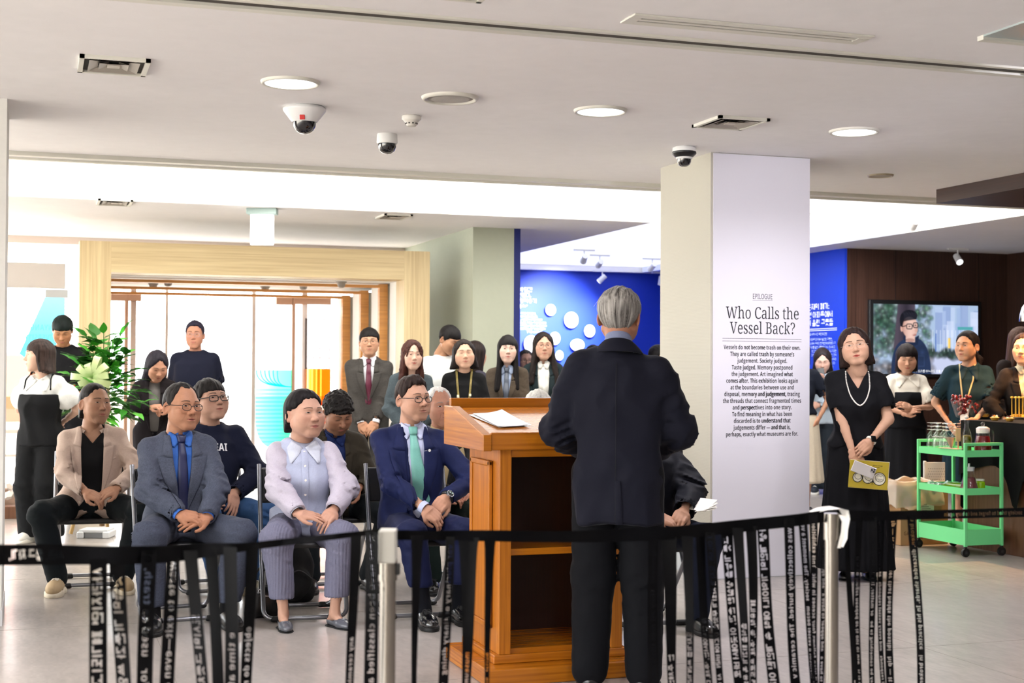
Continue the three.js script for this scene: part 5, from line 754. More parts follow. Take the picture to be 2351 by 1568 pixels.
trackSpot(10.27, -13.95, 'white track spotlight on the dark ceiling above the television', 9.9, 1.2, -12.2, 6, 0xfff0dc);
trackSpot(7.0, -11.9, 'white spotlight under the light ceiling just right of the column', 9.0, 1.7, -14.9, 40, 0xf2f5ff, 2.88, 22); trackSpot(7.9, -11.4, 'small white spotlight near the right tip of the light ceiling', 9.03, 1.4, -14.6, 18, 0xf2f5ff, 2.88, 24);
trackSpot(4.35, -3.2, 'track spotlight outside the picture lighting the printed column', 4.6, 1.95, -8.3, 20, 0xf1eeff, CEIL, 16);
for (const [x, z, l] of [[3.02, -14.45, 'small grey sensor under the right of the portal header'], [2.72, -15.0, 'small round downlight under the portal lining'], [2.42, -15.7, 'small conical sensor under the deep right portal lining'], [1.30, -14.95, 'small conical sensor under the left portal lining'], [1.20, -15.6, 'small grey sensor under the deep left portal lining']]) { const g = thing('ceiling_sensor', l, 'sensor', [x, 2.262, z]); mesh('body', lathe([[0.055, 0], [0.055, -0.012], [0.045, -0.02], [0.036, -0.055], [0.02, -0.065], [0, -0.066]], 20), std(0x9c948c, 0.5), g); }
// dome lamp of brushed steel at the right edge
{ const g = thing('pendant_lamp', 'chrome dome heat lamp hanging at the right edge', 'pendant lamp', [8.62, 1.72, -9.3]); g.position.copy(atDepth(2362, 738, 11.2)); mesh('shade', lathe([[0.012, 0.15], [0.03, 0.145], [0.055, 0.11], [0.07, 0.06], [0.076, 0.0], [0.073, 0.0], [0.066, 0.06], [0.05, 0.105], [0.0, 0.14]], 36), M.chrome, g); mesh('cord', cyl(0.005, 0.005, 2.69 - g.position.y - 0.15, 0, 0.15, 0, 8), M.black, g); mesh('bulb', new THREE.SphereGeometry(0.026, 16, 12).translate(0, 0.07, 0), glow(0xffc98a, 4), g); const l = new THREE.PointLight(0xffb070, 2.2); l.position.set(0, 0.07, 0); g.add(l); }
// ---------------------------------------------------------------- printed board on the column
const boardT = canvasTex(1024, 1536, (g, w, h) => {   // covers x 4.215..4.915 (0.70 m) and y 0.86..1.91 (1.05 m)
  const S = w / 0.70, X = (m) => (m - 4.215) * S, Y = (m) => (1.91 - m) * S; g.fillStyle = '#ffffff'; g.fillRect(0, 0, w, h); g.fillStyle = '#0d0d14'; g.textAlign = 'center';
  const fit = (t, font, cx, by, width) => { g.save(); g.font = font; const m = g.measureText(t).width; g.translate(X(cx), Y(by)); g.scale(width * S / m, 1); g.fillText(t, 0, 0); g.restore(); };
  fit('EPILOGUE', `${0.047 * S}px sans-serif`, 4.569, 1.843, 0.150); g.fillRect(X(4.494), Y(1.834), 0.15 * S, 2);
  fit('Who Calls the', `${0.108 * S}px serif`, 4.571, 1.712, 0.548); fit('Vessel Back?', `${0.108 * S}px serif`, 4.572, 1.612, 0.490);
  g.fillRect(X(4.273), Y(1.580), 0.589 * S, 3); g.fillRect(X(4.273), Y(1.563), 0.589 * S, 3);
  const L = ['Vessels do not become trash on their own.', 'They are called trash by someone’s', 'judgement. Society judged.', 'Taste judged. Memory postponed', 'the judgement. Art imagined what', 'comes after. This exhibition looks again', 'at the boundaries between use and', 'disposal, memory and judgement, tracing', 'the threads that connect fragmented times', 'and perspectives into one story.', 'To find meaning in what has been', 'discarded is to understand that', 'judgements differ — and that is,', 'perhaps, exactly what museums are for.'], wd = [0.572, 0.478, 0.372, 0.454, 0.458, 0.536, 0.474, 0.564, 0.584, 0.442, 0.448, 0.424, 0.426, 0.540];
  L.forEach((t, i) => { fit(t, `600 ${0.0395 * S}px sans-serif`, 4.569, 1.508 - i * 0.0441, wd[i]); fit(t, `${0.0395 * S}px sans-serif`, 4.5696, 1.508 - i * 0.0441, wd[i]); });
});
{ const b = thing('printed_board', 'white board with printed epilogue text covering the column front', 'board'); const m = mesh('board', bx(4.205, 4.925, 0.005, 2.796, -8.298, -8.290), std(0xdcdae2, 0.55), b); const t = mesh('print', new THREE.PlaneGeometry(0.70, 1.05).translate(4.565, 1.385, -8.2893), std(0xdcdae2, 0.55, { map: boardT }), b); tag(t, 'black serif and sans lettering'); }
// ---------------------------------------------------------------- blue walls
const white = '#ffffff';
const blueT = canvasTex(1024, 1024, (g, w, h) => {   // x 6.0..7.4, y 1.5..2.9 on the back wall
  g.fillStyle = '#0634b4'; g.fillRect(0, 0, w, h); const S = w / 1.4, X = (m) => (m - 6.0) * S, Y = (m) => (2.9 - m) * S; g.fillStyle = white;
  const right = (t, xr, y, s) => { const L = lineText(g, t, 0, 0, s * S, { measure: 1, ad: 0.93 }); lineText(g, t, X(xr) - L, Y(y), s * S, { lw: s > 0.06 ? 0.105 : 0.085, ad: 0.93 }); };
  right('버려진 그릇들에 담긴', 6.915, 2.485, 0.072); right('이야기가 발견됐다.', 6.895, 2.403, 0.072); right('마당에 왕의용기', 6.982, 2.320, 0.072); right('유리 박스”', 6.842, 2.238, 0.072);
  [['쓸모를 다하고 버려진 그릇은 땅에 묻혀,', 6.97], ['오랜 시간이 지난 뒤 다시 나타났습니다.', 7.0], ['조각난 그릇에는, 사람들의 식탁과 취향이', 7.07], ['남아 있습니다, 우리는 그 조각을 모아', 7.13], ['누가 그릇을 버렸는지 왜 묻었는지', 7.14], ['다시 묻고 있습니다 기억과 판단의', 7.12], ['경계를 살펴봅니다', 7.08]].forEach(([t, x], i) => right(t, x, 2.150 - i * 0.045, 0.033));
});
const side = (t) => std(0xffffff, 0.55, { map: t });
{ const t = mesh('wall_print', new THREE.PlaneGeometry(1.4, 1.4).translate(6.7, 2.2, -19.446), side(blueT)); tag(t, 'white Korean lettering printed on the blue wall beside the plates', 'wall text'); }
const plateMat = phys(0xf4f4f2, 0.25, { clearcoat: 0.5 });
[[7.174, 2.218, 0.080, 0.085, 'small round white plate topmost on the blue wall'], [7.498, 2.075, 0.112, 0.120, 'large round white plate upper middle of the blue wall'], [7.791, 1.917, 0.086, 0.094, 'round white plate beside the grey-haired head on the blue wall'], [7.597, 1.707, 0.112, 0.088, 'wide oval white plate on the blue wall'], [7.240, 1.800, 0.085, 0.094, 'round white plate above right of the bespectacled woman'], [6.872, 1.716, 0.112, 0.125, 'largest round white plate partly behind the bespectacled woman'], [7.314, 1.550, 0.062, 0.074, 'small white plate at the right shoulder of the bespectacled woman'], [7.536, 1.429, 0.080, 0.088, 'round white plate low on the blue wall'], [7.52, 1.203, 0.08, 0.085, 'white plate lowest on the blue wall behind the lectern man']].forEach(([x, y, rx, ry, l]) => { const g = lathe([[0, 0.012], [0.55, 0.012], [0.68, 0.018], [0.95, 0.052], [1, 0.056], [0.99, 0.048], [0.7, 0.006], [0.6, 0], [0, 0]], 40); g.scale(rx, 0.6, ry); g.rotateX(PI / 2); g.computeVertexNormals(); const m = mesh('plate', g, plateMat); m.position.set(x, y, -19.40); tag(m, l, 'plate', 'white plates mounted on the blue wall'); });
const panelT = canvasTex(512, 1024, (g, w, h) => {   // gallery wall, z -15.45..-14.41 (1.04 m), y 0.7..2.4; drawn left to right as seen from the hall
  g.fillStyle = '#0634b4'; g.fillRect(0, 0, w, h); const SX = w / 1.04, SY = h / 1.7, Y = (m) => (2.4 - m) * SY; g.fillStyle = white;
  const lineR = (t, zr, y, s, lw = 0.15) => { g.save(); const L = lineText(g, t, 0, 0, s * SY, { measure: 1, ad: 0.95 }); const k = SX / SY * 1.12; g.translate((zr + 15.45) * SX, Y(y)); g.scale(k, 1); lineText(g, t, -L, 0, s * SY, { lw, ad: 0.95 }); g.restore(); };
  lineR('그릇 존재의 폐기:', -14.74, 2.098, 0.086, 0.125); lineR('한강변 아파트에서', -14.665, 2.000, 0.086, 0.125); lineR('건져 올린 그릇들', -14.655, 1.902, 0.086, 0.125);
  g.fillRect(0, Y(1.866), (15.45 - 14.57) * SX, 5); g.fillRect(0, Y(1.845), (15.45 - 14.57) * SX, 5);
  lineR('발굴·세척·사진·복원에 관한', -14.79, 1.785, 0.034, 0.09); for (let i = 0; i < 8; i++) lineR(['한강변의 작은 아파트 단지에서 발견된 그릇은,', '누군가의 손에서 쓰이다 한꺼번에 버려졌다 그', '일상의 자리를 잃은 그릇들을 다시 조사하고', '씻고 맞추어 시간을 읽는 일 그 모든', '과정을 기록하였습니다 버려진 것의', '두 번째 삶을 따라가며 우리', '시대의 그릇을 돌아봅니다', '그리고 다시'][i], [-14.67, -14.60, -14.61, -14.58, -14.58, -14.585, -14.61, -14.65][i], 1.720 - i * 0.048, 0.034, 0.09);
});
{ const g = new THREE.PlaneGeometry(1.04, 1.7); g.rotateY(-PI / 2); g.translate(9.026, 1.55, -14.93); const t = mesh('wall_print', g, std(0xffffff, 0.55, { map: panelT })); tag(t, 'white Korean lettering printed on the blue panel beside the dark wood', 'wall text'); }
// ---------------------------------------------------------------- television
const tvT = canvasTex(1024, 608, (g, w, h) => {
  const R = rng(5); g.fillStyle = '#9fb4d0'; g.fillRect(0, 0, w, h); const blob = (x, y, r, c, a) => { const q = g.createRadialGradient(x, y, 0, x, y, r); q.addColorStop(0, c); q.addColorStop(1, 'rgba(0,0,0,0)'); g.globalAlpha = a; g.fillStyle = q; g.fillRect(x - r, y - r, 2 * r, 2 * r); g.globalAlpha = 1; };
  for (let i = 0; i < 26; i++) { g.fillStyle = ['#8fa6cf', '#a9bbdc', '#7b90bd', '#b9c8e4', '#c5cfe6'][i % 5]; g.globalAlpha = 0.6; g.fillRect(560 + R() * 464, R() * 200, 24 + R() * 60, 120 + R() * 250); } g.globalAlpha = 1;
  for (let i = 0; i < 220; i++) blob(R() * 330, R() * 450, 20 + R() * 45, ['#4c8465', '#78a98c', '#2f5a4a', '#a7c7b8', '#5b8f7c', '#dfeaf0'][i % 6], 0.6); for (let i = 0; i < 90; i++) blob(370 + R() * 190, R() * 430, 15 + R() * 35, ['#4f8b66', '#8bbb9b', '#3d6b58', '#cfe2e4'][i % 4], 0.6);
  const tr = g.createLinearGradient(230, 0, 400, 0); tr.addColorStop(0, '#4c4350'); tr.addColorStop(0.5, '#2f2a35'); tr.addColorStop(1, '#514857'); g.fillStyle = tr; g.beginPath(); g.moveTo(235, 0); g.lineTo(400, 0); g.lineTo(398, 400); g.lineTo(190, 400); g.closePath(); g.fill();
  g.fillStyle = '#b9c0dc'; g.fillRect(540, 420, 484, 188); for (let i = 0; i < 60; i++) blob(520 + R() * 500, 400 + R() * 60, 20 + R() * 30, ['#3d5a52', '#5f7d70', '#2f473f'][i % 3], 0.7); g.fillStyle = '#e8c05a'; g.fillRect(722, 290, 26, 90); g.fillStyle = '#3c5ea6'; g.fillRect(600, 250, 14, 160); g.fillStyle = '#4d9ba0'; g.fillRect(820, 190, 150, 26); for (let i = 0; i < 12; i++) { g.fillStyle = 'rgba(240,245,255,0.6)'; g.fillRect(570 + i * 38, 220, 6, 190); }
  for (let i = 0; i < 60; i++) blob(R() * 560, 480 + R() * 130, 20 + R() * 50, ['#a79c9a', '#8d8384', '#c4bcc0'][i % 3], 0.7);
  g.fillStyle = '#243250'; g.beginPath(); g.moveTo(170, 608); g.bezierCurveTo(170, 420, 210, 340, 290, 310); g.lineTo(440, 300); g.bezierCurveTo(520, 340, 550, 440, 560, 608); g.closePath(); g.fill(); g.fillStyle = '#1b2740'; g.beginPath(); g.moveTo(285, 300); g.lineTo(300, 250); g.lineTo(350, 330); g.lineTo(395, 290); g.lineTo(440, 270); g.lineTo(430, 350); g.lineTo(350, 380); g.closePath(); g.fill(); g.strokeStyle = '#394b70'; g.lineWidth = 4; g.beginPath(); g.moveTo(370, 370); g.lineTo(376, 560); g.stroke(); g.strokeRect(390, 450, 100, 90);
  g.fillStyle = '#d9b3a6'; g.fillRect(310, 240, 90, 90); g.beginPath(); g.ellipse(350, 195, 76, 100, -0.12, 0, 7); g.fill(); g.fillStyle = '#c59c90'; g.beginPath(); g.ellipse(392, 262, 24, 8, -0.3, 0, 7); g.fill(); g.fillStyle = '#9c5f5b'; g.beginPath(); g.ellipse(398, 268, 18, 6, -0.25, 0, 7); g.fill(); g.fillStyle = '#cfa294'; g.beginPath(); g.ellipse(272, 210, 14, 30, 0, 0, 7); g.fill(); g.beginPath(); g.ellipse(412, 225, 14, 20, 0.2, 0, 7); g.fill();
  g.fillStyle = '#15161f'; g.beginPath(); g.moveTo(262, 190); g.bezierCurveTo(230, 90, 290, 40, 360, 50); g.bezierCurveTo(420, 50, 430, 100, 412, 130); g.lineTo(330, 140); g.lineTo(290, 150); g.lineTo(276, 200); g.closePath(); g.fill();
  g.strokeStyle = '#14151c'; g.lineWidth = 7; g.beginPath(); g.roundRect(318, 172, 54, 42, 12); g.stroke(); g.beginPath(); g.roundRect(384, 160, 44, 42, 12); g.stroke(); g.beginPath(); g.moveTo(372, 188); g.lineTo(384, 184); g.moveTo(318, 186); g.lineTo(270, 196); g.stroke(); g.fillStyle = '#2a1a18'; g.beginPath(); g.ellipse(346, 192, 9, 5, 0, 0, 7); g.ellipse(404, 182, 8, 5, 0, 0, 7); g.fill();
  { const q = g.createLinearGradient(290, 0, 440, 0); q.addColorStop(0, 'rgba(120,70,60,0.30)'); q.addColorStop(0.45, 'rgba(255,230,220,0.12)'); q.addColorStop(1, 'rgba(120,70,60,0.22)'); g.fillStyle = q; g.beginPath(); g.ellipse(350, 205, 76, 98, -0.12, 0, 7); g.fill(); g.fillStyle = 'rgba(90,50,45,0.35)'; g.beginPath(); g.ellipse(352, 312, 44, 16, 0, 0, 7); g.fill(); for (let i = 0; i < 14; i++) { g.strokeStyle = 'rgba(70,72,86,0.5)'; g.lineWidth = 3; g.beginPath(); g.moveTo(280 + i * 9, 62 + (i % 3) * 6); g.quadraticCurveTo(300 + i * 9, 90, 296 + i * 9, 132); g.stroke(); } blob(300, 470, 110, '#3a4d78', 0.6); blob(470, 420, 80, '#33466e', 0.6); }
  g.filter = 'blur(2.5px)'; g.drawImage(g.canvas, 0, 0); g.filter = 'none';
  g.fillStyle = '#ffffff'; lineText(g, ', 제가 요리를 하느라도 있을 수', 362, 592, 24, { lw: 0.10 });
});
{ const tv = thing('television', 'large wall television showing a man with glasses outdoors', 'television', [0, 0, -14.395]); mesh('frame', [bx(9.33, 10.90, 1.28, 2.20, 0.0, 0.05, 0.008)], M.black, tv); const s = mesh('screen', new THREE.PlaneGeometry(1.47, 0.83).translate(10.115, 1.735, 0.052), new THREE.MeshStandardMaterial({ color: 0x050505, roughness: 0.25, emissive: 0xffffff, emissiveMap: tvT, emissiveIntensity: 1.0 }), tv); const l = new THREE.RectAreaLight(0xa9bce0, 0.4, 1.4, 0.8); l.position.set(10.115, 1.735, 0.06); l.rotation.y = PI; tv.add(l); }
// ---------------------------------------------------------------- lectern
{
  const L = thing('lectern', 'orange-brown wooden lectern with panelled side and open back', 'lectern');
  const x0 = 1.95, x1 = 2.54, z0 = -6.36, z1 = -5.92, dk = std(0xffffff, 0.45, { map: rot(darkT, 1, 2), color: 0xb08878 });
  const X0 = 1.86, X1 = 2.63;
  mesh('base', bx(X0, X1, 0, 0.075, -6.44, -5.80, 0.008), lectMatH, L);
  mesh('plinth', bx(x0 - 0.025, x1 + 0.025, 0.075, 0.115, -6.385, -5.90, 0.006), lectMatH, L);
  for (const [x, s] of [[x0, 1], [x1 - 0.03, -1]]) {
    const p = mesh('side_panel', bx(x, x + 0.03, 0.115, 1.03, z0, z1, 0.003), lectMat, L), xo = s > 0 ? x - 0.002 : x + 0.032, q = (a, b, c, d, t, r) => bx(Math.min(xo, xo - s * t), Math.max(xo, xo - s * t), c, d, a, b, r);
    mesh('raised_panel', q(z0 + 0.10, z1 - 0.10, 0.24, 0.94, 0.012, 0.004), lectMat, p); mesh('moulding', [q(z0 + 0.075, z0 + 0.10, 0.215, 0.965, 0.020, 0.006), q(z1 - 0.10, z1 - 0.075, 0.215, 0.965, 0.020, 0.006), q(z0 + 0.075, z1 - 0.075, 0.215, 0.24, 0.020, 0.006), q(z0 + 0.075, z1 - 0.075, 0.94, 0.965, 0.020, 0.006)], lectMat, p);
    mesh('stile', bx(s > 0 ? x : x - 0.025, s > 0 ? x + 0.055 : x + 0.03, 0.115, 1.03, z1, z1 + 0.018, 0.003), lectMat, L);
  }
  mesh('front_panel', bx(x0 + 0.03, x1 - 0.03, 0.115, 1.03, z0, z0 + 0.02), dk, L); mesh('shelf', bx(x0 + 0.03, x1 - 0.03, 0.545, 0.575, z0 + 0.02, z1 - 0.02, 0.003), lectMatH, L); mesh('floor_board', bx(x0 + 0.03, x1 - 0.03, 0.115, 0.135, z0 + 0.02, z1 - 0.01), lectMatH, L); mesh('rail', bx(x0 + 0.05, x1 - 0.05, 0.985, 1.03, z1 - 0.012, z1 + 0.014, 0.003), lectMatH, L);
  // sloping desk between two cheeks, higher on the side of the audience
  const sh = new THREE.Shape([[-0.26, 1.025], [-0.26, 1.085], [0.30, 1.185], [0.30, 1.025]].map((p) => new THREE.Vector2(...p))), desk = new THREE.ExtrudeGeometry(sh, { depth: X1 - X0 - 0.07, bevelEnabled: true, bevelSize: 0.004, bevelThickness: 0.004, bevelSegments: 2 });
  desk.rotateY(PI / 2); desk.translate(X0 + 0.035, 0, -6.14); mesh('desk_top', boxuv(desk), lectMatH, L);
  for (const x of [X0, X1 - 0.034]) { const c = new THREE.Shape([[-0.28, 1.02], [-0.28, 1.085], [0.20, 1.195], [0.335, 1.195], [0.335, 1.02]].map((p) => new THREE.Vector2(...p))), g = new THREE.ExtrudeGeometry(c, { depth: 0.034, bevelEnabled: true, bevelSize: 0.004, bevelThickness: 0.003, bevelSegments: 2 }); g.rotateY(PI / 2); g.translate(x, 0, -6.14); mesh('cheek', boxuv(g), lectMatH, L); }
  mesh('front_ledge', bx(X0 + 0.03, X1 - 0.03, 1.10, 1.235, -6.505, -6.475, 0.004), lectMatH, L); mesh('lip', bx(X0 + 0.034, X1 - 0.034, 1.02, 1.098, -5.882, -5.862, 0.006), lectMatH, L);
  // speech sheets lying on the slope
  const paper = std(0xf6f6f6, 0.7), slope = (zz) => 1.085 + (-5.88 - zz) * (0.10 / 0.56) + 0.006;
  const sheetGeo = (w, h, lift, curl) => { const g = new THREE.PlaneGeometry(w, h, 14, 14); g.rotateX(-PI / 2); const p = g.attributes.position; for (let i = 0; i < p.count; i++) { const x = p.getX(i), z = p.getZ(i); p.setY(i, lift + curl * Math.pow(Math.max(0, x / w + 0.5 - 0.55 + (-z / h) * 0.3), 2)); } g.computeVertexNormals(); return thicken(g.setAttribute('uv', g.attributes.uv), 0.0006); };
  [[0.0, 0.0, 0.04, 'top sheet of folded white speech paper on the lectern'], [0.012, 0.004, 0.02, 'middle sheet of white speech paper on the lectern'], [-0.01, -0.006, 0.006, 'bottom sheet of white speech paper on the lectern']].forEach(([dx, dz, c, l], i) => { const m = mesh('paper_sheet', sheetGeo(0.15, 0.28, 0.006 - i * 0.002, c), paper); m.position.set(2.03 + dx, slope(-6.13) + 0.004, -6.15 + dz); m.rotation.set(Math.atan(0.10 / 0.56), 0.12 + i * 0.05, 0, 'XYZ'); tag(m, l, 'paper'); });
}
// ---------------------------------------------------------------- folding chairs
const tubeM = std(0x8a8b90, 0.28, { metalness: 0.85 }), seatM = phys(0x121214, 0.5, { clearcoat: 0.2 });
function foldingChair(x, z, ry, label) {
  const g = thing('folding_chair', label, 'chair', [x, 0, z], ry, 'grey folding chairs of the audience'), w = 0.225, r = 0.0125;
  mesh('frame', bent([[-w, 0.82, -0.27], [-w, 0.46, -0.10], [-w, 0.02, 0.20], [w, 0.02, 0.20], [w, 0.46, -0.10], [w, 0.82, -0.27]], 0.06, r, 110, 10), tubeM, g);
  mesh('rear_leg', bent([[-w + 0.03, 0.41, 0.19], [-w + 0.03, 0.02, -0.22], [w - 0.03, 0.02, -0.22], [w - 0.03, 0.41, 0.19]], 0.06, r, 90, 10), tubeM, g);
  mesh('seat', bx(-0.205, 0.205, 0.392, 0.424, -0.19, 0.19, 0.014), seatM, g); mesh('backrest', bx(-0.215, 0.215, 0.60, 0.80, -0.285, -0.255, 0.012).rotateX(0), seatM, g);
  for (const [a, b] of [[-0.15, 0.20], [0.15, 0.20], [-0.15, -0.22], [0.15, -0.22]]) mesh('foot', at(new THREE.CapsuleGeometry(0.0165, 0.05, 4, 10).rotateZ(PI / 2), a, 0.0175, b), std(0x151516, 0.6), g);
  return g;
}
// ---------------------------------------------------------------- barrier posts
function barrierPost(px, d, topPy, label, kind) {
  const T = atDepth(px, topPy, d), h = T.y, g = thing('barrier_post', label, 'barrier post', [T.x, 0, T.z], YAW), st = std(0x9d968d, 0.24, { metalness: 1 });
  mesh('base', lathe([[0, 0.035], [0.06, 0.034], [0.15, 0.018], [0.16, 0.008], [0.16, 0]], 40), st, g); mesh('tube', cyl(0.0195, 0.0195, h - 0.10, 0, 0.03, 0, 28), st, g);
  if (kind === 'cassette') { mesh('collar', cyl(0.0225, 0.0225, 0.05, 0, h - 0.125, 0, 28), st, g); mesh('head', bx(-0.0205, 0.0205, h - 0.082, h - 0.004, -0.028, 0.028, 0.004), std(0xb7b4aa, 0.5), g); mesh('clip', bx(-0.029, -0.0205, h - 0.112, h - 0.085, -0.01, 0.01, 0.002), M.black, g); mesh('clip', bx(0.0205, 0.029, h - 0.112, h - 0.085, -0.01, 0.01, 0.002), M.black, g); }
  else { mesh('collar', cyl(0.0235, 0.0235, 0.075, 0, h - 0.085, 0, 28), st, g); mesh('tape', thicken(((rows) => { const q = ribbonGeo(rows.map(([x, y, z, w]) => [V(x, h + y, z - w / 2), V(x + w * 0.35, h + y - 0.002, z + w / 2)])); return finish(q); })([[-0.062, -0.006, 0.004, 0.03], [-0.035, 0.004, 0.0, 0.05], [0, 0.008, 0.004, 0.055], [0.022, 0.004, 0.014, 0.05], [0.032, -0.02, 0.026, 0.032], [0.030, -0.05, 0.032, 0.020], [0.026, -0.075, 0.034, 0.024], [0.020, -0.10, 0.033, 0.012]]), 0.0012), std(0xe6e2da, 0.5), g); mesh('tape', thicken(finish(ribbonGeo([[0.030, -0.012, 0.026], [0.032, -0.03, 0.032], [0.025, -0.06, 0.034], [0.024, -0.082, 0.033], [0.014, -0.105, 0.032]].map(([x, y, z], i) => [V(x - [0.016, 0.010, 0.006, 0.010, 0.005][i], h + y, z), V(x + [0.016, 0.010, 0.006, 0.008, 0.004][i], h + y, z)]))), 0.0012), std(0xe6e2da, 0.5), g); }
  return T;
}
const postL = barrierPost(891, 3.35, 1211, 'left barrier post with a square beige belt head', 'cassette');
const postR = barrierPost(1909, 4.0, 1170, 'right barrier post with white tape over its top', 'tape');
// ---------------------------------------------------------------- printed ribbons: black film with clear lettering
function ribbonTex(text, o = {}) {
  return canvasTex(o.W ?? 1024, o.H ?? 72, (g, w, h) => { g.fillStyle = '#ffffff'; g.fillRect(0, 0, w, h); g.fillStyle = '#000000'; const s = h * (o.size ?? 0.62); let x = (o.start ?? 0.1) * w, i = 0; while (x < w && i++ < (o.once ? 1 : 6)) x += lineText(g, text + '   ', x, h * 0.72, s, { lw: 0.155, ad: 1.0, track: 0.02 }); });
}
function ribbonMat(tex) { tex.colorSpace = THREE.NoColorSpace; const m = phys(0x040406, 0.42, { alphaMap: tex, alphaTest: 0.5, side: THREE.DoubleSide, specularIntensity: 0.2 }); return m; }
// a ribbon along a row of [left point, right point] pairs; u runs along it
function ribbonGeo(rows, flipV, flipU) { const pos = [], uv = [], idx = []; let L = 0; const acc = [0]; for (let i = 1; i < rows.length; i++) { L += rows[i][0].distanceTo(rows[i - 1][0]); acc.push(L); } rows.forEach((r, i) => { pos.push(...r[0].toArray(), ...r[1].toArray()); const u = flipU ? 1 - acc[i] / L : acc[i] / L; uv.push(u, flipV ? 1 : 0, u, flipV ? 0 : 1); }); for (let i = 0; i < rows.length - 1; i++) idx.push(2 * i, 2 * i + 1, 2 * i + 3, 2 * i, 2 * i + 3, 2 * i + 2); const g = new THREE.BufferGeometry(); g.setAttribute('position', new THREE.Float32BufferAttribute(pos, 3)); g.setAttribute('uv', new THREE.Float32BufferAttribute(uv, 2)); g.setIndex(idx); g.computeVertexNormals(); return g; }
const ribDepth = (px) => px < 891 ? 3.35 - (891 - px) * 0.0004 : px < 1909 ? mix(3.35, 4.0, (px - 891) / 1018) : 4.0 + (px - 1909) * 0.0009;
// horizontal ribbons
function belt(pts, label, text, o = {}) {
  const c = new THREE.CatmullRomCurve3(pts.map(([x, t, b]) => V(x, t, b))), rows = []; for (let i = 0; i <= 60; i++) { const q = c.getPoint(i / 60), d = ribDepth(q.x), tw = (o.twist ?? 0.012) * Math.sin(i * 0.35); rows.push([atDepth(q.x, q.z, d + tw), atDepth(q.x, q.y, d - tw)]); }
  const m = mesh('barrier_ribbon', ribbonGeo(rows, false, true), ribbonMat(ribbonTex(text, { W: 2048, H: 64, ...o }))); return tag(m, label, 'ribbon');
}
belt([[-60, 1250, 1299], [120, 1250, 1297], [250, 1254, 1296], [380, 1252, 1292], [480, 1247, 1279], [560, 1246, 1266], [640, 1238, 1255], [760, 1226, 1240], [872, 1214, 1226]], 'sagging black ribbon running left from the beige post head', '사라, 물그 자기,', { start: 0.80, size: 0.55, twist: 0.006, once: 1 });
belt([[908, 1217, 1240], [1000, 1218, 1240], [1120, 1217, 1243], [1300, 1219, 1245], [1450, 1212, 1243], [1560, 1207, 1237], [1700, 1193, 1222], [1830, 1180, 1208], [1892, 1171, 1199]], 'black ribbon stretched between the two barrier posts', ' ', { twist: 0.004 });
belt([[1922, 1170, 1198], [2010, 1173, 1195], [2100, 1172, 1193], [2220, 1169, 1190], [2351, 1165, 1187], [2420, 1163, 1186]], 'shiny black ribbon running right from the taped post', 'society tried to forget and to bury again', { start: 0.16, size: 0.6, twist: 0.004, once: 1 });
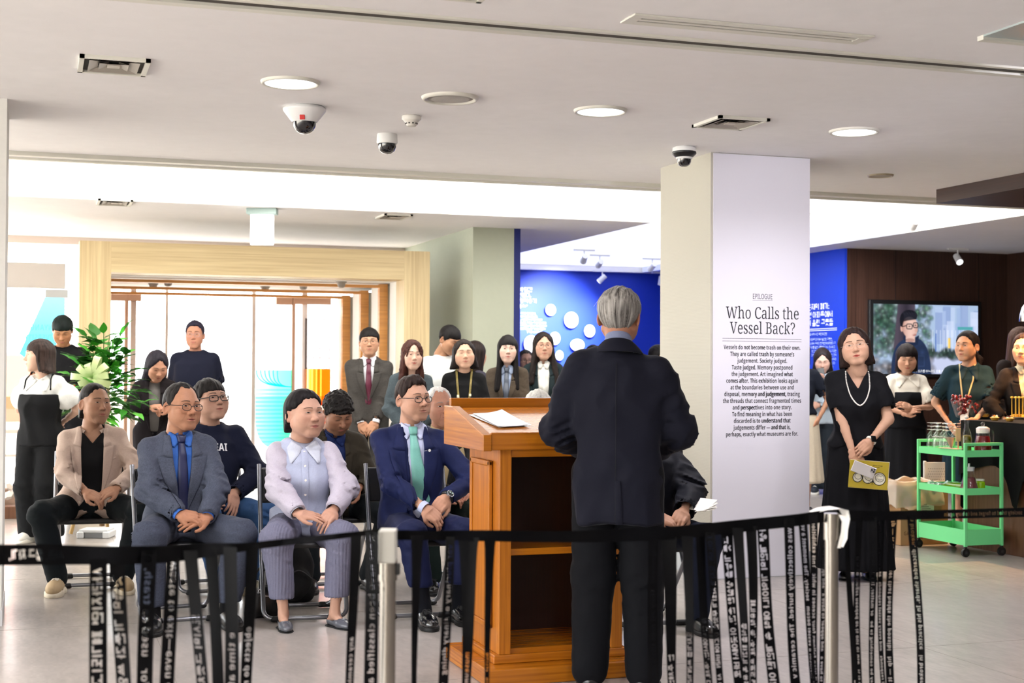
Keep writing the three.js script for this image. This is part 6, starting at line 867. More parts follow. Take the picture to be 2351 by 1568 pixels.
// hanging ribbons: [top x, bottom x (at y 1568), width px at the top, width px at the bottom, top y, text, down?, where the print starts, label, depth offset]
const HANG = [
  [226, 226, 38, 40, 1290, '사라지면 폐기되고 그릇도 버려진 이름', 1, 0.02, 'first hanging ribbon from the left with Korean letters', 0],
  [268, 282, 34, 37, 1285, '것들의 기준과 쓰임 조각으로 남은', 1, 0.04, 'second hanging ribbon from the left with Korean letters', 0.02],
  [343, 333, 34, 36, 1270, 'used as trash, objects as for', 0, 0.3, 'hanging ribbon over the right shoe of the grey-suited man', 0],
  [398, 385, 30, 33, 1275, 'waste to exit—even after it', 1, 0.02, 'hanging ribbon with brightest English letters reading even after', 0.03],
  [437, 463, 32, 31, 1270, '도시의 그릇처럼 사라져간', 1, 0.15, 'narrow Korean hanging ribbon right of the words even after', -0.02],
  [484, 500, 34, 28, 1262, '우리 주변의 쓸모', 1, 0.42, 'dark Korean hanging ribbon before the trouser leg', 0.02],
  [528, 532, 34, 34, 1262, 'e time after disposal of', 1, 0.2, 'hanging ribbon reading after disposal', -0.02],
  [580, 569, 30, 26, 1255, 'objects do not simply', 1, 0.2, 'curving hanging ribbon reading do not simply', 0.02],
  [818, 806, 26, 20, 1236, 'any ceramic fragmen', 1, 0.25, 'hanging ribbon over the grey shoe reading ceramic fragments', 0.02],
  [853, 853, 30, 31, 1228, 'ment have been classified as di', 1, 0.0, 'broad hanging ribbon just left of the beige post head', 0],
  [958, 953, 30, 12, 1236, 'remains', 1, 0.4, 'thin twisted hanging ribbon right of the beige post head', -0.02],
  [1034, 1022, 21, 24, 1238, 'vor plucinary ordinary dining', 1, 0.02, 'hanging ribbon over the black shoe reading ordinary dining', 0],
  [1075, 1073, 52, 20, 1240, 'museum, disposal al', 1, 0.3, 'hanging ribbon wide at its top before the lectern edge', 0.03],
  [1125, 1119, 28, 11, 1242, 'burial', 1, 0.3, 'thin twisted hanging ribbon across the lectern side', -0.02],
  [1500, 1500, 24, 25, 1242, 'judgement, they all met the same fate', 1, 0.0, 'dark hanging ribbon before the speaker reading judgement', 0],
  [1535, 1548, 38, 22, 1238, '는 주체는 쓰레기를 만들고', 1, 0.35, 'Korean hanging ribbon at the right hip of the speaker', 0.03],
  [1578, 1583, 28, 16, 1236, '도자기를 쓰레기라고 다른 유적이', 1, 0.28, 'Korean hanging ribbon beside the bare gap right of the speaker', -0.02],
  [1608, 1624, 26, 16, 1232, '들 전시에서는, ‘주체, 대신 물건을 폐기', 1, 0.25, 'Korean hanging ribbon third right of the speaker', 0.02],
  [1630, 1658, 22, 18, 1228, '사 아니라, 도자기 사회가 무엇을 어디에 버려', 1, 0.0, 'leaning Korean hanging ribbon fourth right of the speaker', -0.01],
  [1668, 1696, 30, 24, 1222, '그릇 기능을 상실한 순간, 이곳에서 바로', 1, 0.02, 'leaning Korean hanging ribbon with the largest letters before the column', 0.02],
  [1694, 1714, 26, 17, 1218, '음식을 파괴기 혹 유물로 쓰레기로 둔 유산', 1, 0.28, 'narrow Korean hanging ribbon before the column', -0.03],
  [1724, 1738, 26, 17, 1214, '폐기유적, 즉, ‘주체, 으로도 남겨져 있었습니다', 1, 0.22, 'narrow Korean hanging ribbon before the column board edge', 0.02],
  [1751, 1776, 28, 28, 1208, '파생 개인의 기억이나 애착 속 개인된 여자가', 1, 0.0, 'broad Korean hanging ribbon before the printed board', 0],
  [1811, 1828, 24, 25, 1195, 'm was collectively buried. The ceramic v', 1, 0.0, 'broad hanging ribbon reading was collectively buried', 0],
  [1842, 1870, 21, 16, 1190, 'society. The moment a vessel becom', 0, 0.05, 'hanging ribbon reading the moment a vessel', 0.03],
  [1867, 1876, 19, 17, 1184, 'This exhibition follows four scenes in whic', 0, 0.02, 'hanging ribbon reading four scenes left of the taped post', -0.02],
  [1890, 1890, 16, 12, 1186, 'and appear to have a', 0, 0.2, 'hanging ribbon close against the left of the taped post', 0.04],
  [1944, 1956, 9, 15, 1194, 'ments entirely new', 1, 0.5, 'thin tapering hanging ribbon right of the taped post', 0.02],
  [1973, 1966, 19, 15, 1194, 'it is no longer needed or is out of use', 1, 0.12, 'hanging ribbon reading no longer needed', -0.01],
  [2004, 2008, 18, 15, 1192, 'or matter. It may be something to be', 0, 0.0, 'hanging ribbon reading may be something', 0.02],
  [2022, 2026, 18, 12, 1192, 'and every vessel responds', 0, 0.1, 'narrow hanging ribbon beside the words may be something', 0.05],
  [2050, 2040, 22, 19, 1192, 'hip — it is a matter that holds the possibi', 1, 0.0, 'broad hanging ribbon reading holds the possibility', -0.01],
  [2092, 2116, 19, 18, 1190, 'in broken, discarded shards. In his practice', 1, 0.0, 'rightmost hanging ribbon reading discarded shards', 0],
];
HANG.forEach(([xt, xb, wt, wb, yt, text, down, start, label, dz], n) => {
  const d = ribDepth((xt + xb) / 2) - 0.02 + dz, T0 = atDepth(xt - wt / 2, yt - 6, d), T1 = atDepth(xt + wt / 2, yt - 6, d), B0 = atDepth(xb - wb / 2, 1568, d), B1 = atDepth(xb + wb / 2, 1568, d), rows = [], k = (T0.y - 0.03) / (T0.y - B0.y), R = rng(n + 3), ph = R() * 6, sw = 0.005 + R() * 0.006;
  for (let i = 0; i <= 40; i++) { const v = i / 40, t = v * k, e = Math.pow(Math.min(1, t), 0.55); const a = T0.clone().lerp(B0, t), b = T1.clone().lerp(B1, t); const mid = a.clone().add(b).multiplyScalar(0.5), half0 = mix(T1.distanceTo(T0), B1.distanceTo(B0), e) / 2, u = b.clone().sub(a).normalize(); u.z += 0.35 * Math.sin(v * 5 + ph); u.normalize(); const bend = sw * Math.sin(v * 6 + ph); mid.x += bend * v; mid.z += 2 * bend * v; rows.push([mid.clone().addScaledVector(u, -half0), mid.clone().addScaledVector(u, half0)]); }
  const len = T0.y - 0.03, m = mesh('hanging_ribbon', ribbonGeo(rows, down ? true : false, !down), ribbonMat(ribbonTex(text, { W: 1536, H: Math.round(clamp(1536 * (0.0009 * wb + 0.012) / len, 40, 84)), size: 0.66, start }))); tag(m, label, 'ribbon');
});
// ---------------------------------------------------------------- the audience in front
const FOLD = 22;      // the rows face a little to the right of the camera
const lap = (x, y, z, dx = 0.09) => ({ R: { w: [x - dx, y, z], dir: [0.75, -0.35, 0.45], back: [0.1, 0.85, 0.5], pose: 'clasp' }, L: { w: [x + dx, y + 0.012, z - 0.01], dir: [-0.72, -0.40, 0.50], back: [-0.1, 0.85, 0.5], pose: 'clasp' } });
const legsAt = (x, z, y = 0.085, extra = {}) => ({ R: { a: [-x, y, z], toe: -8, ...(extra.R ?? {}) }, L: { a: [x, y, z], toe: 8, ...(extra.L ?? {}) } });
const seatFor = (o, label) => foldingChair(o.p.position.x + 0.02 * Math.sin(o.p.rotation.y), o.p.position.z + 0.02 * Math.cos(o.p.rotation.y), o.p.rotation.y, label);

const beige = person({ label: 'seated man in a beige linen jacket and black V-neck shirt', px: 214, py: 879, hs: 1.09, d: 8.95, yaw: FOLD - 6, sit: 1, skin: '#b98d72', head: { yaw: 30, pitch: 3, roll: -2 },
  face: { kind: 'plain', beard: 0.3, eye: 0.55, long: 1.02, wide: 0.97, seed: 3, browSoft: 0.2 }, hair: { style: 'ear', color: '#0f0d0d', color2: '#221d1b', thick: 0.006, top: 0.007, amp: 0.0014, part: 0 },
  arms: { R: { w: [-0.03, 0.60, 0.30], dir: [0.75, -0.35, 0.45], back: [0.1, 0.85, 0.5], pose: 'clasp', pole: [-1, -0.3, -0.2] }, L: { w: [0.145, 0.615, 0.28], dir: [-0.75, -0.3, 0.45], back: [-0.1, 0.85, 0.5], pose: 'relax', pole: [1, -0.3, -0.2] } }, legs: legsAt(0.19, 0.40, 0.085, { R: { pole: [-0.6, 1, 0.6] }, L: { pole: [0.6, 1, 0.6] } }),
  wear: (p, J, o) => { shirt(p, J, o, { color: '#0c0c0e', collar: false, vneck: 0.115, vslope: 0.8, add: 0.010, name: 'shirt' }); jacket(p, J, o, { color: '#c6b0a2', button: 0.03, v: 0.070, vp: 0.35, low: 0.045, lowOpen: 0.8, lapel: 0.060, pocket: 1, btn: '#c9bba8', w: 0.010, fold: 0.008, seed: 7, btnX: -0.075, flapR: 0.098 }); trousers(p, J, o, { color: '#12181b', seed: 4, w: 0.007 }); shoes(p, J, o, { kind: 'sneaker', color: 0xb49c78, rough: 0.7, gloss: 0, sole: 0xd8ccb4, lace: 0xd8d0c0, sock: '#20242a' }); } });
seatFor(beige, 'folding chair under the man in the beige jacket');
const grey = person({ label: 'seated man in a grey suit, blue shirt, navy tie and glasses', px: 414, py: 879, hs: 1.10, d: 7.78, yaw: FOLD, sit: 1, skin: '#c08c6e', head: { yaw: 24, pitch: 2, roll: -3 },
  face: { kind: 'nosy', wrinkle: 0.7, wide: 1.03, jaw: 1.06, seed: 5, eye: 0.8, browWidth: 0.9 }, hair: { style: 'receding', color: '#151314', color2: '#34302e', thick: 0.008, top: 0.010, amp: 0.0028, part: 0.5 }, glasses: { w: 0.0225, h: 0.0165, r: 0.0017, color: 0x2a1d18, sq: 2.6 },
  arms: { R: { w: [-0.045, 0.590, 0.30], dir: [0.75, -0.1, 0.4], back: [0, 0.8, 0.6], pose: 'clasp', pole: [-1, -0.5, -0.1] }, L: { w: [0.10, 0.575, 0.32], dir: [-0.92, -0.22, 0.25], back: [0, 0.8, 0.6], pose: 'flat', pole: [1, -0.5, -0.1] } }, legs: legsAt(0.19, 0.40, 0.085, { R: { pole: [-0.25, 1, 0.6] }, L: { pole: [0.45, 1, 0.6] } }), bulk: 1.05,
  wear: (p, J, o) => { shirt(p, J, o, { color: '#3f6fc4', tie: '#151d4a', tieW: 0.036, tieEnd: 0.02, cuffs: 1, add: 0.012 }); jacket(p, J, o, { color: '#545a6b', heather: 1, button: 0.045, v: 0.060, vp: 0.75, lapel: 0.078, add: 0.008, w: 0.012, fold: 0.009, seed: 12, lowOpen: 0.5, r: [0.066, 0.058, 0.044] }); trousers(p, J, o, { color: '#4b5162', heather: 1, w: 0.008, seed: 9, r: [0.102, 0.084, 0.068], hem: 0.13 }); shoes(p, J, o, { sock: '#101014' }); } });
seatFor(grey, 'folding chair under the man in the grey suit');
const sweat = person({ label: 'seated young man in a navy sweatshirt, jeans and dark-framed glasses', px: 485, py: 870, hs: 1.10, d: 8.75, yaw: FOLD + 2, sit: 1, skin: '#cfa28a', head: { yaw: 18, pitch: 10, roll: 2 },
  face: { kind: 'round', wide: 1.05, seed: 8, eye: 0.8 }, hair: { style: 'fringe', color: '#131212', color2: '#2e2a29', thick: 0.012, top: 0.013, amp: 0.004 }, glasses: { w: 0.0245, h: 0.016, r: 0.0024, color: 0x131318, sq: 4 },
  arms: { R: { w: [-0.10, 0.60, 0.25], pose: 'relax' }, L: { w: [0.10, 0.60, 0.22], dir: [-0.2, -0.75, 0.6], back: [0.5, 0.4, 0.8], pose: 'relax', pole: [1, -0.3, -0.1] } }, legs: legsAt(0.17, 0.38, 0.085, { L: { pole: [0.5, 1, 0.5] }, R: { a: [-0.02, 0.10, 0.36], toe: 20 } }), bulk: 1.1,
  wear: (p, J, o) => { const t = top(p, J, o, { name: 'sweatshirt', color: '#1b1f33', add: 0.006, neck: [0.072, 0.048, 0.074], r: [0.072, 0.066, 0.048], w: 0.010, fold: 0.008, seed: 21, rough: 0.9 });
    const word = canvasTex(256, 64, (g, w, h) => { g.fillStyle = '#000000'; g.fillRect(0, 0, w, h); g.fillStyle = '#ffffff'; g.font = 'bold 62px sans-serif'; const ww = ['S', 'E', 'A', 'I']; g.fillText('SEAI', 8, 55); g.fillStyle = '#000000'; g.fillRect(56, 0, 5, 64); g.fillRect(0, 26, 0, 0); g.fillRect(118, 36, 5, 28); });
    const q = mesh('chest_print', sheet(t.field, J.fr, [[-0.035, 0.408], [-0.035, 0.342]], [[0.175, 0.400], [0.175, 0.334]], 6, 30, 0.003, 0), std(0xf2f2f4, 0.8, { alphaMap: word, alphaTest: 0.5 }), t.body); word.colorSpace = THREE.NoColorSpace; const uv = q.geometry.attributes.uv; for (let i = 0; i < uv.count; i++) uv.setXY(i, uv.getX(i), 1 - uv.getY(i));
    trousers(p, J, o, { color: '#34547f', w: 0.009, seed: 14, rough: 0.8 }); shoes(p, J, o, { kind: 'sneaker', color: 0xb7ad98, rough: 0.7, gloss: 0, sole: 0xa08c6a, lace: 0xd0c8b8, sock: '#20242a' }); } });
seatFor(sweat, 'folding chair under the man in the navy sweatshirt');
const blouse = person({ label: 'seated woman in a pale lilac blouse and pleated grey trousers', px: 697, py: 895, hs: 1.12, d: 7.85, yaw: FOLD - 8, sit: 1, sex: 'f', skin: '#d3a58e', head: { yaw: 28, pitch: 4, roll: 0 }, shoulders: 0.142,
  face: { kind: 'round', wide: 1.06, jaw: 1.05, seed: 11, lip: '#b4655f', eye: 0.7, wrinkle: 0.35, browWidth: 0.8 }, hair: { style: 'ear', color: '#0e0c0d', color2: '#211c1d', thick: 0.013, top: 0.014, amp: 0.002, part: -0.4, side: 0.014 },
  arms: { R: { w: [-0.055, 0.595, 0.315], dir: [0.93, -0.16, 0.25], back: [0, 0.9, 0.45], pose: 'flat', pole: [-1, -0.5, -0.1] }, L: { w: [0.135, 0.605, 0.30], dir: [-0.55, -0.55, 0.55], back: [0.1, 0.75, 0.6], pose: 'relax', pole: [1, -0.5, -0.1] } }, legs: legsAt(0.135, 0.40, 0.085, { R: { toe: 4 }, L: { toe: 26 } }), bulk: 1.05,
  wear: (p, J, o) => { const t = top(p, J, o, { name: 'blouse', color: '#b6bdd6', sleeveColor: '#c4bdcb', add: 0.012, r: [0.068, 0.066, 0.044], end: 0.98, cuffIn: 0.004, w: 0.012, fold: 0.011, seed: 31, collarWing: 1.05, collarColor: '#ccd1e0', placket: 1, placketTo: 0.0, nb: 5, neck: [0.058, 0.042, 0.060], smooth: 1, rough: 0.55, flap: 0.16 });
    for (const S of ['R', 'L']) { const a = onLine(J.el[S], J.wr[S], 0.80), b = onLine(J.el[S], J.wr[S], 0.99); mesh('cuff', tube([a, onLine(a, b, 0.5), b], 0.041, 6, 24), cloth('#d3d7e6', { smooth: true }), t.body); }
    trousers(p, J, o, { color: '#75758a', pleat: 0.0022, w: 0.004, seed: 6, r: [0.100, 0.084, 0.060], hem: 0.16, smooth: 1, h: 0.0048 }); shoes(p, J, o, { kind: 'flat', color: 0x55575f, rough: 0.3, gloss: 0.5, lace: 0x6a6c74, scale: 1.05 });
    const e = mesh('earring', new THREE.SphereGeometry(0.0055, 14, 10), pearl, p); e.position.copy(V(-0.083, -0.046, -0.010).applyQuaternion(J.hq)).add(V(...J.headO)); } });
seatFor(blouse, 'folding chair under the woman in the lilac blouse');
const navy = person({ label: 'seated man in a navy suit with mint green tie and smart watch', px: 946, py: 864, d: 7.95, yaw: FOLD - 8, sit: 1, skin: '#cf9f86', head: { yaw: 26, pitch: 2, roll: 1 },
  face: { kind: 'nosy', wide: 1.0, jaw: 1.08, seed: 15, lip: '#b87a6c', eye: 0.7, wrinkle: 0.4, browWidth: 0.8 }, hair: { style: 'short', color: '#1b1413', color2: '#33241f', thick: 0.009, top: 0.013, amp: 0.0035, front: 0.020, part: 0.6, side: 0.006 }, glasses: { w: 0.0215, h: 0.0165, r: 0.0018, color: 0x17191d, sq: 2.3 },
  arms: { R: { w: [0.02, 0.615, 0.33], dir: [0.70, -0.62, 0.35], back: [0.1, 0.6, 0.8], pose: 'clasp', pole: [-1, -0.6, 0] }, L: { w: [0.145, 0.665, 0.28], dir: [-0.66, -0.66, 0.35], back: [-0.1, 0.55, 0.85], pose: 'relax', pole: [1, -0.6, 0] } }, legs: legsAt(0.10, 0.40, 0.085, { R: { a: [0.0, 0.085, 0.44], pole: [-0.15, 1, 0.6], toe: 2 }, L: { a: [0.20, 0.085, 0.36], pole: [0.2, 1, 0.6] } }),
  wear: (p, J, o) => { shirt(p, J, o, { color: '#c9d0ee', tie: '#76b8ac', tieW: 0.052, tieEnd: 0.045, tieSwing: 0.075, cuffs: 1, add: 0.010 }); jacket(p, J, o, { color: '#17204a', button: 0.06, v: 0.058, vp: 0.65, low: 0.03, lowOpen: 0.6, lapel: 0.086, pin: 1, w: 0.010, fold: 0.007, seed: 18, shift: 0.02, btnX: -0.045, rough: 0.7, sheen: 0.35 }); trousers(p, J, o, { color: '#161d42', w: 0.007, seed: 17, hem: 0.21, rough: 0.7 }); shoes(p, J, o, { sole: 0x060607, gloss: 1, rough: 0.15, sock: '#0c0e16' });
    const a = onLine(J.el.L, J.wr.L, 0.985), ax = V(...J.wr.L).sub(V(...J.el.L)).normalize(), g = new THREE.Group(), strap = mesh('wrist_watch', new THREE.TorusGeometry(0.031, 0.009, 10, 30), std(0x101012, 0.5), p); strap.position.set(...a); strap.quaternion.setFromUnitVectors(V(0, 0, 1), ax); const up = V(0.25, 0.55, 0.85).addScaledVector(ax, -V(0.25, 0.55, 0.85).dot(ax)).normalize();
    const face = mesh('watch_face', cylAt(V(...a).addScaledVector(up, 0.036), up, 0.0215, 0.012), std(0xc8cacc, 0.25, { metalness: 1 }), p); mesh('dial', cylAt(V(...a).addScaledVector(up, 0.0425), up, 0.0185, 0.001), std(0x06100e, 0.15), face); mesh('display', [0, 1, 2].map((i) => cylAt(V(...a).addScaledVector(up, 0.0432).add(V(0.008 * Math.cos(i * 2.1), 0.007 * Math.sin(i * 2.1), 0)), up, 0.0035, 0.0006)), glow(0x2fb08a, 0.7), face); } });
seatFor(navy, 'folding chair under the man in the navy suit');
const olive = person({ label: 'seated man with bowed head and wavy black hair in an olive jacket', px: 763, py: 893, d: 9.05, yaw: FOLD - 6, sit: 1, skin: '#a97a60', lean: 10, head: { yaw: 14, pitch: -30, roll: 3, fwd: 0.02 },
  face: { kind: 'nosy', eye: 0.25, beard: 0.25, seed: 19, wide: 1.0 }, hair: { style: 'fringe', color: '#0d0c0c', color2: '#2a2523', thick: 0.016, top: 0.020, amp: 0.008, curl: 1, side: 0.014 }, arms: lap(0.02, 0.60, 0.32), legs: legsAt(0.18, 0.36, 0.085, { L: { pole: [0.7, 1, 0.5] } }),
  wear: (p, J, o) => { shirt(p, J, o, { color: '#1d2c5c', wing: 1, add: 0.01 }); jacket(p, J, o, { color: '#3a342a', button: 0.02, v: 0.060, vp: 0.4, low: 0.04, lapel: 0.045, w: 0.010, seed: 23, noLapel: 0 }); trousers(p, J, o, { color: '#202528', seed: 22, w: 0.008 }); shoes(p, J, o, { color: 0x2a1d18, sole: 0x1a1310 }); } });
seatFor(olive, 'folding chair under the man in the olive jacket');
const elder = person({ label: 'seated elderly man with short white hair behind the navy-suited man', px: 1012, py: 889, d: 9.1, yaw: FOLD - 8, sit: 1, skin: '#c08a72', head: { yaw: 10, pitch: 4, roll: 6 }, face: { kind: 'nosy', wrinkle: 1.3, seed: 27, brow: '#8a7f78', eye: 0.65, long: 1.05, wide: 0.98, lip: '#a9685c' }, hair: { style: 'receding', color: '#b9b5ae', color2: '#efece6', thick: 0.010, top: 0.011, amp: 0.004, curl: 1, side: 0.006 },
  arms: lap(0.08, 0.60, 0.26), wear: (p, J, o) => { shirt(p, J, o, { color: '#c9b489', add: 0.016, wing: 0.9 }); jacket(p, J, o, { color: '#1b1b1d', button: 0.05, v: 0.06, lapel: 0.05, rough: 0.35, spec: 0.6, smooth: 1, w: 0.011, fold: 0.010, seed: 29 }); trousers(p, J, o, { color: '#14211d', seed: 30 }); shoes(p, J, o, { gloss: 0.8, rough: 0.2 }); } });
seatFor(elder, 'folding chair under the white-haired elderly man');
const crown = person({ label: 'seated person of whom only grey-white hair shows above the lectern', px: 1236, py: 896, d: 9.6, yaw: FOLD - 16, sit: 1, skin: '#c69a80', face: { seed: 33, brow: '#9a928c' }, hair: { style: 'ear', color: '#a5a39e', color2: '#e2e0da', thick: 0.014, top: 0.014, amp: 0.004 }, arms: lap(0, 0.6, 0.28), wear: (p, J, o) => { top(p, J, o, { color: '#3b3d45', seed: 35 }); trousers(p, J, o, { color: '#23252c' }); shoes(p, J, o, {}); } });
seatFor(crown, 'folding chair under the white-haired person behind the lectern');
const padded = person({ label: 'seated person in a padded navy coat mostly hidden behind the speaker', px: 1478, py: 900, d: 7.75, yaw: FOLD - 10, sit: 1, skin: '#c69a80', face: { seed: 37 }, hair: { style: 'short' }, arms: { R: { w: [-0.02, 0.60, 0.32], pose: 'clasp', dir: [0.7, -0.3, 0.4], back: [0, 0.9, 0.4] }, L: { w: [0.13, 0.62, 0.30], dir: [-0.5, -0.4, 0.6], back: [0.1, 0.8, 0.5], pose: 'clasp', pole: [1, -0.4, -0.2] } }, legs: legsAt(0.17, 0.40, 0.085, { L: { pole: [0.35, 1, 0.6] } }),
  wear: (p, J, o) => { top(p, J, o, { name: 'coat', color: '#15161f', add: 0.030, sadd: 0.012, r: [0.080, 0.074, 0.056], w: 0.016, fold: 0.014, seed: 39, smooth: 1, rough: 0.62 }); trousers(p, J, o, { color: '#1c2233', seed: 40 }); shoes(p, J, o, {}); } });
seatFor(padded, 'folding chair under the person in the padded coat');
{ const P = padded, pos = V(0.19, 0.63, 0.34).applyAxisAngle(V(0, 1, 0), P.p.rotation.y).add(P.p.position), pg = thing('programme', 'fanned white programme sheets in the lap behind the speaker', 'booklet', pos.toArray(), P.p.rotation.y); for (let i = 0; i < 4; i++) { const q = mesh('leaf', bx(0, 0.10, 0, 0.0016, -0.07, 0.07), std(0xf1eee6, 0.7), pg); q.rotation.set(0, 0.3 * i - 0.5, 0.12 + 0.16 * i); } }
// ---------------------------------------------------------------- the speaker, seen from behind
const speaker = person({ label: 'grey-haired speaker in a dark navy suit seen from behind at the lectern', px: 1420, py: 660, d: 6.02, yaw: 180 - 8, skin: '#b98266', head: { yaw: -4, pitch: -3, roll: 0 }, shoulders: 0.162, bulk: 1.1, face: { seed: 41, kind: 'nosy', wide: 1.04 }, hs: 1.02,
  hair: { style: 'nape', color: '#332f2d', color2: '#aaa59f', thick: 0.016, top: 0.014, amp: 0.0035, h: 0.0034, side: 0.014 },
  arms: { R: { w: [-0.14, 1.02, 0.26], pose: 'relax', dir: [0.3, -0.1, 1], back: [0, 1, 0], pole: [-0.7, -0.5, -0.55] }, L: { w: [0.16, 1.02, 0.25], pose: 'relax', dir: [-0.3, -0.1, 1], back: [0, 1, 0], pole: [0.7, -0.5, -0.55] } }, legs: legsAt(0.115, -0.02),
  wear: (p, J, o) => { shirt(p, J, o, { color: '#7f86a2', add: 0.012, cb: 0.598 }); p.userData.jf = jacket(p, J, o, { color: '#151622', button: 0.12, add: 0.008, bottom: -0.22, w: 0.013, fold: 0.010, seed: 44, r: [0.074, 0.066, 0.052], fy: 5, ch: 0.056, cx: 0.078, cz: 0.078, cb: 0.550, cs: 0.034, czo: -0.004, sheen: 0.35 }).field; trousers(p, J, o, { color: '#07080d', seed: 45, r: [0.108, 0.092, 0.078], hem: 0.03 }); shoes(p, J, o, {});
    const jk = p.children.find((c) => c.name === 'jacket'), FR = J.fr, bk = { o: FR.o, r: FR.r.clone().negate(), u: FR.u, f: FR.f.clone().negate() }, seamM = std(0x0e0f16, 0.9);
    mesh('back_seam', thicken(sheet(p.userData.jf, bk, [[-0.0012, 0.47], [-0.0012, -0.19]], [[0.0012, 0.47], [0.0012, -0.19]], 50, 2, 0.0012, 0.0004), 0.001), seamM, jk); mesh('vent', thicken(sheet(p.userData.jf, bk, [[0.0, -0.02], [0.004, -0.20]], [[0.022, -0.02], [0.030, -0.20]], 16, 4, 0.006, 0.003), 0.002), jk.material, jk);
    // loose strands over the crown
    const R = rng(9), st = []; for (let i = 0; i < 260; i++) { const a = R() * 2 * PI, e = 0.75 + R() * 0.75, n = V(Math.sin(a) * Math.cos(e) * 0.0925, Math.sin(e) * 0.103 + 0.030, Math.cos(a) * Math.cos(e) * 0.112 - 0.012), t = V(n.x * 0.3 + (R() - 0.5) * 0.05, -0.05 - R() * 0.03, -0.01 + (R() - 0.5) * 0.03), lift = i < 26 ? 0.02 + R() * 0.02 : 0.004; const p0 = n, p1 = n.clone().multiplyScalar(1 + lift * 4).add(t.clone().multiplyScalar(0.35)), p2 = n.clone().multiplyScalar(1 + lift * 2).add(t); st.push(new THREE.TubeGeometry(new THREE.QuadraticBezierCurve3(p0, p1, p2), 6, 0.0005, 4)); }
    const s = mesh('loose_hair', st, std(0xc9c4bd, 0.45), p); s.userData.kind = 'stuff'; s.position.set(...J.headO); s.quaternion.copy(J.hq); } });
// ---------------------------------------------------------------- people standing behind the chairs
const handsFront = (y, z = 0.16, cx = 0) => ({ R: { w: [cx - 0.055, y, z], dir: [0.62, -0.75, 0.2], back: [0.1, 0.25, 1], pose: 'clasp', pole: [-1, -0.2, -0.5] }, L: { w: [cx + 0.06, y + 0.02, z + 0.015], dir: [-0.62, -0.75, 0.2], back: [-0.1, 0.25, 1], pose: 'clasp', pole: [1, -0.2, -0.5] } });
const handsBack = (y) => ({ R: { w: [-0.07, y, -0.17], pose: 'relax', pole: [-1, 0, 0.1] }, L: { w: [0.07, y, -0.17], pose: 'relax', pole: [1, 0, 0.1] } });
person({ label: 'standing man in a charcoal suit with burgundy tie and clasped hands', px: 848, py: 753, d: 12.95, yaw: 4, skin: '#c99a7c', head: { yaw: 2, pitch: 0 }, face: { seed: 51, wide: 1.04, eye: 0.6 }, hair: { style: 'fringe', color: '#0f0d0d', color2: '#1f1b1a', thick: 0.012, top: 0.013 }, glasses: { w: 0.023, h: 0.018, r: 0.0013, color: 0x6a5236, sq: 2.4 }, arms: handsFront(0.80), h: 0.01,
  wear: (p, J, o) => { shirt(p, J, o, { color: '#eef0f6', tie: '#5a1030', tieW: 0.034, tieEnd: 0.10, cuffs: 1 }); jacket(p, J, o, { color: '#494643', heather: 1, button: 0.13, v: 0.056, bottom: -0.20, lapel: 0.070, seed: 52, w: 0.009, h: 0.010 }); trousers(p, J, o, { color: '#3d3b39', seed: 53, r: [0.094, 0.078, 0.070], h: 0.011 }); shoes(p, J, o, {}); } });
person({ label: 'standing woman with wavy reddish-brown hair in a slate grey blazer', px: 945, py: 781, d: 12.1, yaw: 4, sex: 'f', skin: '#e0b9a4', head: { yaw: 12, pitch: 0, roll: -2 }, face: { seed: 54, lip: '#b8534e', wide: 0.96, eye: 0.7 }, hair: { style: 'long', color: '#241512', color2: '#4c2a22', thick: 0.014, top: 0.013, amp: 0.006, curl: 1, flare: 0.006, locks: [[[-0.072, -0.04, 0.02], [-0.088, -0.19, 0.03], 0.022, 0.032], [[0.072, -0.04, 0.02], [0.080, -0.17, 0.04], 0.018, 0.022], [[-0.05, 0.05, 0.08], [-0.062, -0.01, 0.075], 0.008, 0.004], [[0.03, 0.062, 0.085], [0.066, -0.01, 0.07], 0.008, 0.004]] }, arms: handsFront(0.86),
  wear: (p, J, o) => { shirt(p, J, o, { color: '#2a3036', collar: false, vneck: 0.09 }); jacket(p, J, o, { color: '#4a555b', heather: 1, button: 0.12, v: 0.055, lapel: 0.060, seed: 55, h: 0.010, nb: 1 }); trousers(p, J, o, { color: '#33393d', seed: 56, h: 0.011 }); shoes(p, J, o, {}); } });
person({ label: 'tall young man in a white T-shirt looking down beside the oak portal', px: 1019, py: 745, d: 13.05, yaw: 30, skin: '#b98a6c', head: { yaw: 22, pitch: -26, fwd: 0.02 }, face: { seed: 57, eye: 0.3 }, hair: { style: 'fringe', color: '#0c0b0c', color2: '#1d1a1a', thick: 0.014, top: 0.014, side: 0.010 }, arms: { R: { w: [-0.16, 0.95, 0.20], pole: [-1, -0.3, -0.5] }, L: { w: [0.10, 1.0, 0.26], pole: [1, -0.3, -0.5] } },
  wear: (p, J, o) => { top(p, J, o, { color: '#e4e8e6', short: 0.75, r: [0.064, 0.064, 0.05], seed: 58, h: 0.010, neck: [0.066, 0.030, 0.064] }); trousers(p, J, o, { color: '#3a3d40', h: 0.012 }); shoes(p, J, o, {}); } });
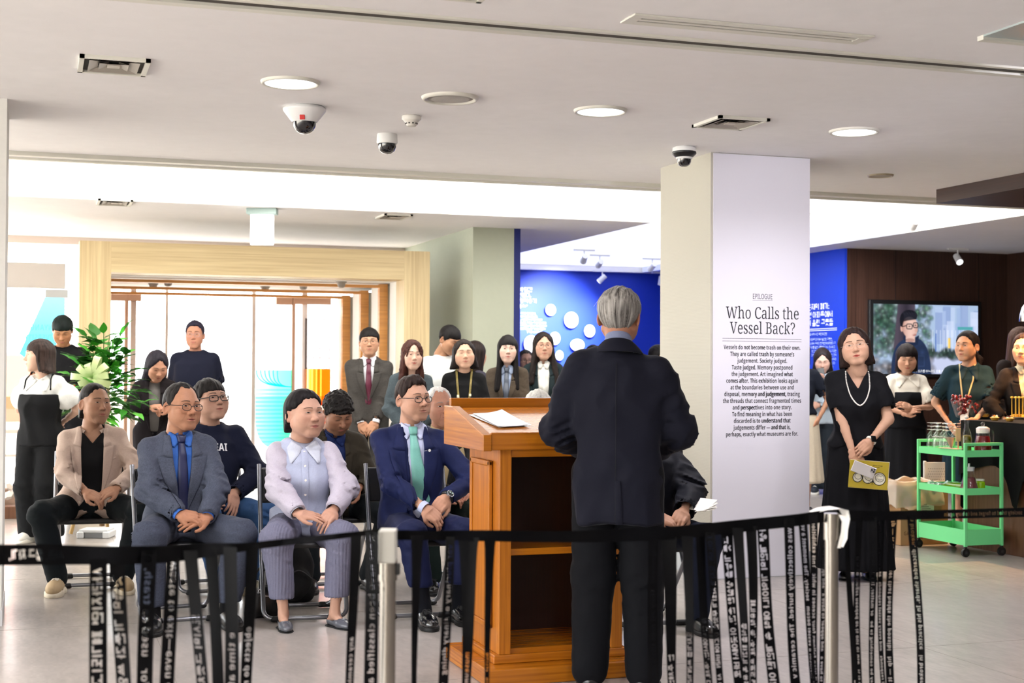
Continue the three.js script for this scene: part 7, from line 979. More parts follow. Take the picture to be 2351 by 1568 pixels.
const lany = person({ label: 'standing woman in a black knit top with a yellow lanyard', px: 1066, py: 780, d: 12.3, yaw: 2, sex: 'f', skin: '#dcb096', head: { yaw: 6, pitch: 4, roll: 2 }, face: { kind: 'round', seed: 60, lip: '#b4665c', eye: 0.3, wide: 1.02 }, hair: { style: 'bob', color: '#120f0f', color2: '#2b2320', thick: 0.013, top: 0.012, flare: 0.022, amp: 0.005 }, arms: handsFront(0.86),
  wear: (p, J, o) => { const t = top(p, J, o, { color: '#0f0f11', r: [0.062, 0.054, 0.042], seed: 61, h: 0.010, neck: [0.060, 0.030, 0.058], add: 0 }); trousers(p, J, o, { color: '#141416', h: 0.012 }); shoes(p, J, o, {}); const y = std(0xb9a24a, 0.6), d = std(0x23242c, 0.6); for (const s of [-1, 1]) { band(p, 'lanyard', t.field, J, [[s * 0.066, 0.50], [s * 0.060, 0.40], [s * 0.046, 0.26], [s * 0.020, 0.13]], 0.013, y, 0.005); band(p, 'lanyard_stripe', t.field, J, [[s * 0.066, 0.50], [s * 0.060, 0.40], [s * 0.046, 0.26], [s * 0.020, 0.13]], 0.005, d, 0.008); } for (const [a, b] of [[-0.05, 0.275], [0.05, 0.285], [-0.022, 0.14], [0.022, 0.145]]) band(p, 'bead', t.field, J, [[a, b], [a, b - 0.02]], 0.018, std(0xd8d2b8, 0.4), 0.012); band(p, 'badge', t.field, J, [[0, 0.12], [0, 0.03]], 0.06, std(0xe8e8ea, 0.4), 0.010); } });
person({ label: 'woman with long dark hair turned away behind the lanyard woman', px: 1087, py: 783, d: 13.5, yaw: 130, sex: 'f', skin: '#cfa088', head: { yaw: 10 }, face: { seed: 63 }, hair: { style: 'long', color: '#120f10', color2: '#352a26', thick: 0.014, top: 0.012, locks: [[[0.03, -0.08, -0.07], [0.02, -0.30, -0.06], 0.05, 0.04]] }, arms: { R: { w: [-0.05, 1.18, 0.22], pose: 'clasp' }, L: { w: [0.1, 1.2, 0.2], pose: 'clasp' } }, wear: (p, J, o) => { top(p, J, o, { color: '#45424f', seed: 64, h: 0.011 }); trousers(p, J, o, { color: '#2a2a30', h: 0.013 }); shoes(p, J, o, {}); } });
person({ label: 'standing woman with long straight black hair and bangs in a brown blazer', px: 1165, py: 770, d: 12.7, yaw: -4, sex: 'f', skin: '#e3bfae', head: { yaw: 8, pitch: 2, roll: -2 }, face: { seed: 66, lip: '#b5544f', wide: 0.96, eye: 0.9 }, hair: { style: 'longBangs', color: '#0b0a0b', color2: '#1b1718', thick: 0.012, top: 0.013, amp: 0.002, locks: [[[-0.070, -0.02, 0.03], [-0.080, -0.34, 0.06], 0.020, 0.032], [[0.070, -0.02, 0.03], [0.082, -0.33, 0.06], 0.020, 0.032]] }, arms: handsFront(0.84),
  wear: (p, J, o) => { shirt(p, J, o, { color: '#aebfdd', tie: '#5a6270', tieW: 0.026, tieEnd: 0.1 }); jacket(p, J, o, { color: '#54493d', heather: 1, button: 0.14, v: 0.052, lapel: 0.058, seed: 67, h: 0.010 }); trousers(p, J, o, { color: '#443b33', h: 0.012 }); shoes(p, J, o, {}); } });
person({ label: 'standing woman with round glasses, white blouse and dark green-black blazer', px: 1247, py: 763, d: 13.2, yaw: 2, sex: 'f', skin: '#d8aa92', head: { yaw: 4, pitch: 1 }, face: { seed: 69, lip: '#ad5f56', long: 1.04, eye: 0.8 }, hair: { style: 'long', color: '#100d0d', color2: '#2c2320', thick: 0.015, top: 0.014, amp: 0.004, flare: 0.01, locks: [[[-0.074, -0.03, 0.02], [-0.115, -0.32, 0.06], 0.022, 0.030], [[0.074, -0.03, 0.02], [0.118, -0.34, 0.06], 0.022, 0.030]] }, glasses: { w: 0.0235, h: 0.0195, r: 0.0011, color: 0x4a3c34, sq: 2.1 }, arms: handsFront(0.86),
  wear: (p, J, o) => { shirt(p, J, o, { color: '#eeefe9', wing: 0.8, placket: 1, add: 0.008 }); jacket(p, J, o, { color: '#1e2a2d', button: 0.06, v: 0.058, vp: 0.5, low: 0.02, lapel: 0.058, seed: 70, h: 0.010 }); trousers(p, J, o, { color: '#161d20', h: 0.012 }); shoes(p, J, o, {}); } });
person({ label: 'young woman with black hair bowing her head at the blue wall', px: 1362, py: 790, d: 15.6, yaw: -4, sex: 'f', skin: '#cfa088', head: { yaw: 0, pitch: -28 }, face: { seed: 72, eye: 0.3 }, hair: { style: 'tied', color: '#0b0a0c', color2: '#191618', thick: 0.014, top: 0.014, part: 0 }, arms: handsFront(0.95, 0.2), wear: (p, J, o) => { top(p, J, o, { color: '#2f3a5c', seed: 73, h: 0.013 }); trousers(p, J, o, { color: '#20242e', h: 0.014 }); shoes(p, J, o, {}); } });
person({ label: 'far visitor in a blue top holding a phone up before the face', px: 1206, py: 803, d: 16.6, yaw: 10, sex: 'f', skin: '#d0a490', head: { yaw: 0, pitch: 0 }, face: { seed: 74 }, hair: { style: 'short', color: '#2a2523', color2: '#55504c' }, glasses: { r: 0.0015 }, arms: { R: { w: [-0.05, 1.30, 0.22], pose: 'clasp', dir: [0.3, 0.9, 0], back: [-0.5, 0, 1] }, L: { w: [0.06, 1.30, 0.22], pose: 'clasp', dir: [-0.3, 0.9, 0], back: [0.5, 0, 1] } }, wear: (p, J, o) => { top(p, J, o, { color: '#34599c', seed: 75, h: 0.013 }); trousers(p, J, o, { color: '#20242e', h: 0.014 }); shoes(p, J, o, {}); } });
person({ label: 'visitor with black hair almost hidden behind the left column edge', px: 1508, py: 792, d: 15.4, yaw: 20, sex: 'f', skin: '#d8ac8c', head: { yaw: 30 }, face: { seed: 76 }, hair: { style: 'long', color: '#0d0b0c', color2: '#1c191a' }, arms: handsFront(0.9), wear: (p, J, o) => { top(p, J, o, { color: '#202430', seed: 77, h: 0.013 }); trousers(p, J, o, { color: '#20242e', h: 0.014 }); shoes(p, J, o, {}); } });
// left of the portal
person({ label: 'standing woman in a black camisole over a white puff-sleeved blouse', px: 98, py: 779, d: 10.95, yaw: -12, sex: 'f', skin: '#dcb39c', head: { yaw: -46, pitch: 2, roll: 3 }, face: { kind: 'round', seed: 80, lip: '#b96660', eye: 0.8 }, hair: { style: 'bobBangs', color: '#1d1614', color2: '#3d2f2a', thick: 0.013, top: 0.012, flare: 0.020, amp: 0.003 }, arms: handsBack(0.92),
  wear: (p, J, o) => { const b = top(p, J, o, { name: 'blouse', color: '#eceeea', short: 0.82, r: [0.066, 0.060, 0.05], puff: 0.094, w: 0.008, seed: 81, h: 0.010, neck: [0.058, 0.036, 0.058], collarWing: 1.15, smooth: 1, bottom: 0.24 }); const c = top(p, J, o, { name: 'camisole', color: '#141517', short: 0.02, r: [0.02, 0.02, 0.02], add: 0.012, neckT: 0.7, sadd: -0.05, topCut: 0.375, bottom: -0.10, seed: 82, h: 0.011, fold: 0.009 }); band(p, 'strap', b.field, J, [[0.112, 0.35], [0.108, 0.42], [0.098, 0.47]], 0.010, cloth('#141517'), 0.005); band(p, 'strap', b.field, J, [[-0.112, 0.35], [-0.108, 0.42], [-0.098, 0.47]], 0.010, cloth('#141517'), 0.005); trousers(p, J, o, { color: '#111214', r: [0.108, 0.106, 0.110], hem: 0.045, seed: 83, w: 0.010, h: 0.010 }); shoes(p, J, o, { kind: 'sneaker', color: 0xeceae2, rough: 0.6, gloss: 0, sole: 0xe6e2d6, lace: 0xf0f0ec }); } });
const tabMan = person({ label: 'young man in a black T-shirt bowing over a tablet behind the plant', px: 146, py: 722, d: 12.7, yaw: 10, skin: '#b5835f', head: { yaw: 4, pitch: -30, fwd: 0.02 }, face: { seed: 85, eye: 0.3 }, hair: { style: 'fringe', color: '#0b0e0e', color2: '#182320', thick: 0.016, top: 0.015, side: 0.014 }, arms: { R: { w: [-0.08, 1.10, 0.30], dir: [0.4, 0.1, 0.9], back: [0, -1, 0], pose: 'relax', pole: [-1, -0.6, -0.4] }, L: { w: [0.16, 1.10, 0.30], dir: [-0.4, 0.1, 0.9], back: [0, -1, 0], pose: 'relax', pole: [1, -0.6, -0.4] } }, wear: (p, J, o) => { top(p, J, o, { color: '#121215', short: 0.7, r: [0.066, 0.062, 0.05], seed: 86, h: 0.010 }); trousers(p, J, o, { color: '#191a1e', h: 0.012 }); shoes(p, J, o, {}); } });
{ const w = V(0.04, 1.17, 0.38).applyAxisAngle(V(0, 1, 0), tabMan.p.rotation.y).add(tabMan.p.position), t = thing('tablet', 'black tablet with an orange screen held by the bowing young man', 'tablet', w.toArray(), tabMan.p.rotation.y); t.rotation.set(-0.5, tabMan.p.rotation.y, 0, 'YXZ'); mesh('case', bx(-0.13, 0.13, -0.006, 0.006, -0.09, 0.09, 0.005), M.black, t); mesh('screen', bx(-0.118, 0.118, 0.006, 0.0068, -0.078, 0.078), glow(0xe2704a, 0.8), t); mesh('cover', bx(-0.125, 0.125, -0.0075, -0.006, -0.085, 0.085), std(0xd9694a, 0.5), t); }
person({ label: 'woman with long black hair and dark coat looking down by the plant', px: 356, py: 800, d: 12.3, yaw: 14, sex: 'f', skin: '#d09a80', head: { yaw: 16, pitch: -32, fwd: 0.03 }, face: { seed: 88, eye: 0.3, lip: '#a85d55' }, hair: { style: 'long', color: '#15131a', color2: '#2b2730', thick: 0.012, top: 0.011, locks: [[[0.066, -0.05, 0.01], [0.060, -0.26, -0.03], 0.024, 0.030], [[-0.066, -0.05, 0.0], [-0.07, -0.26, -0.05], 0.03, 0.035]] }, arms: { R: { w: [-0.02, 1.02, 0.22], dir: [0.6, 0.1, 0.6], back: [0, 0.8, 0.4], pose: 'grip', pole: [-1, -0.4, -0.3] }, L: { w: [0.10, 1.0, 0.20], dir: [-0.6, 0, 0.6], back: [0, 0.8, 0.4], pose: 'grip', pole: [1, -0.4, -0.3] } }, wear: (p, J, o) => { shirt(p, J, o, { color: '#6e6a68', collar: false }); jacket(p, J, o, { color: '#1a1417', bottom: -0.34, add: 0.014, button: 0.0, v: 0.05, vp: 0.3, low: 0.02, lapel: 0.06, seed: 89, h: 0.010 }); trousers(p, J, o, { color: '#15131a', h: 0.012 }); shoes(p, J, o, {}); } });
person({ label: 'tall man in a dark navy T-shirt standing in the bright doorway', px: 449, py: 737, d: 13.1, yaw: 4, skin: '#c48c72', head: { yaw: 0, pitch: 0 }, face: { seed: 91, long: 1.04, wide: 0.97, eye: 0.5 }, hair: { style: 'short', color: '#1a1826', color2: '#2f2b3b', thick: 0.012, top: 0.014, front: 0.012 }, glasses: { r: 0.0008, color: 0x9a9aa8 }, arms: handsBack(0.95), wear: (p, J, o) => { top(p, J, o, { color: '#171a2c', short: 0.80, r: [0.068, 0.066, 0.05], add: 0.008, seed: 92, h: 0.010, neck: [0.064, 0.030, 0.060] }); trousers(p, J, o, { color: '#15171f', h: 0.012 }); shoes(p, J, o, {}); } });
// ---------------------------------------------------------------- people on the right
const pearlW = person({ label: 'smiling woman in a black dress with a long pearl necklace', px: 1965, py: 752, d: 9.3, yaw: -4, sex: 'f', skin: '#d9aa8e', head: { yaw: -8, pitch: 5, roll: 9 }, shoulders: 0.142, bulk: 1.12, face: { kind: 'round', seed: 94, lip: '#a83232', eye: 0.6, wide: 1.05 }, hair: { style: 'bob', color: '#1a1312', color2: '#3b2a25', thick: 0.014, top: 0.013, flare: 0.012, amp: 0.003, part: -0.6 }, glasses: { w: 0.0225, h: 0.0165, r: 0.0006, color: 0xc9b9a8, sq: 2.2 },
  arms: { R: { w: [-0.050, 0.835, 0.19], dir: [0.55, -0.8, 0.25], back: [-0.2, 0.3, 1], pose: 'grip', pole: [-1, -0.1, -0.4] }, L: { w: [0.055, 0.915, 0.215], dir: [-0.75, -0.60, 0.2], back: [0, 0.35, 1], pose: 'clasp', pole: [1, -0.1, -0.4] } },
  wear: (p, J, o) => { const t = top(p, J, o, { name: 'dress_top', color: '#0f0f13', short: 0.74, r: [0.064, 0.066, 0.05], puff: 0.072, add: 0.006, vneck: 0.125, vslope: 0.55, bottom: -0.02, seed: 95, fold: 0.008, neck: [0.066, 0.050, 0.066] }); skirt(p, J, o, { color: '#0d0d11', hem: 0.07, rb: [0.255, 0.215], n: 18, waist: 0.14 }); shoes(p, J, o, { kind: 'flat', color: 0x141212 });
    const N = [], rows = []; for (let i = 0; i <= 64; i++) { const s = i / 64, a = (s - 0.5) * 2, x = 0.075 * Math.sin(a * PI / 2) * (1 + 0.15 * (1 - a * a)), y = mix(0.290, 0.535, Math.pow(Math.abs(a), 1.6)); const o_ = J.fr.o.clone().addScaledVector(J.fr.r, x).addScaledVector(J.fr.u, y * J.s).addScaledVector(J.fr.f, 0.35), m = march((x, y, z) => Math.min(t.field(x, y, z), bodyFieldOf(J, o)(x, y, z)), o_, J.fr.f.clone().negate(), 0.5); if (m) { m.addScaledVector(J.fr.f, 0.005); N.push(new THREE.SphereGeometry(0.0048, 8, 6).translate(m.x, m.y, m.z)); } } mesh('necklace', N, pearl, p);
    const e = mesh('earring', new THREE.SphereGeometry(0.005, 14, 10), pearl, p); e.position.copy(V(0.083, -0.044, -0.012).applyQuaternion(J.hq)).add(V(...J.headO));
    const a = onLine(J.el.L, J.wr.L, 0.96), ax = V(...J.wr.L).sub(V(...J.el.L)).normalize(), strap = mesh('wrist_watch', new THREE.TorusGeometry(0.027, 0.009, 10, 30), std(0xe7dfd4, 0.5), p); strap.position.set(...a); strap.quaternion.setFromUnitVectors(V(0, 0, 1), ax); const up = V(0.3, 0.3, 1).addScaledVector(ax, -V(0.3, 0.3, 1).dot(ax)).normalize(), q = new THREE.Quaternion().setFromUnitVectors(V(0, 0, 1), up), w = mesh('watch_face', bx(-0.018, 0.018, -0.021, 0.021, -0.005, 0.005, 0.005), std(0x0a0a0b, 0.15), p); w.quaternion.copy(q); w.position.set(...a).addScaledVector(up, 0.032);
    const k = new THREE.TubeGeometry(new THREE.CatmullRomCurve3([V(-0.05, 0, 0.0), V(-0.02, -0.05, 0.02), V(0.0, -0.09, 0.02)]), 10, 0.012, 6); const s = mesh('sash_knot', k, cloth('#0d0d11'), p); s.position.set(...J.P(-0.09, 0.17 * J.s, 0.10)); } });
function bodyFieldOf(J, o) { return J.bfield ??= bodyField(J, o); }
{ // booklet and phone in her lower hand
  const P = pearlW.p, place = (x, y, z) => V(x, y, z).applyAxisAngle(V(0, 1, 0), P.rotation.y).add(P.position), c = place(0.045, 0.70, 0.215), bk = thing('booklet', 'mustard yellow booklet with a print of cups held by the woman in black', 'booklet', c.toArray()); bk.rotation.set(0.05, P.rotation.y, -0.07, 'YXZ');
  const t = canvasTex(512, 360, (g, w, h) => { g.fillStyle = '#b8a22a'; g.fillRect(0, 0, w, h); g.strokeStyle = '#141210'; g.fillStyle = '#e9e4cf'; for (const [x, r] of [[110, 62], [250, 70], [400, 84]]) { g.lineWidth = 10; g.beginPath(); g.ellipse(x, 225, r, r * 1.0, 0.1, 0, 7); g.fill(); g.stroke(); g.lineWidth = 6; g.beginPath(); g.ellipse(x + 6, 210, r * 0.7, r * 0.62, 0.1, 0, 7); g.stroke(); } g.fillStyle = '#141210'; g.font = 'bold 20px sans-serif'; g.fillText('Whose Things', 300, 56); g.fillText('Who Calls', 300, 80); g.font = '32px serif'; g.fillText('rings', 366, 190); g.fillText('rigger', 362, 240); lineText(g, '그릇', 250, 300, 44, { lw: 0.12 }); });
  mesh('cover', bx(-0.125, 0.125, -0.09, 0.09, -0.002, 0.002, 0.001), std(0xb8a22a, 0.5), bk); mesh('pages', bx(-0.122, 0.128, -0.091, 0.091, -0.009, -0.002), std(0xf0ece2, 0.7), bk); mesh('cover_print', new THREE.PlaneGeometry(0.244, 0.174).translate(0, 0, 0.0026), std(0xffffff, 0.45, { map: t }), bk);
  const ph = thing('phone', 'pale silver phone held against the yellow booklet', 'phone', place(0.01, 0.735, 0.236).toArray()); ph.rotation.set(0.05, P.rotation.y, 1.2, 'YXZ'); mesh('body', bx(-0.037, 0.037, -0.076, 0.076, -0.004, 0.004, 0.006), std(0xd6d2cf, 0.25, { metalness: 0.4 }), ph); mesh('camera_bump', bx(0.002, 0.033, -0.072, -0.040, 0.004, 0.0065, 0.004), std(0xb9b6b6, 0.2, { metalness: 0.5 }), ph); for (const [x, y] of [[0.010, -0.063], [0.025, -0.063], [0.0175, -0.048]]) mesh('camera_lens', cylAt(V(x, y, 0.0072), V(0, 0, 1), 0.0055, 0.002), std(0x101018, 0.1), ph);
}
const phoneW = person({ label: 'young woman with long hair in a pale blue shirt looking at her phone', px: 1888, py: 797, d: 15.5, yaw: -8, sex: 'f', skin: '#d8ae9c', head: { yaw: -4, pitch: -24, fwd: 0.01 }, face: { seed: 97, eye: 0.3 }, hair: { style: 'long', color: '#151112', color2: '#2c2322', thick: 0.013, top: 0.013, locks: [[[0.07, -0.05, 0.0], [0.10, -0.24, 0.0], 0.026, 0.030], [[-0.07, -0.05, 0.0], [-0.09, -0.22, -0.02], 0.024, 0.03]] }, arms: { R: { w: [-0.06, 1.235, 0.22], dir: [0.3, 0.8, 0.2], back: [-0.3, 0.1, -1], pose: 'grip', pole: [-1, -0.8, 0] }, L: { w: [-0.06, 0.98, 0.17], dir: [-1, 0.1, 0.1], back: [0, 0.4, 1], pose: 'relax', pole: [1, -0.5, -0.2] } }, wear: (p, J, o) => { top(p, J, o, { color: '#b3c1cf', seed: 98, h: 0.010, add: 0.008, collarWing: 0.9, r: [0.062, 0.058, 0.046], bottom: -0.10 }); trousers(p, J, o, { color: '#252c35', r: [0.096, 0.088, 0.092], seed: 99, h: 0.011 }); shoes(p, J, o, { kind: 'sneaker', color: 0x1b2430, sole: 0xe4e4e0, lace: 0xe4e4e0, rough: 0.7, gloss: 0 }); } });
{ const J = phoneW.J, w = V(J.wr.R[0] + 0.03, J.wr.R[1] + 0.085, J.wr.R[2] + 0.02).applyAxisAngle(V(0, 1, 0), phoneW.p.rotation.y).add(phoneW.p.position), ph = thing('phone', 'dark phone held up by the woman in the pale blue shirt', 'phone', w.toArray()); ph.rotation.set(-0.35, phoneW.p.rotation.y, 0.1, 'YXZ'); mesh('body', bx(-0.036, 0.036, -0.07, 0.07, -0.004, 0.004, 0.005), std(0x101114, 0.3), ph); mesh('camera_lens', cylAt(V(-0.02, 0.05, 0.005), V(0, 0, 1), 0.006, 0.002), std(0x2a2d36, 0.1), ph); }
person({ label: 'woman in a navy top and white skirt cut off by the column', px: 1836, py: 778, d: 13.6, yaw: -6, sex: 'f', skin: '#cf9c80', head: { yaw: -10 }, face: { seed: 101 }, hair: { style: 'bob', color: '#151112' }, arms: { L: { w: [0.165, 0.88, 0.06], pole: [1, 0, -0.3] }, R: { w: [-0.18, 0.85, 0.06], pole: [-1, 0, -0.3] } }, wear: (p, J, o) => { top(p, J, o, { color: '#161b29', short: 0.8, r: [0.064, 0.062, 0.05], seed: 102, h: 0.011, bottom: 0.05 }); skirt(p, J, o, { color: '#e2d6c2', hem: 0.28, rb: [0.235, 0.20], fold: 0.006, h: 0.012 }); shoes(p, J, o, { kind: 'flat', color: 0x2a2422 }); } });
person({ label: 'woman with a wide white collar over a black dress looking down', px: 2080, py: 788, d: 12.9, yaw: -2, sex: 'f', skin: '#dba98e', head: { yaw: -8, pitch: -16 }, face: { kind: 'round', seed: 104, lip: '#b5564e', eye: 0.3 }, hair: { style: 'bobBangs', color: '#100d0e', color2: '#292021', thick: 0.012, top: 0.012, flare: 0.004 }, arms: { L: { w: [-0.01, 1.03, 0.22], dir: [-0.8, 0.3, 0.3], back: [0, 0.5, 0.8], pose: 'relax', pole: [1, -0.7, -0.1] }, R: { w: [-0.06, 0.98, 0.20], dir: [0.6, 0.3, 0.4], back: [0, 0.5, 0.8], pose: 'relax', pole: [-1, -0.7, -0.1] } },
  wear: (p, J, o) => { top(p, J, o, { name: 'white_top', color: '#efe8dc', short: 0.9, r: [0.064, 0.066, 0.05], puff: 0.078, seed: 105, h: 0.010, bottom: 0.24, add: 0.002, neck: [0.070, 0.040, 0.066], collarWing: 1.25 }); top(p, J, o, { name: 'bodice', color: '#101116', short: 0.02, r: [0.02, 0.02, 0.02], sadd: -0.05, add: 0.014, topCut: 0.36, neckT: 0.7, bottom: -0.02, seed: 106, h: 0.010 }); skirt(p, J, o, { color: '#101116', hem: 0.18, rb: [0.225, 0.19], h: 0.012 }); shoes(p, J, o, { kind: 'flat', color: 0x121212 }); } });
const teal = person({ label: 'woman in a dark teal shirt dress with lanyard badge and ponytail', px: 2223, py: 760, d: 11.8, yaw: -14, sex: 'f', skin: '#d6a588', head: { yaw: -34, pitch: 1 }, face: { seed: 108, lip: '#a9554b', eye: 0.7 }, hair: { style: 'tied', color: '#100e10', color2: '#282124', thick: 0.012, top: 0.012, locks: [[[0.0, -0.035, -0.095], [0.03, -0.10, -0.135], 0.020, 0.026], [[0.03, -0.10, -0.135], [0.045, -0.17, -0.12], 0.026, 0.012]] }, arms: { R: { w: [-0.15, 0.92, 0.10], pole: [-1, 0, -0.5] }, L: { w: [0.03, 0.96, 0.27], dir: [-0.8, -0.3, 0.4], pole: [1, -0.2, -0.4] } },
  wear: (p, J, o) => { const t = top(p, J, o, { name: 'dress_top', color: '#16303c', short: 0.86, r: [0.068, 0.070, 0.05], add: 0.008, seed: 109, h: 0.009, collarWing: 0.85, bottom: -0.02, fold: 0.008 }); skirt(p, J, o, { color: '#142b36', hem: 0.35, rb: [0.22, 0.185], h: 0.012 }); shoes(p, J, o, { kind: 'flat' }); const c = std(0xb8a878, 0.6); for (const s of [-1, 1]) band(p, 'lanyard', t.field, J, [[s * 0.060 - 0.01, 0.51], [s * 0.050 - 0.02, 0.38], [s * 0.016 - 0.04, 0.22]], 0.012, c, 0.006); band(p, 'clip', t.field, J, [[-0.04, 0.215], [-0.04, 0.14]], 0.014, std(0xd0d2d6, 0.3), 0.009); band(p, 'badge', t.field, J, [[-0.04, 0.14], [-0.04, 0.02]], 0.062, std(0xd8dfe8, 0.35), 0.012); } });
person({ label: 'woman with brown hair in a dark blazer and lilac collar at the right edge', px: 2338, py: 751, d: 12.3, yaw: 10, sex: 'f', skin: '#dfae90', head: { yaw: 26, pitch: -6 }, face: { seed: 111 }, hair: { style: 'long', color: '#2c1d18', color2: '#553a2e', thick: 0.014, top: 0.013, locks: [[[-0.07, -0.05, 0.0], [-0.09, -0.20, 0.0], 0.024, 0.02]] }, arms: handsFront(0.92), wear: (p, J, o) => { shirt(p, J, o, { color: '#b9b2da', wing: 1.1 }); jacket(p, J, o, { color: '#241c1a', button: 0.1, lapel: 0.06, seed: 112, h: 0.010 }); trousers(p, J, o, { color: '#1d1817', h: 0.013 }); shoes(p, J, o, {}); } });
person({ label: 'woman in a black blazer and cream tie-neck blouse, rightmost in the picture', px: 2352, py: 765, d: 11.5, yaw: -16, sex: 'f', skin: '#e6b08c', head: { yaw: -18, pitch: 1 }, face: { seed: 114, lip: '#b2402e', eye: 0.8 }, hair: { style: 'tied', color: '#1a1110', color2: '#3d2a24', thick: 0.012, top: 0.011 }, arms: { R: { w: [-0.14, 0.95, 0.20], pole: [-1, -0.2, -0.4] }, L: { w: [0.1, 0.95, 0.2], pole: [1, -0.2, -0.4] } }, wear: (p, J, o) => { shirt(p, J, o, { color: '#e6d6b4', wing: 0.7, tie: '#dcc9a2', tieW: 0.02, tieEnd: 0.25 }); jacket(p, J, o, { color: '#191413', button: 0.14, v: 0.06, lapel: 0.06, seed: 115, h: 0.010 }); trousers(p, J, o, { color: '#171313', h: 0.013 }); shoes(p, J, o, {}); } });
// ---------------------------------------------------------------- congratulatory plant with bow and ribbons
{
  const c = V(0.535, 1.30, -12.02), pl = thing('flower_stand', 'bushy green congratulatory plant with a pale green bow and ribbons', 'plant', [c.x, 0, c.z], YAW), R = rng(31);
  const leafMats = ['#2f7a22', '#3f9a2a', '#256219', '#58ae3a', '#1d4d16'].map((h) => phys(h, 0.42, { transmission: 0.25, thickness: 0, specularIntensity: 0.5 })), leafGeos = [0, 1, 2].map((k) => { const n = 8, pos = [], idx = [], w = [0.30, 0.38, 0.25][k]; for (let i = 0; i <= n; i++) { const t = i / n, hw = w * Math.sin(PI * Math.pow(t, 0.8)) * (1 - t * 0.35), zc = -0.25 * t * t * (0.6 + k * 0.3); for (const s of [-1, 0, 1]) pos.push(s * hw, t, zc + Math.abs(s) * 0.10 * hw * 2 + (s ? 0.02 * Math.sin(i * 2.2) : 0)); } for (let i = 0; i < n; i++) for (let s = 0; s < 2; s++) { const a = i * 3 + s; idx.push(a, a + 1, a + 4, a, a + 4, a + 3); } const g = new THREE.BufferGeometry(); g.setAttribute('position', new THREE.Float32BufferAttribute(pos, 3)); g.setIndex(idx); return finish(g); });
  mesh('trunk', [tube([[0, 0.06, 0], [0.015, 0.6, 0.01], [-0.01, 1.0, 0], [0.01, 1.25, 0]], 0.022, 30, 8)], std('#6f5434', 0.8), pl);
  for (const a of [0.4, 2.5, 4.6]) mesh('stand_leg', tube([[0.0, 0.95, 0], [0.26 * Math.cos(a), 0.012, 0.26 * Math.sin(a)]], 0.016, 6, 8), std('#a8874f', 0.6), pl);
  const stems = []; let n = 0;
  for (let b = 0; b < 38; b++) {
    const az = b * 2.399 + R() * 0.4, e = b / 38, tilt = mix(1.75, 0.12, Math.pow(e, 0.8)), L = mix(0.34, 0.46, R()) * (e > 0.8 ? 1.0 : 0.9), base = V(0, 0.98 + 0.26 * e, 0), d = V(Math.sin(az) * Math.sin(tilt), Math.cos(tilt), Math.cos(az) * Math.sin(tilt)), mid = base.clone().addScaledVector(d, L * 0.5).add(V(0, 0.05, 0)), end = base.clone().addScaledVector(d, L).add(V(0, tilt > 1 ? -0.03 : 0.02, 0)); stems.push(tube([base, mid, end], 0.0035, 10, 5));
    const cv = new THREE.QuadraticBezierCurve3(base, mid, end); for (let k = 0; k < 8 && n < 298; k++) { const t = 0.22 + k * 0.10, p = cv.getPoint(Math.min(t, 1)), side = k % 2 ? 1 : -1, q = d.clone().cross(V(0, 1, 0)).normalize().multiplyScalar(side * (k === 7 ? 0.1 : 0.9)).add(d.clone().multiplyScalar(0.6)).add(V((R() - 0.5) * 0.5, (R() - 0.6) * 0.5, (R() - 0.5) * 0.5)).normalize(); const lf = mesh('leaf', leafGeos[n % 3], leafMats[(R() * 5) | 0], pl), s = 0.120 + R() * 0.065; lf.position.copy(p); const up = V((R() - 0.5) * 0.6, 1, (R() - 0.5) * 0.6), x = q.clone().cross(up).normalize(), z = x.clone().cross(q).normalize(); lf.quaternion.setFromRotationMatrix(new THREE.Matrix4().makeBasis(x, q, z)); lf.scale.setScalar(s); n++; }
  }
  mesh('stem', stems, std('#3f6a28', 0.6), pl);
  const sat = phys('#c2d496', 0.35, { sheen: 0.6, sheenColor: new THREE.Color('#f2f7d8'), transmission: 0.12, thickness: 0, side: THREE.DoubleSide }), bow = new THREE.Group();
  const strip = (pts, w, twist = 0) => { const cv = new THREE.CatmullRomCurve3(pts.map((p) => V(...p))), rows = []; for (let i = 0; i <= 30; i++) { const p = cv.getPoint(i / 30), u = V(Math.cos(twist), Math.sin(twist), 0.2).multiplyScalar(w / 2); rows.push([p.clone().sub(u), p.clone().add(u)]); } return ribbonGeo(rows); };
  for (let i = 0; i < 11; i++) { const a = i * 2 * PI / 11 + 0.2, rr = 0.125 + (i % 3) * 0.028, w = 0.056, cx = Math.cos(a), cy = Math.sin(a), rows = []; for (let k = 0; k <= 18; k++) { const t = k / 18 * 2 * PI, rad = rr * (0.5 - 0.5 * Math.cos(t)), out = 0.050 * Math.sin(t) + 0.03; const p = V(cx * rad, cy * rad, out + 0.26), u = V(-cy, cx, 0).multiplyScalar(w / 2 * (0.35 + 0.65 * Math.sin(t / 2))); rows.push([p.clone().sub(u), p.clone().add(u)]); } const m = mesh('bow_loop', ribbonGeo(rows), sat, pl); m.position.y = 1.275; }
  mesh('bow_knot', at(new THREE.SphereGeometry(0.022, 14, 10).scale(0.8, 1.5, 0.7), 0, 1.275, 0.29), phys('#e4ecd2', 0.35, {}), pl);
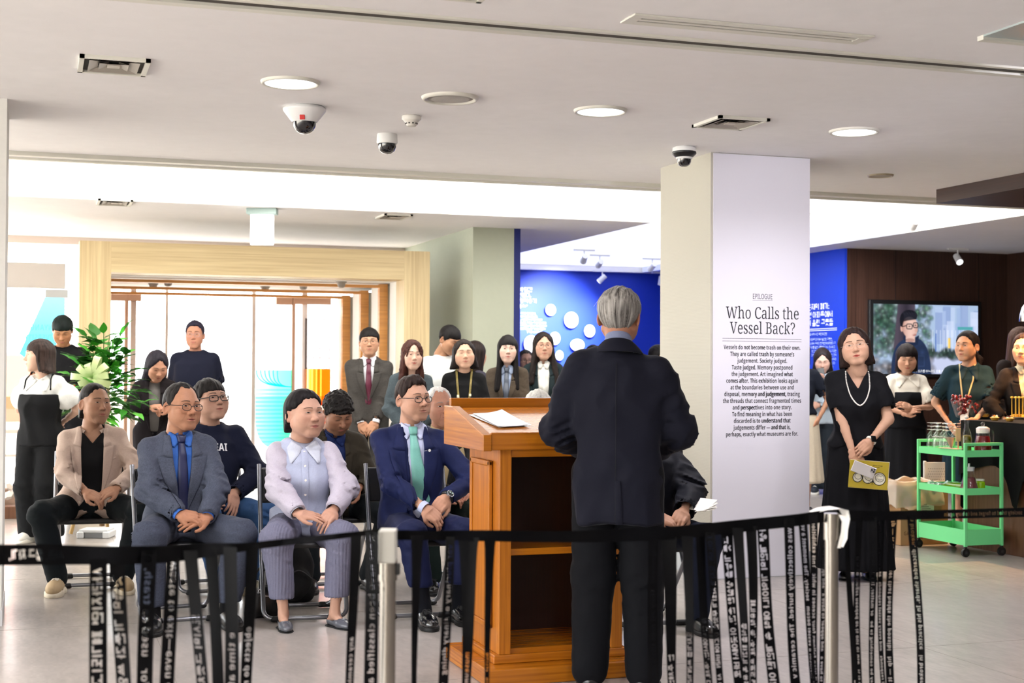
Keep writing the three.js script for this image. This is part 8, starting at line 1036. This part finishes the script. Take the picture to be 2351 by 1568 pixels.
  const tail = (x, y1, words, ink) => { const t = canvasTex(96, 1024, (g, w, h) => { g.fillStyle = '#eeeeda'; g.fillRect(0, 0, w, h); g.fillStyle = ink; [...words].forEach((ch, i) => { if (ch !== ' ') lineText(g, ch, 20, 200 + i * 66, 56, { lw: 0.10 }); }); g.fillStyle = '#c9b46a'; g.fillRect(0, 0, 4, h); g.fillRect(w - 4, 0, 4, h); }); const rows = []; for (let i = 0; i <= 20; i++) { const v = i / 20, y = mix(1.25, y1, v), z = 0.27 + 0.02 * Math.sin(v * 4 + x * 9), xx = x * (0.4 + 0.6 * Math.min(1, v * 3)); rows.push([V(xx - 0.030, y, z), V(xx + 0.030, y, z)]); } const g = ribbonGeo(rows), uv = g.attributes.uv; for (let i = 0; i < uv.count; i++) { const u = uv.getX(i), v = uv.getY(i); uv.setXY(i, 1 - v, 1 - u); } mesh('ribbon_tail', g, std(0xffffff, 0.5, { map: t, side: THREE.DoubleSide }), pl); };
  tail(0.085, 0.42, '축 깨진 그릇들은 아직', '#1b1b18'); tail(-0.02, 0.45, '전시를 축하합니다', '#2a6a3a');
}
// ---------------------------------------------------------------- low things on the floor at left
{ const p = onPlane(222, 1233, 1, 0), g = thing('floor_step', 'small white plastic step on the floor behind the beige-jacketed man', 'step', [p.x, 0, p.z], YAW), w = std(0xdfe2e4, 0.4); mesh('top', bx(-0.115, 0.115, 0.045, 0.07, -0.10, 0.10, 0.008), w, g); for (const s of [-1, 1]) mesh('foot', bx(s > 0 ? 0.075 : -0.13, s > 0 ? 0.13 : -0.075, 0, 0.055, -0.11, 0.11, 0.012), w, g); mesh('grey_pad', bx(-0.07, 0.07, 0.002, 0.045, -0.095, 0.085), std(0x8d9094, 0.5), g); }
{ const g = thing('display_tray', 'low wooden tray of broken pottery and soil by the left pillar', 'display', [-0.62, 0, -13.75]); mesh('tray', bx(-0.6, 0.52, 0, 0.11, -0.4, 0.4, 0.006), barWood, g); const soil = new THREE.PlaneGeometry(1.08, 0.76, 30, 22).rotateX(-PI / 2), q = soil.attributes.position; for (let i = 0; i < q.count; i++) q.setY(i, 0.13 + 0.07 * noise(q.getX(i) * 6, 3, q.getZ(i) * 6)); soil.computeVertexNormals(); mesh('soil', soil.translate(-0.04, 0, 0), std(0x8c7263, 0.95), g); const R = rng(8); for (let i = 0; i < 26; i++) { const s = mesh('shard', new THREE.DodecahedronGeometry(0.05 + R() * 0.05, 0).scale(1, 0.4 + R() * 0.3, 0.8), std(['#a68a7a', '#c9b6a8', '#84685a', '#d9cfc6'][i % 4], 0.8), g); s.position.set(-0.5 + R() * 0.95, 0.18 + R() * 0.07, -0.3 + R() * 0.62); s.rotation.set(R() * 3, R() * 3, R() * 3); } }
// handbag and backpack among the chair legs
{ const p = onPlane(628, 1418, 1, 0), g = thing('handbag', 'black leather handbag with zip and buckles on the floor by the chair', 'handbag', [p.x - 0.03, 0, p.z - 0.05], 0.3), lt = phys(0x0e0e0f, 0.32, { clearcoat: 0.4, clearcoatRoughness: 0.3 }); const f = uni([ell([0, 0.085, 0], [0.125, 0.085, 0.06]), rc([-0.10, 0.03, 0], [0.10, 0.03, 0], 0.035, 0.035)], 0.04); mesh('body', surf((x, y, z) => smax(f(x, y, z) - 0.004 * noise(x * 25, y * 20, z * 25), -y, 0.01), [-0.18, -0.02, -0.1], [0.18, 0.22, 0.1], 0.006), lt, g); for (const z of [-0.03, 0.03]) mesh('handle', tube([[-0.06, 0.15, z], [-0.05, 0.24, z], [0, 0.28, z], [0.05, 0.24, z], [0.06, 0.15, z]], 0.006, 24, 8), lt, g); const mt = std(0xc9c9cc, 0.25, { metalness: 1 }); mesh('zip', tube([[-0.07, 0.13, 0.053], [0, 0.12, 0.064], [0.07, 0.13, 0.053]], 0.004, 20, 6), mt, g); mesh('zip_pull', bx(0.03, 0.05, 0.06, 0.115, 0.066, 0.072, 0.003), mt, g); for (const x of [-0.06, 0.06]) mesh('buckle', new THREE.TorusGeometry(0.011, 0.003, 8, 18).translate(x, 0.15, 0.045), mt, g); }
{ const g = thing('backpack', 'black backpack standing under the chair behind the lilac blouse', 'bag', [1.42, 0, -8.22], 0.2); const f = uni([ell([0, 0.19, 0], [0.15, 0.20, 0.10]), rc([-0.09, 0.06, 0], [0.09, 0.06, 0], 0.07, 0.07), ell([0, 0.12, 0.10], [0.10, 0.09, 0.04])], 0.04); mesh('body', surf((x, y, z) => smax(f(x, y, z) - 0.006 * noise(x * 16, y * 14, z * 16), -y, 0.01), [-0.2, -0.02, -0.15], [0.2, 0.42, 0.2], 0.009), std(0x0d0d10, 0.7), g); mesh('handle', tube([[-0.04, 0.385, -0.04], [0, 0.43, -0.04], [0.04, 0.385, -0.04]], 0.008, 14, 6), M.black, g); mesh('zip', tube([[-0.09, 0.15, 0.135], [0, 0.205, 0.145], [0.09, 0.15, 0.135]], 0.004, 16, 6), std(0x5a5a5e, 0.3, { metalness: 1 }), g); }
// ---------------------------------------------------------------- counter with black cloth
{ const g = thing('counter', 'wooden bar counter with vertical grain at the right edge', 'counter', [0, 0, 0]); mesh('body', bx(6.90, 7.55, 0, 0.97, -9.26, -6.0, 0.004), barWood, g); mesh('plinth', bx(6.915, 7.54, 0, 0.05, -9.25, -6.0), M.dark, g);
  const ct = thing('tablecloth', 'black cloth draped over the counter, hanging to a point at the corner', 'tablecloth'), n = 60, m = 14, pos = [], idx = [], drop = (t) => 0.38 - 0.06 * Math.sin(t * 7) + (t < 0.28 ? 0.05 * (0.28 - t) / 0.28 : 0) + 0.30 * Math.exp(-((t - 0.40) ** 2) / 0.0025) - 0.12 * sstep(0.5, 0.62, t);
  for (let i = 0; i <= n; i++) for (let j = 0; j <= m; j++) { const t = i / n, z = mix(-9.30, -6.2, t), v = j / m, D = drop(t * 1.9), fold = 0.016 * Math.sin(i * 0.9) + 0.012 * noise(i * 0.35, v * 2, 4); const y = 0.985 - v * D; pos.push(6.885 - 0.012 - fold * v - 0.02 * v, y, z); }
  for (let i = 0; i < n; i++) for (let j = 0; j < m; j++) { const a = i * (m + 1) + j, b = a + 1, c = a + m + 1, d = c + 1; idx.push(a, b, d, a, d, c); } const s = new THREE.BufferGeometry(); s.setAttribute('position', new THREE.Float32BufferAttribute(pos, 3)); s.setIndex(idx); const bk = cloth('#0e0e0f', { rough: 0.95, sheen: 0.1 }); mesh('front_drop', thicken(finish(s), 0.003), bk, ct);
  const pos2 = [], idx2 = []; for (let i = 0; i <= 24; i++) for (let j = 0; j <= 12; j++) { const t = i / 24, v = j / 12, x = mix(6.873, 7.58, t); pos2.push(x, 0.985 - v * (0.42 + 0.25 * (1 - t) * (1 - t) + 0.05 * Math.sin(i)), -9.285 - 0.02 * v - 0.014 * v * Math.sin(i * 1.3)); } for (let i = 0; i < 24; i++) for (let j = 0; j < 12; j++) { const a = i * 13 + j; idx2.push(a, a + 13, a + 14, a, a + 14, a + 1); } const s2 = new THREE.BufferGeometry(); s2.setAttribute('position', new THREE.Float32BufferAttribute(pos2, 3)); s2.setIndex(idx2); mesh('end_drop', thicken(finish(s2), 0.003), bk, ct); mesh('top', bx(6.872, 7.58, 0.972, 0.988, -9.285, -6.1, 0.004), bk, ct); }
const TOPY = 0.988, onTop = (px, py) => onPlane(px, py, 1, TOPY);
// cherries in footed glass cups
const clear = phys(0xffffff, 0.02, { transmission: 1, thickness: 0.004, ior: 1.45 }), thinGlass = phys(0xffffff, 0.03, { transmission: 1, thickness: 0, ior: 1.45 });
const cherryM = phys('#6d0f18', 0.15, { clearcoat: 0.8 });
[[2208, 959, 'glass cup heaped with dark red cherries on the counter'], [2238, 957, 'second glass cup of red cherries behind the first']].forEach(([px, py, l], k) => { const p = onTop(px, py), g = thing('glass_cup', l, 'glass cup', [p.x, TOPY, p.z - k * 0.03], 0, 'glass cups of cherries on the counter'); mesh('cup', lathe([[0.035, 0.002], [0.042, 0.006], [0.048, 0.012], [0.085, 0.125], [0.088, 0.14], [0.084, 0.14], [0.044, 0.018], [0, 0.014]], 32), thinGlass, g); const R = rng(5 + k); for (let i = 0; i < 64; i++) { const y = 0.028 + (i / 64) * (k ? 0.10 : 0.150), r = 0.04 + 0.035 * Math.min(1, y / 0.12), a = R() * 7, q = Math.sqrt(R()) * (y > 0.12 ? 0.085 : r - 0.012); const c = mesh('cherry', new THREE.SphereGeometry(0.0138, 12, 9), cherryM, g); c.position.set(Math.cos(a) * q, y + R() * 0.008, Math.sin(a) * q); } });
// tartlets
[[2262, 958, 'tartlet nearest the cherries on the counter'], [2284, 966, 'front tartlet on the counter'], [2297, 954, 'tartlet with dark topping on the counter'], [2312, 958, 'tartlet with red berry on the counter'], [2318, 968, 'tartlet in front of the skewer dish']].forEach(([px, py, l], k) => { const p = onTop(px, py), g = thing('tartlet', l, 'tartlet', [p.x, TOPY, p.z], k, 'tartlets on the counter'); mesh('shell', lathe([[0, 0.002], [0.022, 0.002], [0.034, 0.022], [0.037, 0.026], [0.033, 0.026], [0.024, 0.012], [0, 0.01]], 20), std('#d9a23a', 0.6), g); mesh('cream', new THREE.SphereGeometry(0.028, 16, 10).scale(1, 0.45, 1).translate(0, 0.024, 0), std('#f0dca0', 0.6), g); for (let i = 0; i < 4; i++) mesh('topping', new THREE.DodecahedronGeometry(0.010, 0).translate(0.014 * Math.cos(i * 1.7), 0.037, 0.014 * Math.sin(i * 1.7)), std(['#5a1a1a', '#3b2418', '#f6efe0', '#c98a2a'][(i + k) % 4], 0.5), g); });
{ const p = onTop(2345, 962), g = thing('skewer_dish', 'dish of yellow fruit skewers standing upright on the counter', 'dish', [p.x, TOPY, p.z]); mesh('plate', lathe([[0, 0.004], [0.08, 0.004], [0.115, 0.014], [0.118, 0.018], [0.08, 0.010], [0, 0.009]], 36), std('#e7e0d0', 0.3), g); const R = rng(3); for (let i = 0; i < 22; i++) { const a = R() * 7, q = Math.sqrt(R()) * 0.09; mesh('fruit_piece', bx(-0.014, 0.014, 0, 0.024, -0.012, 0.012, 0.006).rotateY(R() * 3).translate(Math.cos(a) * q, 0.012, Math.sin(a) * q), std(['#e8b52a', '#f0cf5a', '#d99a1c'][i % 3], 0.45), g); } for (let i = 0; i < 9; i++) { const x = -0.075 + (i % 5) * 0.034, z = i < 5 ? 0.03 : -0.02; mesh('skewer', cyl(0.0045, 0.0035, 0.15, x, 0.02, z, 8), std('#d9a92c', 0.5), g); mesh('skewer_head', new THREE.SphereGeometry(0.011, 10, 8).scale(1.2, 0.8, 1).translate(x, 0.172, z), std('#e8c34a', 0.45), g); } }
// ---------------------------------------------------------------- green trolley
const green = std('#74e092', 0.45);
{
  const x0 = 6.49, x1 = 6.83, z0 = -9.33, z1 = -8.73, g = thing('trolley', 'bright green three-tier metal trolley on black castors', 'trolley'), t = 0.022;
  for (const [x, z] of [[x0, z0], [x1 - t, z0], [x0, z1 - t], [x1 - t, z1 - t]]) { mesh('post', bx(x, x + t, 0.075, 0.84, z, z + t, 0.003), green, g); const c = mesh('castor', [new THREE.CylinderGeometry(0.032, 0.032, 0.020, 20).rotateX(PI / 2).translate(x + t / 2, 0.033, z + t / 2), bx(x + 0.002, x + t - 0.002, 0.04, 0.078, z + 0.002, z + t - 0.002)], M.black, g); mesh('hub', new THREE.CylinderGeometry(0.012, 0.012, 0.024, 12).rotateX(PI / 2).translate(x + t / 2, 0.033, z + t / 2), std(0x2b2b2e, 0.5), c); }
  for (const z of [z0, z1 - t]) mesh('handle', bx(x0 + t, x1 - t, 0.818, 0.84, z, z + t, 0.003), green, g);
  for (const [a, b] of [[0.735, 0.785], [0.455, 0.505], [0.085, 0.20]]) mesh('tray', [bx(x0 + 0.006, x1 - 0.006, a, a + 0.006, z0 + 0.006, z1 - 0.006), bx(x0 + 0.004, x0 + 0.010, a, b, z0 + t, z1 - t), bx(x1 - 0.010, x1 - 0.004, a, b, z0 + t, z1 - t), bx(x0 + t, x1 - t, a, b, z0 + 0.004, z0 + 0.010), bx(x0 + t, x1 - t, a, b, z1 - 0.010, z1 - 0.004)], green, g);
}
const T1 = 0.7415, T2 = 0.4615;
// upside-down stacked wine glasses
{ const geo = lathe([[0.030, 0], [0.034, 0.02], [0.036, 0.05], [0.030, 0.085], [0.014, 0.108], [0.005, 0.116], [0.0045, 0.165], [0.010, 0.172], [0.032, 0.175], [0.032, 0.1775], [0.004, 0.176]], 24), foot = lathe([[0.004, 0.166], [0.03, 0.174], [0.033, 0.1775]], 24); let n = 0; const place = ['back left', 'back right', 'middle left', 'middle', 'front left', 'front'];
  [[6.56, -9.24], [6.64, -9.27], [6.54, -9.14], [6.62, -9.17], [6.56, -9.05], [6.66, -9.09]].forEach(([x, z], k) => { for (let i = 0; i < 3; i++) { const g = thing('wine_glass', `upside-down wine glass in the ${place[k]} stack on the trolley, ${['lowest', 'middle one', 'topmost'][i]}`, 'wine glass', [x, T1 + i * 0.026, z], 0, 'upside-down wine glasses on the trolley'); mesh('bowl', geo, thinGlass, g); } }); }
{ const g = thing('glass_bottle', 'tall clear bottle of yellow infused liquid on the trolley', 'bottle', [6.60, T1, -8.86]); mesh('glass', lathe([[0, 0.002], [0.036, 0.002], [0.038, 0.01], [0.038, 0.13], [0.030, 0.17], [0.016, 0.21], [0.0155, 0.245], [0.019, 0.25], [0.019, 0.27], [0.014, 0.27]], 28), thinGlass, g); mesh('liquid', lathe([[0, 0.005], [0.034, 0.005], [0.0345, 0.125], [0.028, 0.15], [0, 0.152]], 24), phys('#7d7a1c', 0.1, { transmission: 0.6, thickness: 0.02, attenuationColor: new THREE.Color('#5b5a10'), attenuationDistance: 0.05 }), g); mesh('fruit_slice', new THREE.CylinderGeometry(0.028, 0.028, 0.03, 18).translate(0, 0.135, 0), std('#d9b02a', 0.5), g); mesh('stopper', new THREE.SphereGeometry(0.017, 14, 10).scale(1, 0.8, 1).translate(0, 0.282, 0), std(0xd8d4d0, 0.3), g); }
{ const g = thing('glass_jug', 'lidded glass jug of red fruit drink on the trolley', 'jug', [6.73, T1, -8.84]); mesh('glass', lathe([[0, 0.002], [0.060, 0.002], [0.068, 0.01], [0.066, 0.06], [0.050, 0.15], [0.047, 0.18], [0.052, 0.20], [0.049, 0.20], [0.044, 0.18]], 32), thinGlass, g); mesh('drink', lathe([[0, 0.006], [0.058, 0.006], [0.063, 0.014], [0.061, 0.06], [0.047, 0.142], [0, 0.143]], 28), phys('#7d1d20', 0.2, { transmission: 0.15, thickness: 0.02 }), g); mesh('lid', lathe([[0, 0.214], [0.03, 0.212], [0.050, 0.20], [0.048, 0.165], [0.044, 0.165]], 28), std(0xe9dcd8, 0.35), g); mesh('knob', new THREE.SphereGeometry(0.016, 14, 10).translate(0, 0.232, 0), thinGlass, g); mesh('handle', tube([[0.044, 0.185, 0], [0.085, 0.18, 0], [0.095, 0.12, 0], [0.075, 0.06, 0], [0.064, 0.055, 0]], 0.0065, 26, 8), thinGlass, g); }
{ const g = thing('strainer', 'conical steel strainer with a handle standing on the trolley', 'strainer', [6.56, T1, -8.99]); mesh('cone', lathe([[0.004, 0], [0.004, 0.045], [0.006, 0.05], [0.048, 0.125], [0.052, 0.128], [0.048, 0.128], [0.004, 0.055]], 28), std(0xa9a296, 0.3, { metalness: 1 }), g); mesh('handle', tube([[-0.05, 0.126, 0], [-0.10, 0.13, -0.03], [-0.14, 0.128, -0.05]], 0.004, 14, 6), std(0xb9b6b0, 0.25, { metalness: 1 }), g); }
{ const g = thing('wooden_block', 'pale wooden spatula head beside the yellow bottle', 'utensil', [6.57, T1, -8.92]); mesh('blade', bx(-0.022, 0.022, 0.10, 0.20, -0.003, 0.003, 0.003), std('#d9b98a', 0.6), g); mesh('handle', bx(-0.006, 0.006, 0.0, 0.11, -0.003, 0.003, 0.002), std('#c9a878', 0.6), g); }
tag(mesh('paper_sheet', at(thicken(finish(new THREE.PlaneGeometry(0.22, 0.10, 6, 3).rotateX(-PI / 2)), 0.001), 6.53, 0.789, -8.94, 0, PI / 2 + 0.06), std('#d9b9a4', 0.7)), 'beige paper lying along the rim of the trolley top', 'paper');
{ const g = thing('carafe', 'waisted glass carafe of pinkish drink on the middle tray', 'carafe', [6.60, T2, -8.83]); mesh('glass', lathe([[0, 0.002], [0.062, 0.002], [0.068, 0.012], [0.066, 0.05], [0.042, 0.13], [0.036, 0.155], [0.042, 0.195], [0.040, 0.195], [0.034, 0.155]], 30), thinGlass, g); mesh('drink', lathe([[0, 0.005], [0.06, 0.005], [0.064, 0.014], [0.061, 0.05], [0.042, 0.118], [0, 0.119]], 26), phys('#8a4a52', 0.15, { transmission: 0.35, thickness: 0.02 }), g); mesh('stopper', [cyl(0.033, 0.036, 0.03, 0, 0.165, 0, 20), cyl(0.008, 0.008, 0.03, 0, 0.19, 0, 12)], std(0xd9dbe0, 0.25), g); }
{ const g = thing('swing_bottle', 'swing-top bottle of green liquid lying on the middle tray', 'bottle', [6.56, T2 + 0.036, -9.02], 0); const m = mesh('glass', lathe([[0, 0], [0.03, 0.002], [0.034, 0.01], [0.034, 0.15], [0.02, 0.20], [0.014, 0.225], [0.016, 0.25], [0, 0.25]], 24).rotateX(-PI / 2).translate(0, 0, 0.16), phys('#a8c21c', 0.06, { transmission: 0.8, thickness: 0.02 }), g); mesh('stopper', new THREE.SphereGeometry(0.015, 12, 9).translate(0, 0, -0.10), std(0xe4e0dc, 0.3), g); mesh('wire', new THREE.TorusGeometry(0.018, 0.002, 6, 18).translate(0, 0, -0.07), M.chrome, g); g.rotation.y = 0.15; }
{ const g = thing('lime_jar', 'bright yellow-green jar at the right of the middle tray', 'jar', [6.72, T2, -8.86]); mesh('jar', lathe([[0, 0.002], [0.032, 0.002], [0.036, 0.01], [0.036, 0.075], [0.03, 0.085], [0, 0.086]], 24), phys('#b9d820', 0.1, { transmission: 0.5, thickness: 0.02 }), g); mesh('lid', cyl(0.031, 0.031, 0.014, 0, 0.086, 0, 24), std('#d8dccc', 0.4), g); }
{ const f = new THREE.PlaneGeometry(0.26, 0.22, 26, 22).rotateX(-PI / 2), q = f.attributes.position; for (let i = 0; i < q.count; i++) q.setY(i, 0.022 + 0.026 * Math.abs(noise(q.getX(i) * 16, 2, q.getZ(i) * 18)) + 0.012 * noise(q.getX(i) * 40, 5, q.getZ(i) * 40)); const m = mesh('plastic_bag', thicken(finish(f), 0.0008), phys('#dff0ea', 0.12, { transmission: 0.75, thickness: 0, ior: 1.3 })); m.position.set(6.65, T2 + 0.006, -9.18); tag(m, 'crumpled clear plastic bag on the left of the middle tray', 'bag'); }
// boxes, bag and perforated board beside the trolley
{ const g = thing('cardboard_box', 'brown cardboard box with printed labels behind the trolley', 'box', [0, 0, 0]), cb = std('#a8845c', 0.85); mesh('body', bx(6.42, 6.86, 0.002, 0.47, -9.78, -9.44, 0.004), cb, g); const t = canvasTex(512, 512, (c, w, h) => { c.fillStyle = '#a8845c'; c.fillRect(0, 0, w, h); c.fillStyle = '#6a4c30'; lineText(c, '한국도자기', 190, 470, 56, { lw: 0.13 }); c.font = 'bold 46px sans-serif'; c.fillText('GASET', 20, 440); c.fillStyle = '#e9e6dc'; c.fillRect(210, 150, 150, 110); c.fillStyle = '#7a756c'; for (let i = 0; i < 4; i++) c.fillRect(222, 166 + i * 18, 60 + 20 * (i % 3), 6); c.font = 'bold 24px sans-serif'; c.fillText('80-18', 262, 248); c.fillStyle = '#6a4c30'; c.fillRect(120, 180, 60, 20); }); mesh('print', new THREE.PlaneGeometry(0.42, 0.44).translate(6.64, 0.24, -9.438), std(0xffffff, 0.85, { map: t }), g); const b = mesh('liner_bag', surf((x, y, z) => { const a = Math.max(Math.abs(x - 6.58) - 0.20, Math.abs(z + 9.6) - 0.17); return Math.max(a - 0.022 * noise(x * 14, y * 9, z * 14) - 0.02, -a - 0.03 + 0.0 * y, y - 0.50 - 0.02 * noise(x * 12, 1, z * 12), 0.30 - y - 0.06 * noise(x * 8, 3, z * 8)); }, [6.32, 0.18, -9.84], [6.84, 0.56, -9.36], 0.011, null, 4), phys('#e8e0d4', 0.2, { transmission: 0.55, thickness: 0, ior: 1.3 }), g); }
{ const p = atDepth(2146, 1080, 11.5), g = thing('perforated_board', 'white perforated board standing behind the trolley', 'board', [p.x, 0, p.z], YAW); const t = canvasTex(256, 512, (c, w, h) => { c.fillStyle = '#e8e9e4'; c.fillRect(0, 0, w, h); c.fillStyle = '#6e706c'; for (let y = 0; y < 18; y++) for (let x = 0; x < 9; x++) { c.beginPath(); c.arc(16 + x * 28 + (y % 2) * 14, 16 + y * 28, 4.5, 0, 7); c.fill(); } }); mesh('panel', bx(-0.085, 0.085, 0.02, 0.62, -0.012, 0, 0.003), std(0xe8e9e4, 0.5), g); mesh('holes', new THREE.PlaneGeometry(0.14, 0.40).translate(0.01, 0.38, 0.0012), std(0xffffff, 0.5, { map: t }), g); mesh('edge', bx(-0.09, -0.07, 0, 0.63, -0.02, 0.012, 0.003), std(0xd2d4d0, 0.4), g); mesh('base', bx(-0.1, 0.1, 0, 0.02, -0.12, 0.12, 0.004), std(0xd2d4d0, 0.4), g); }
renderer.render(scene, camera);
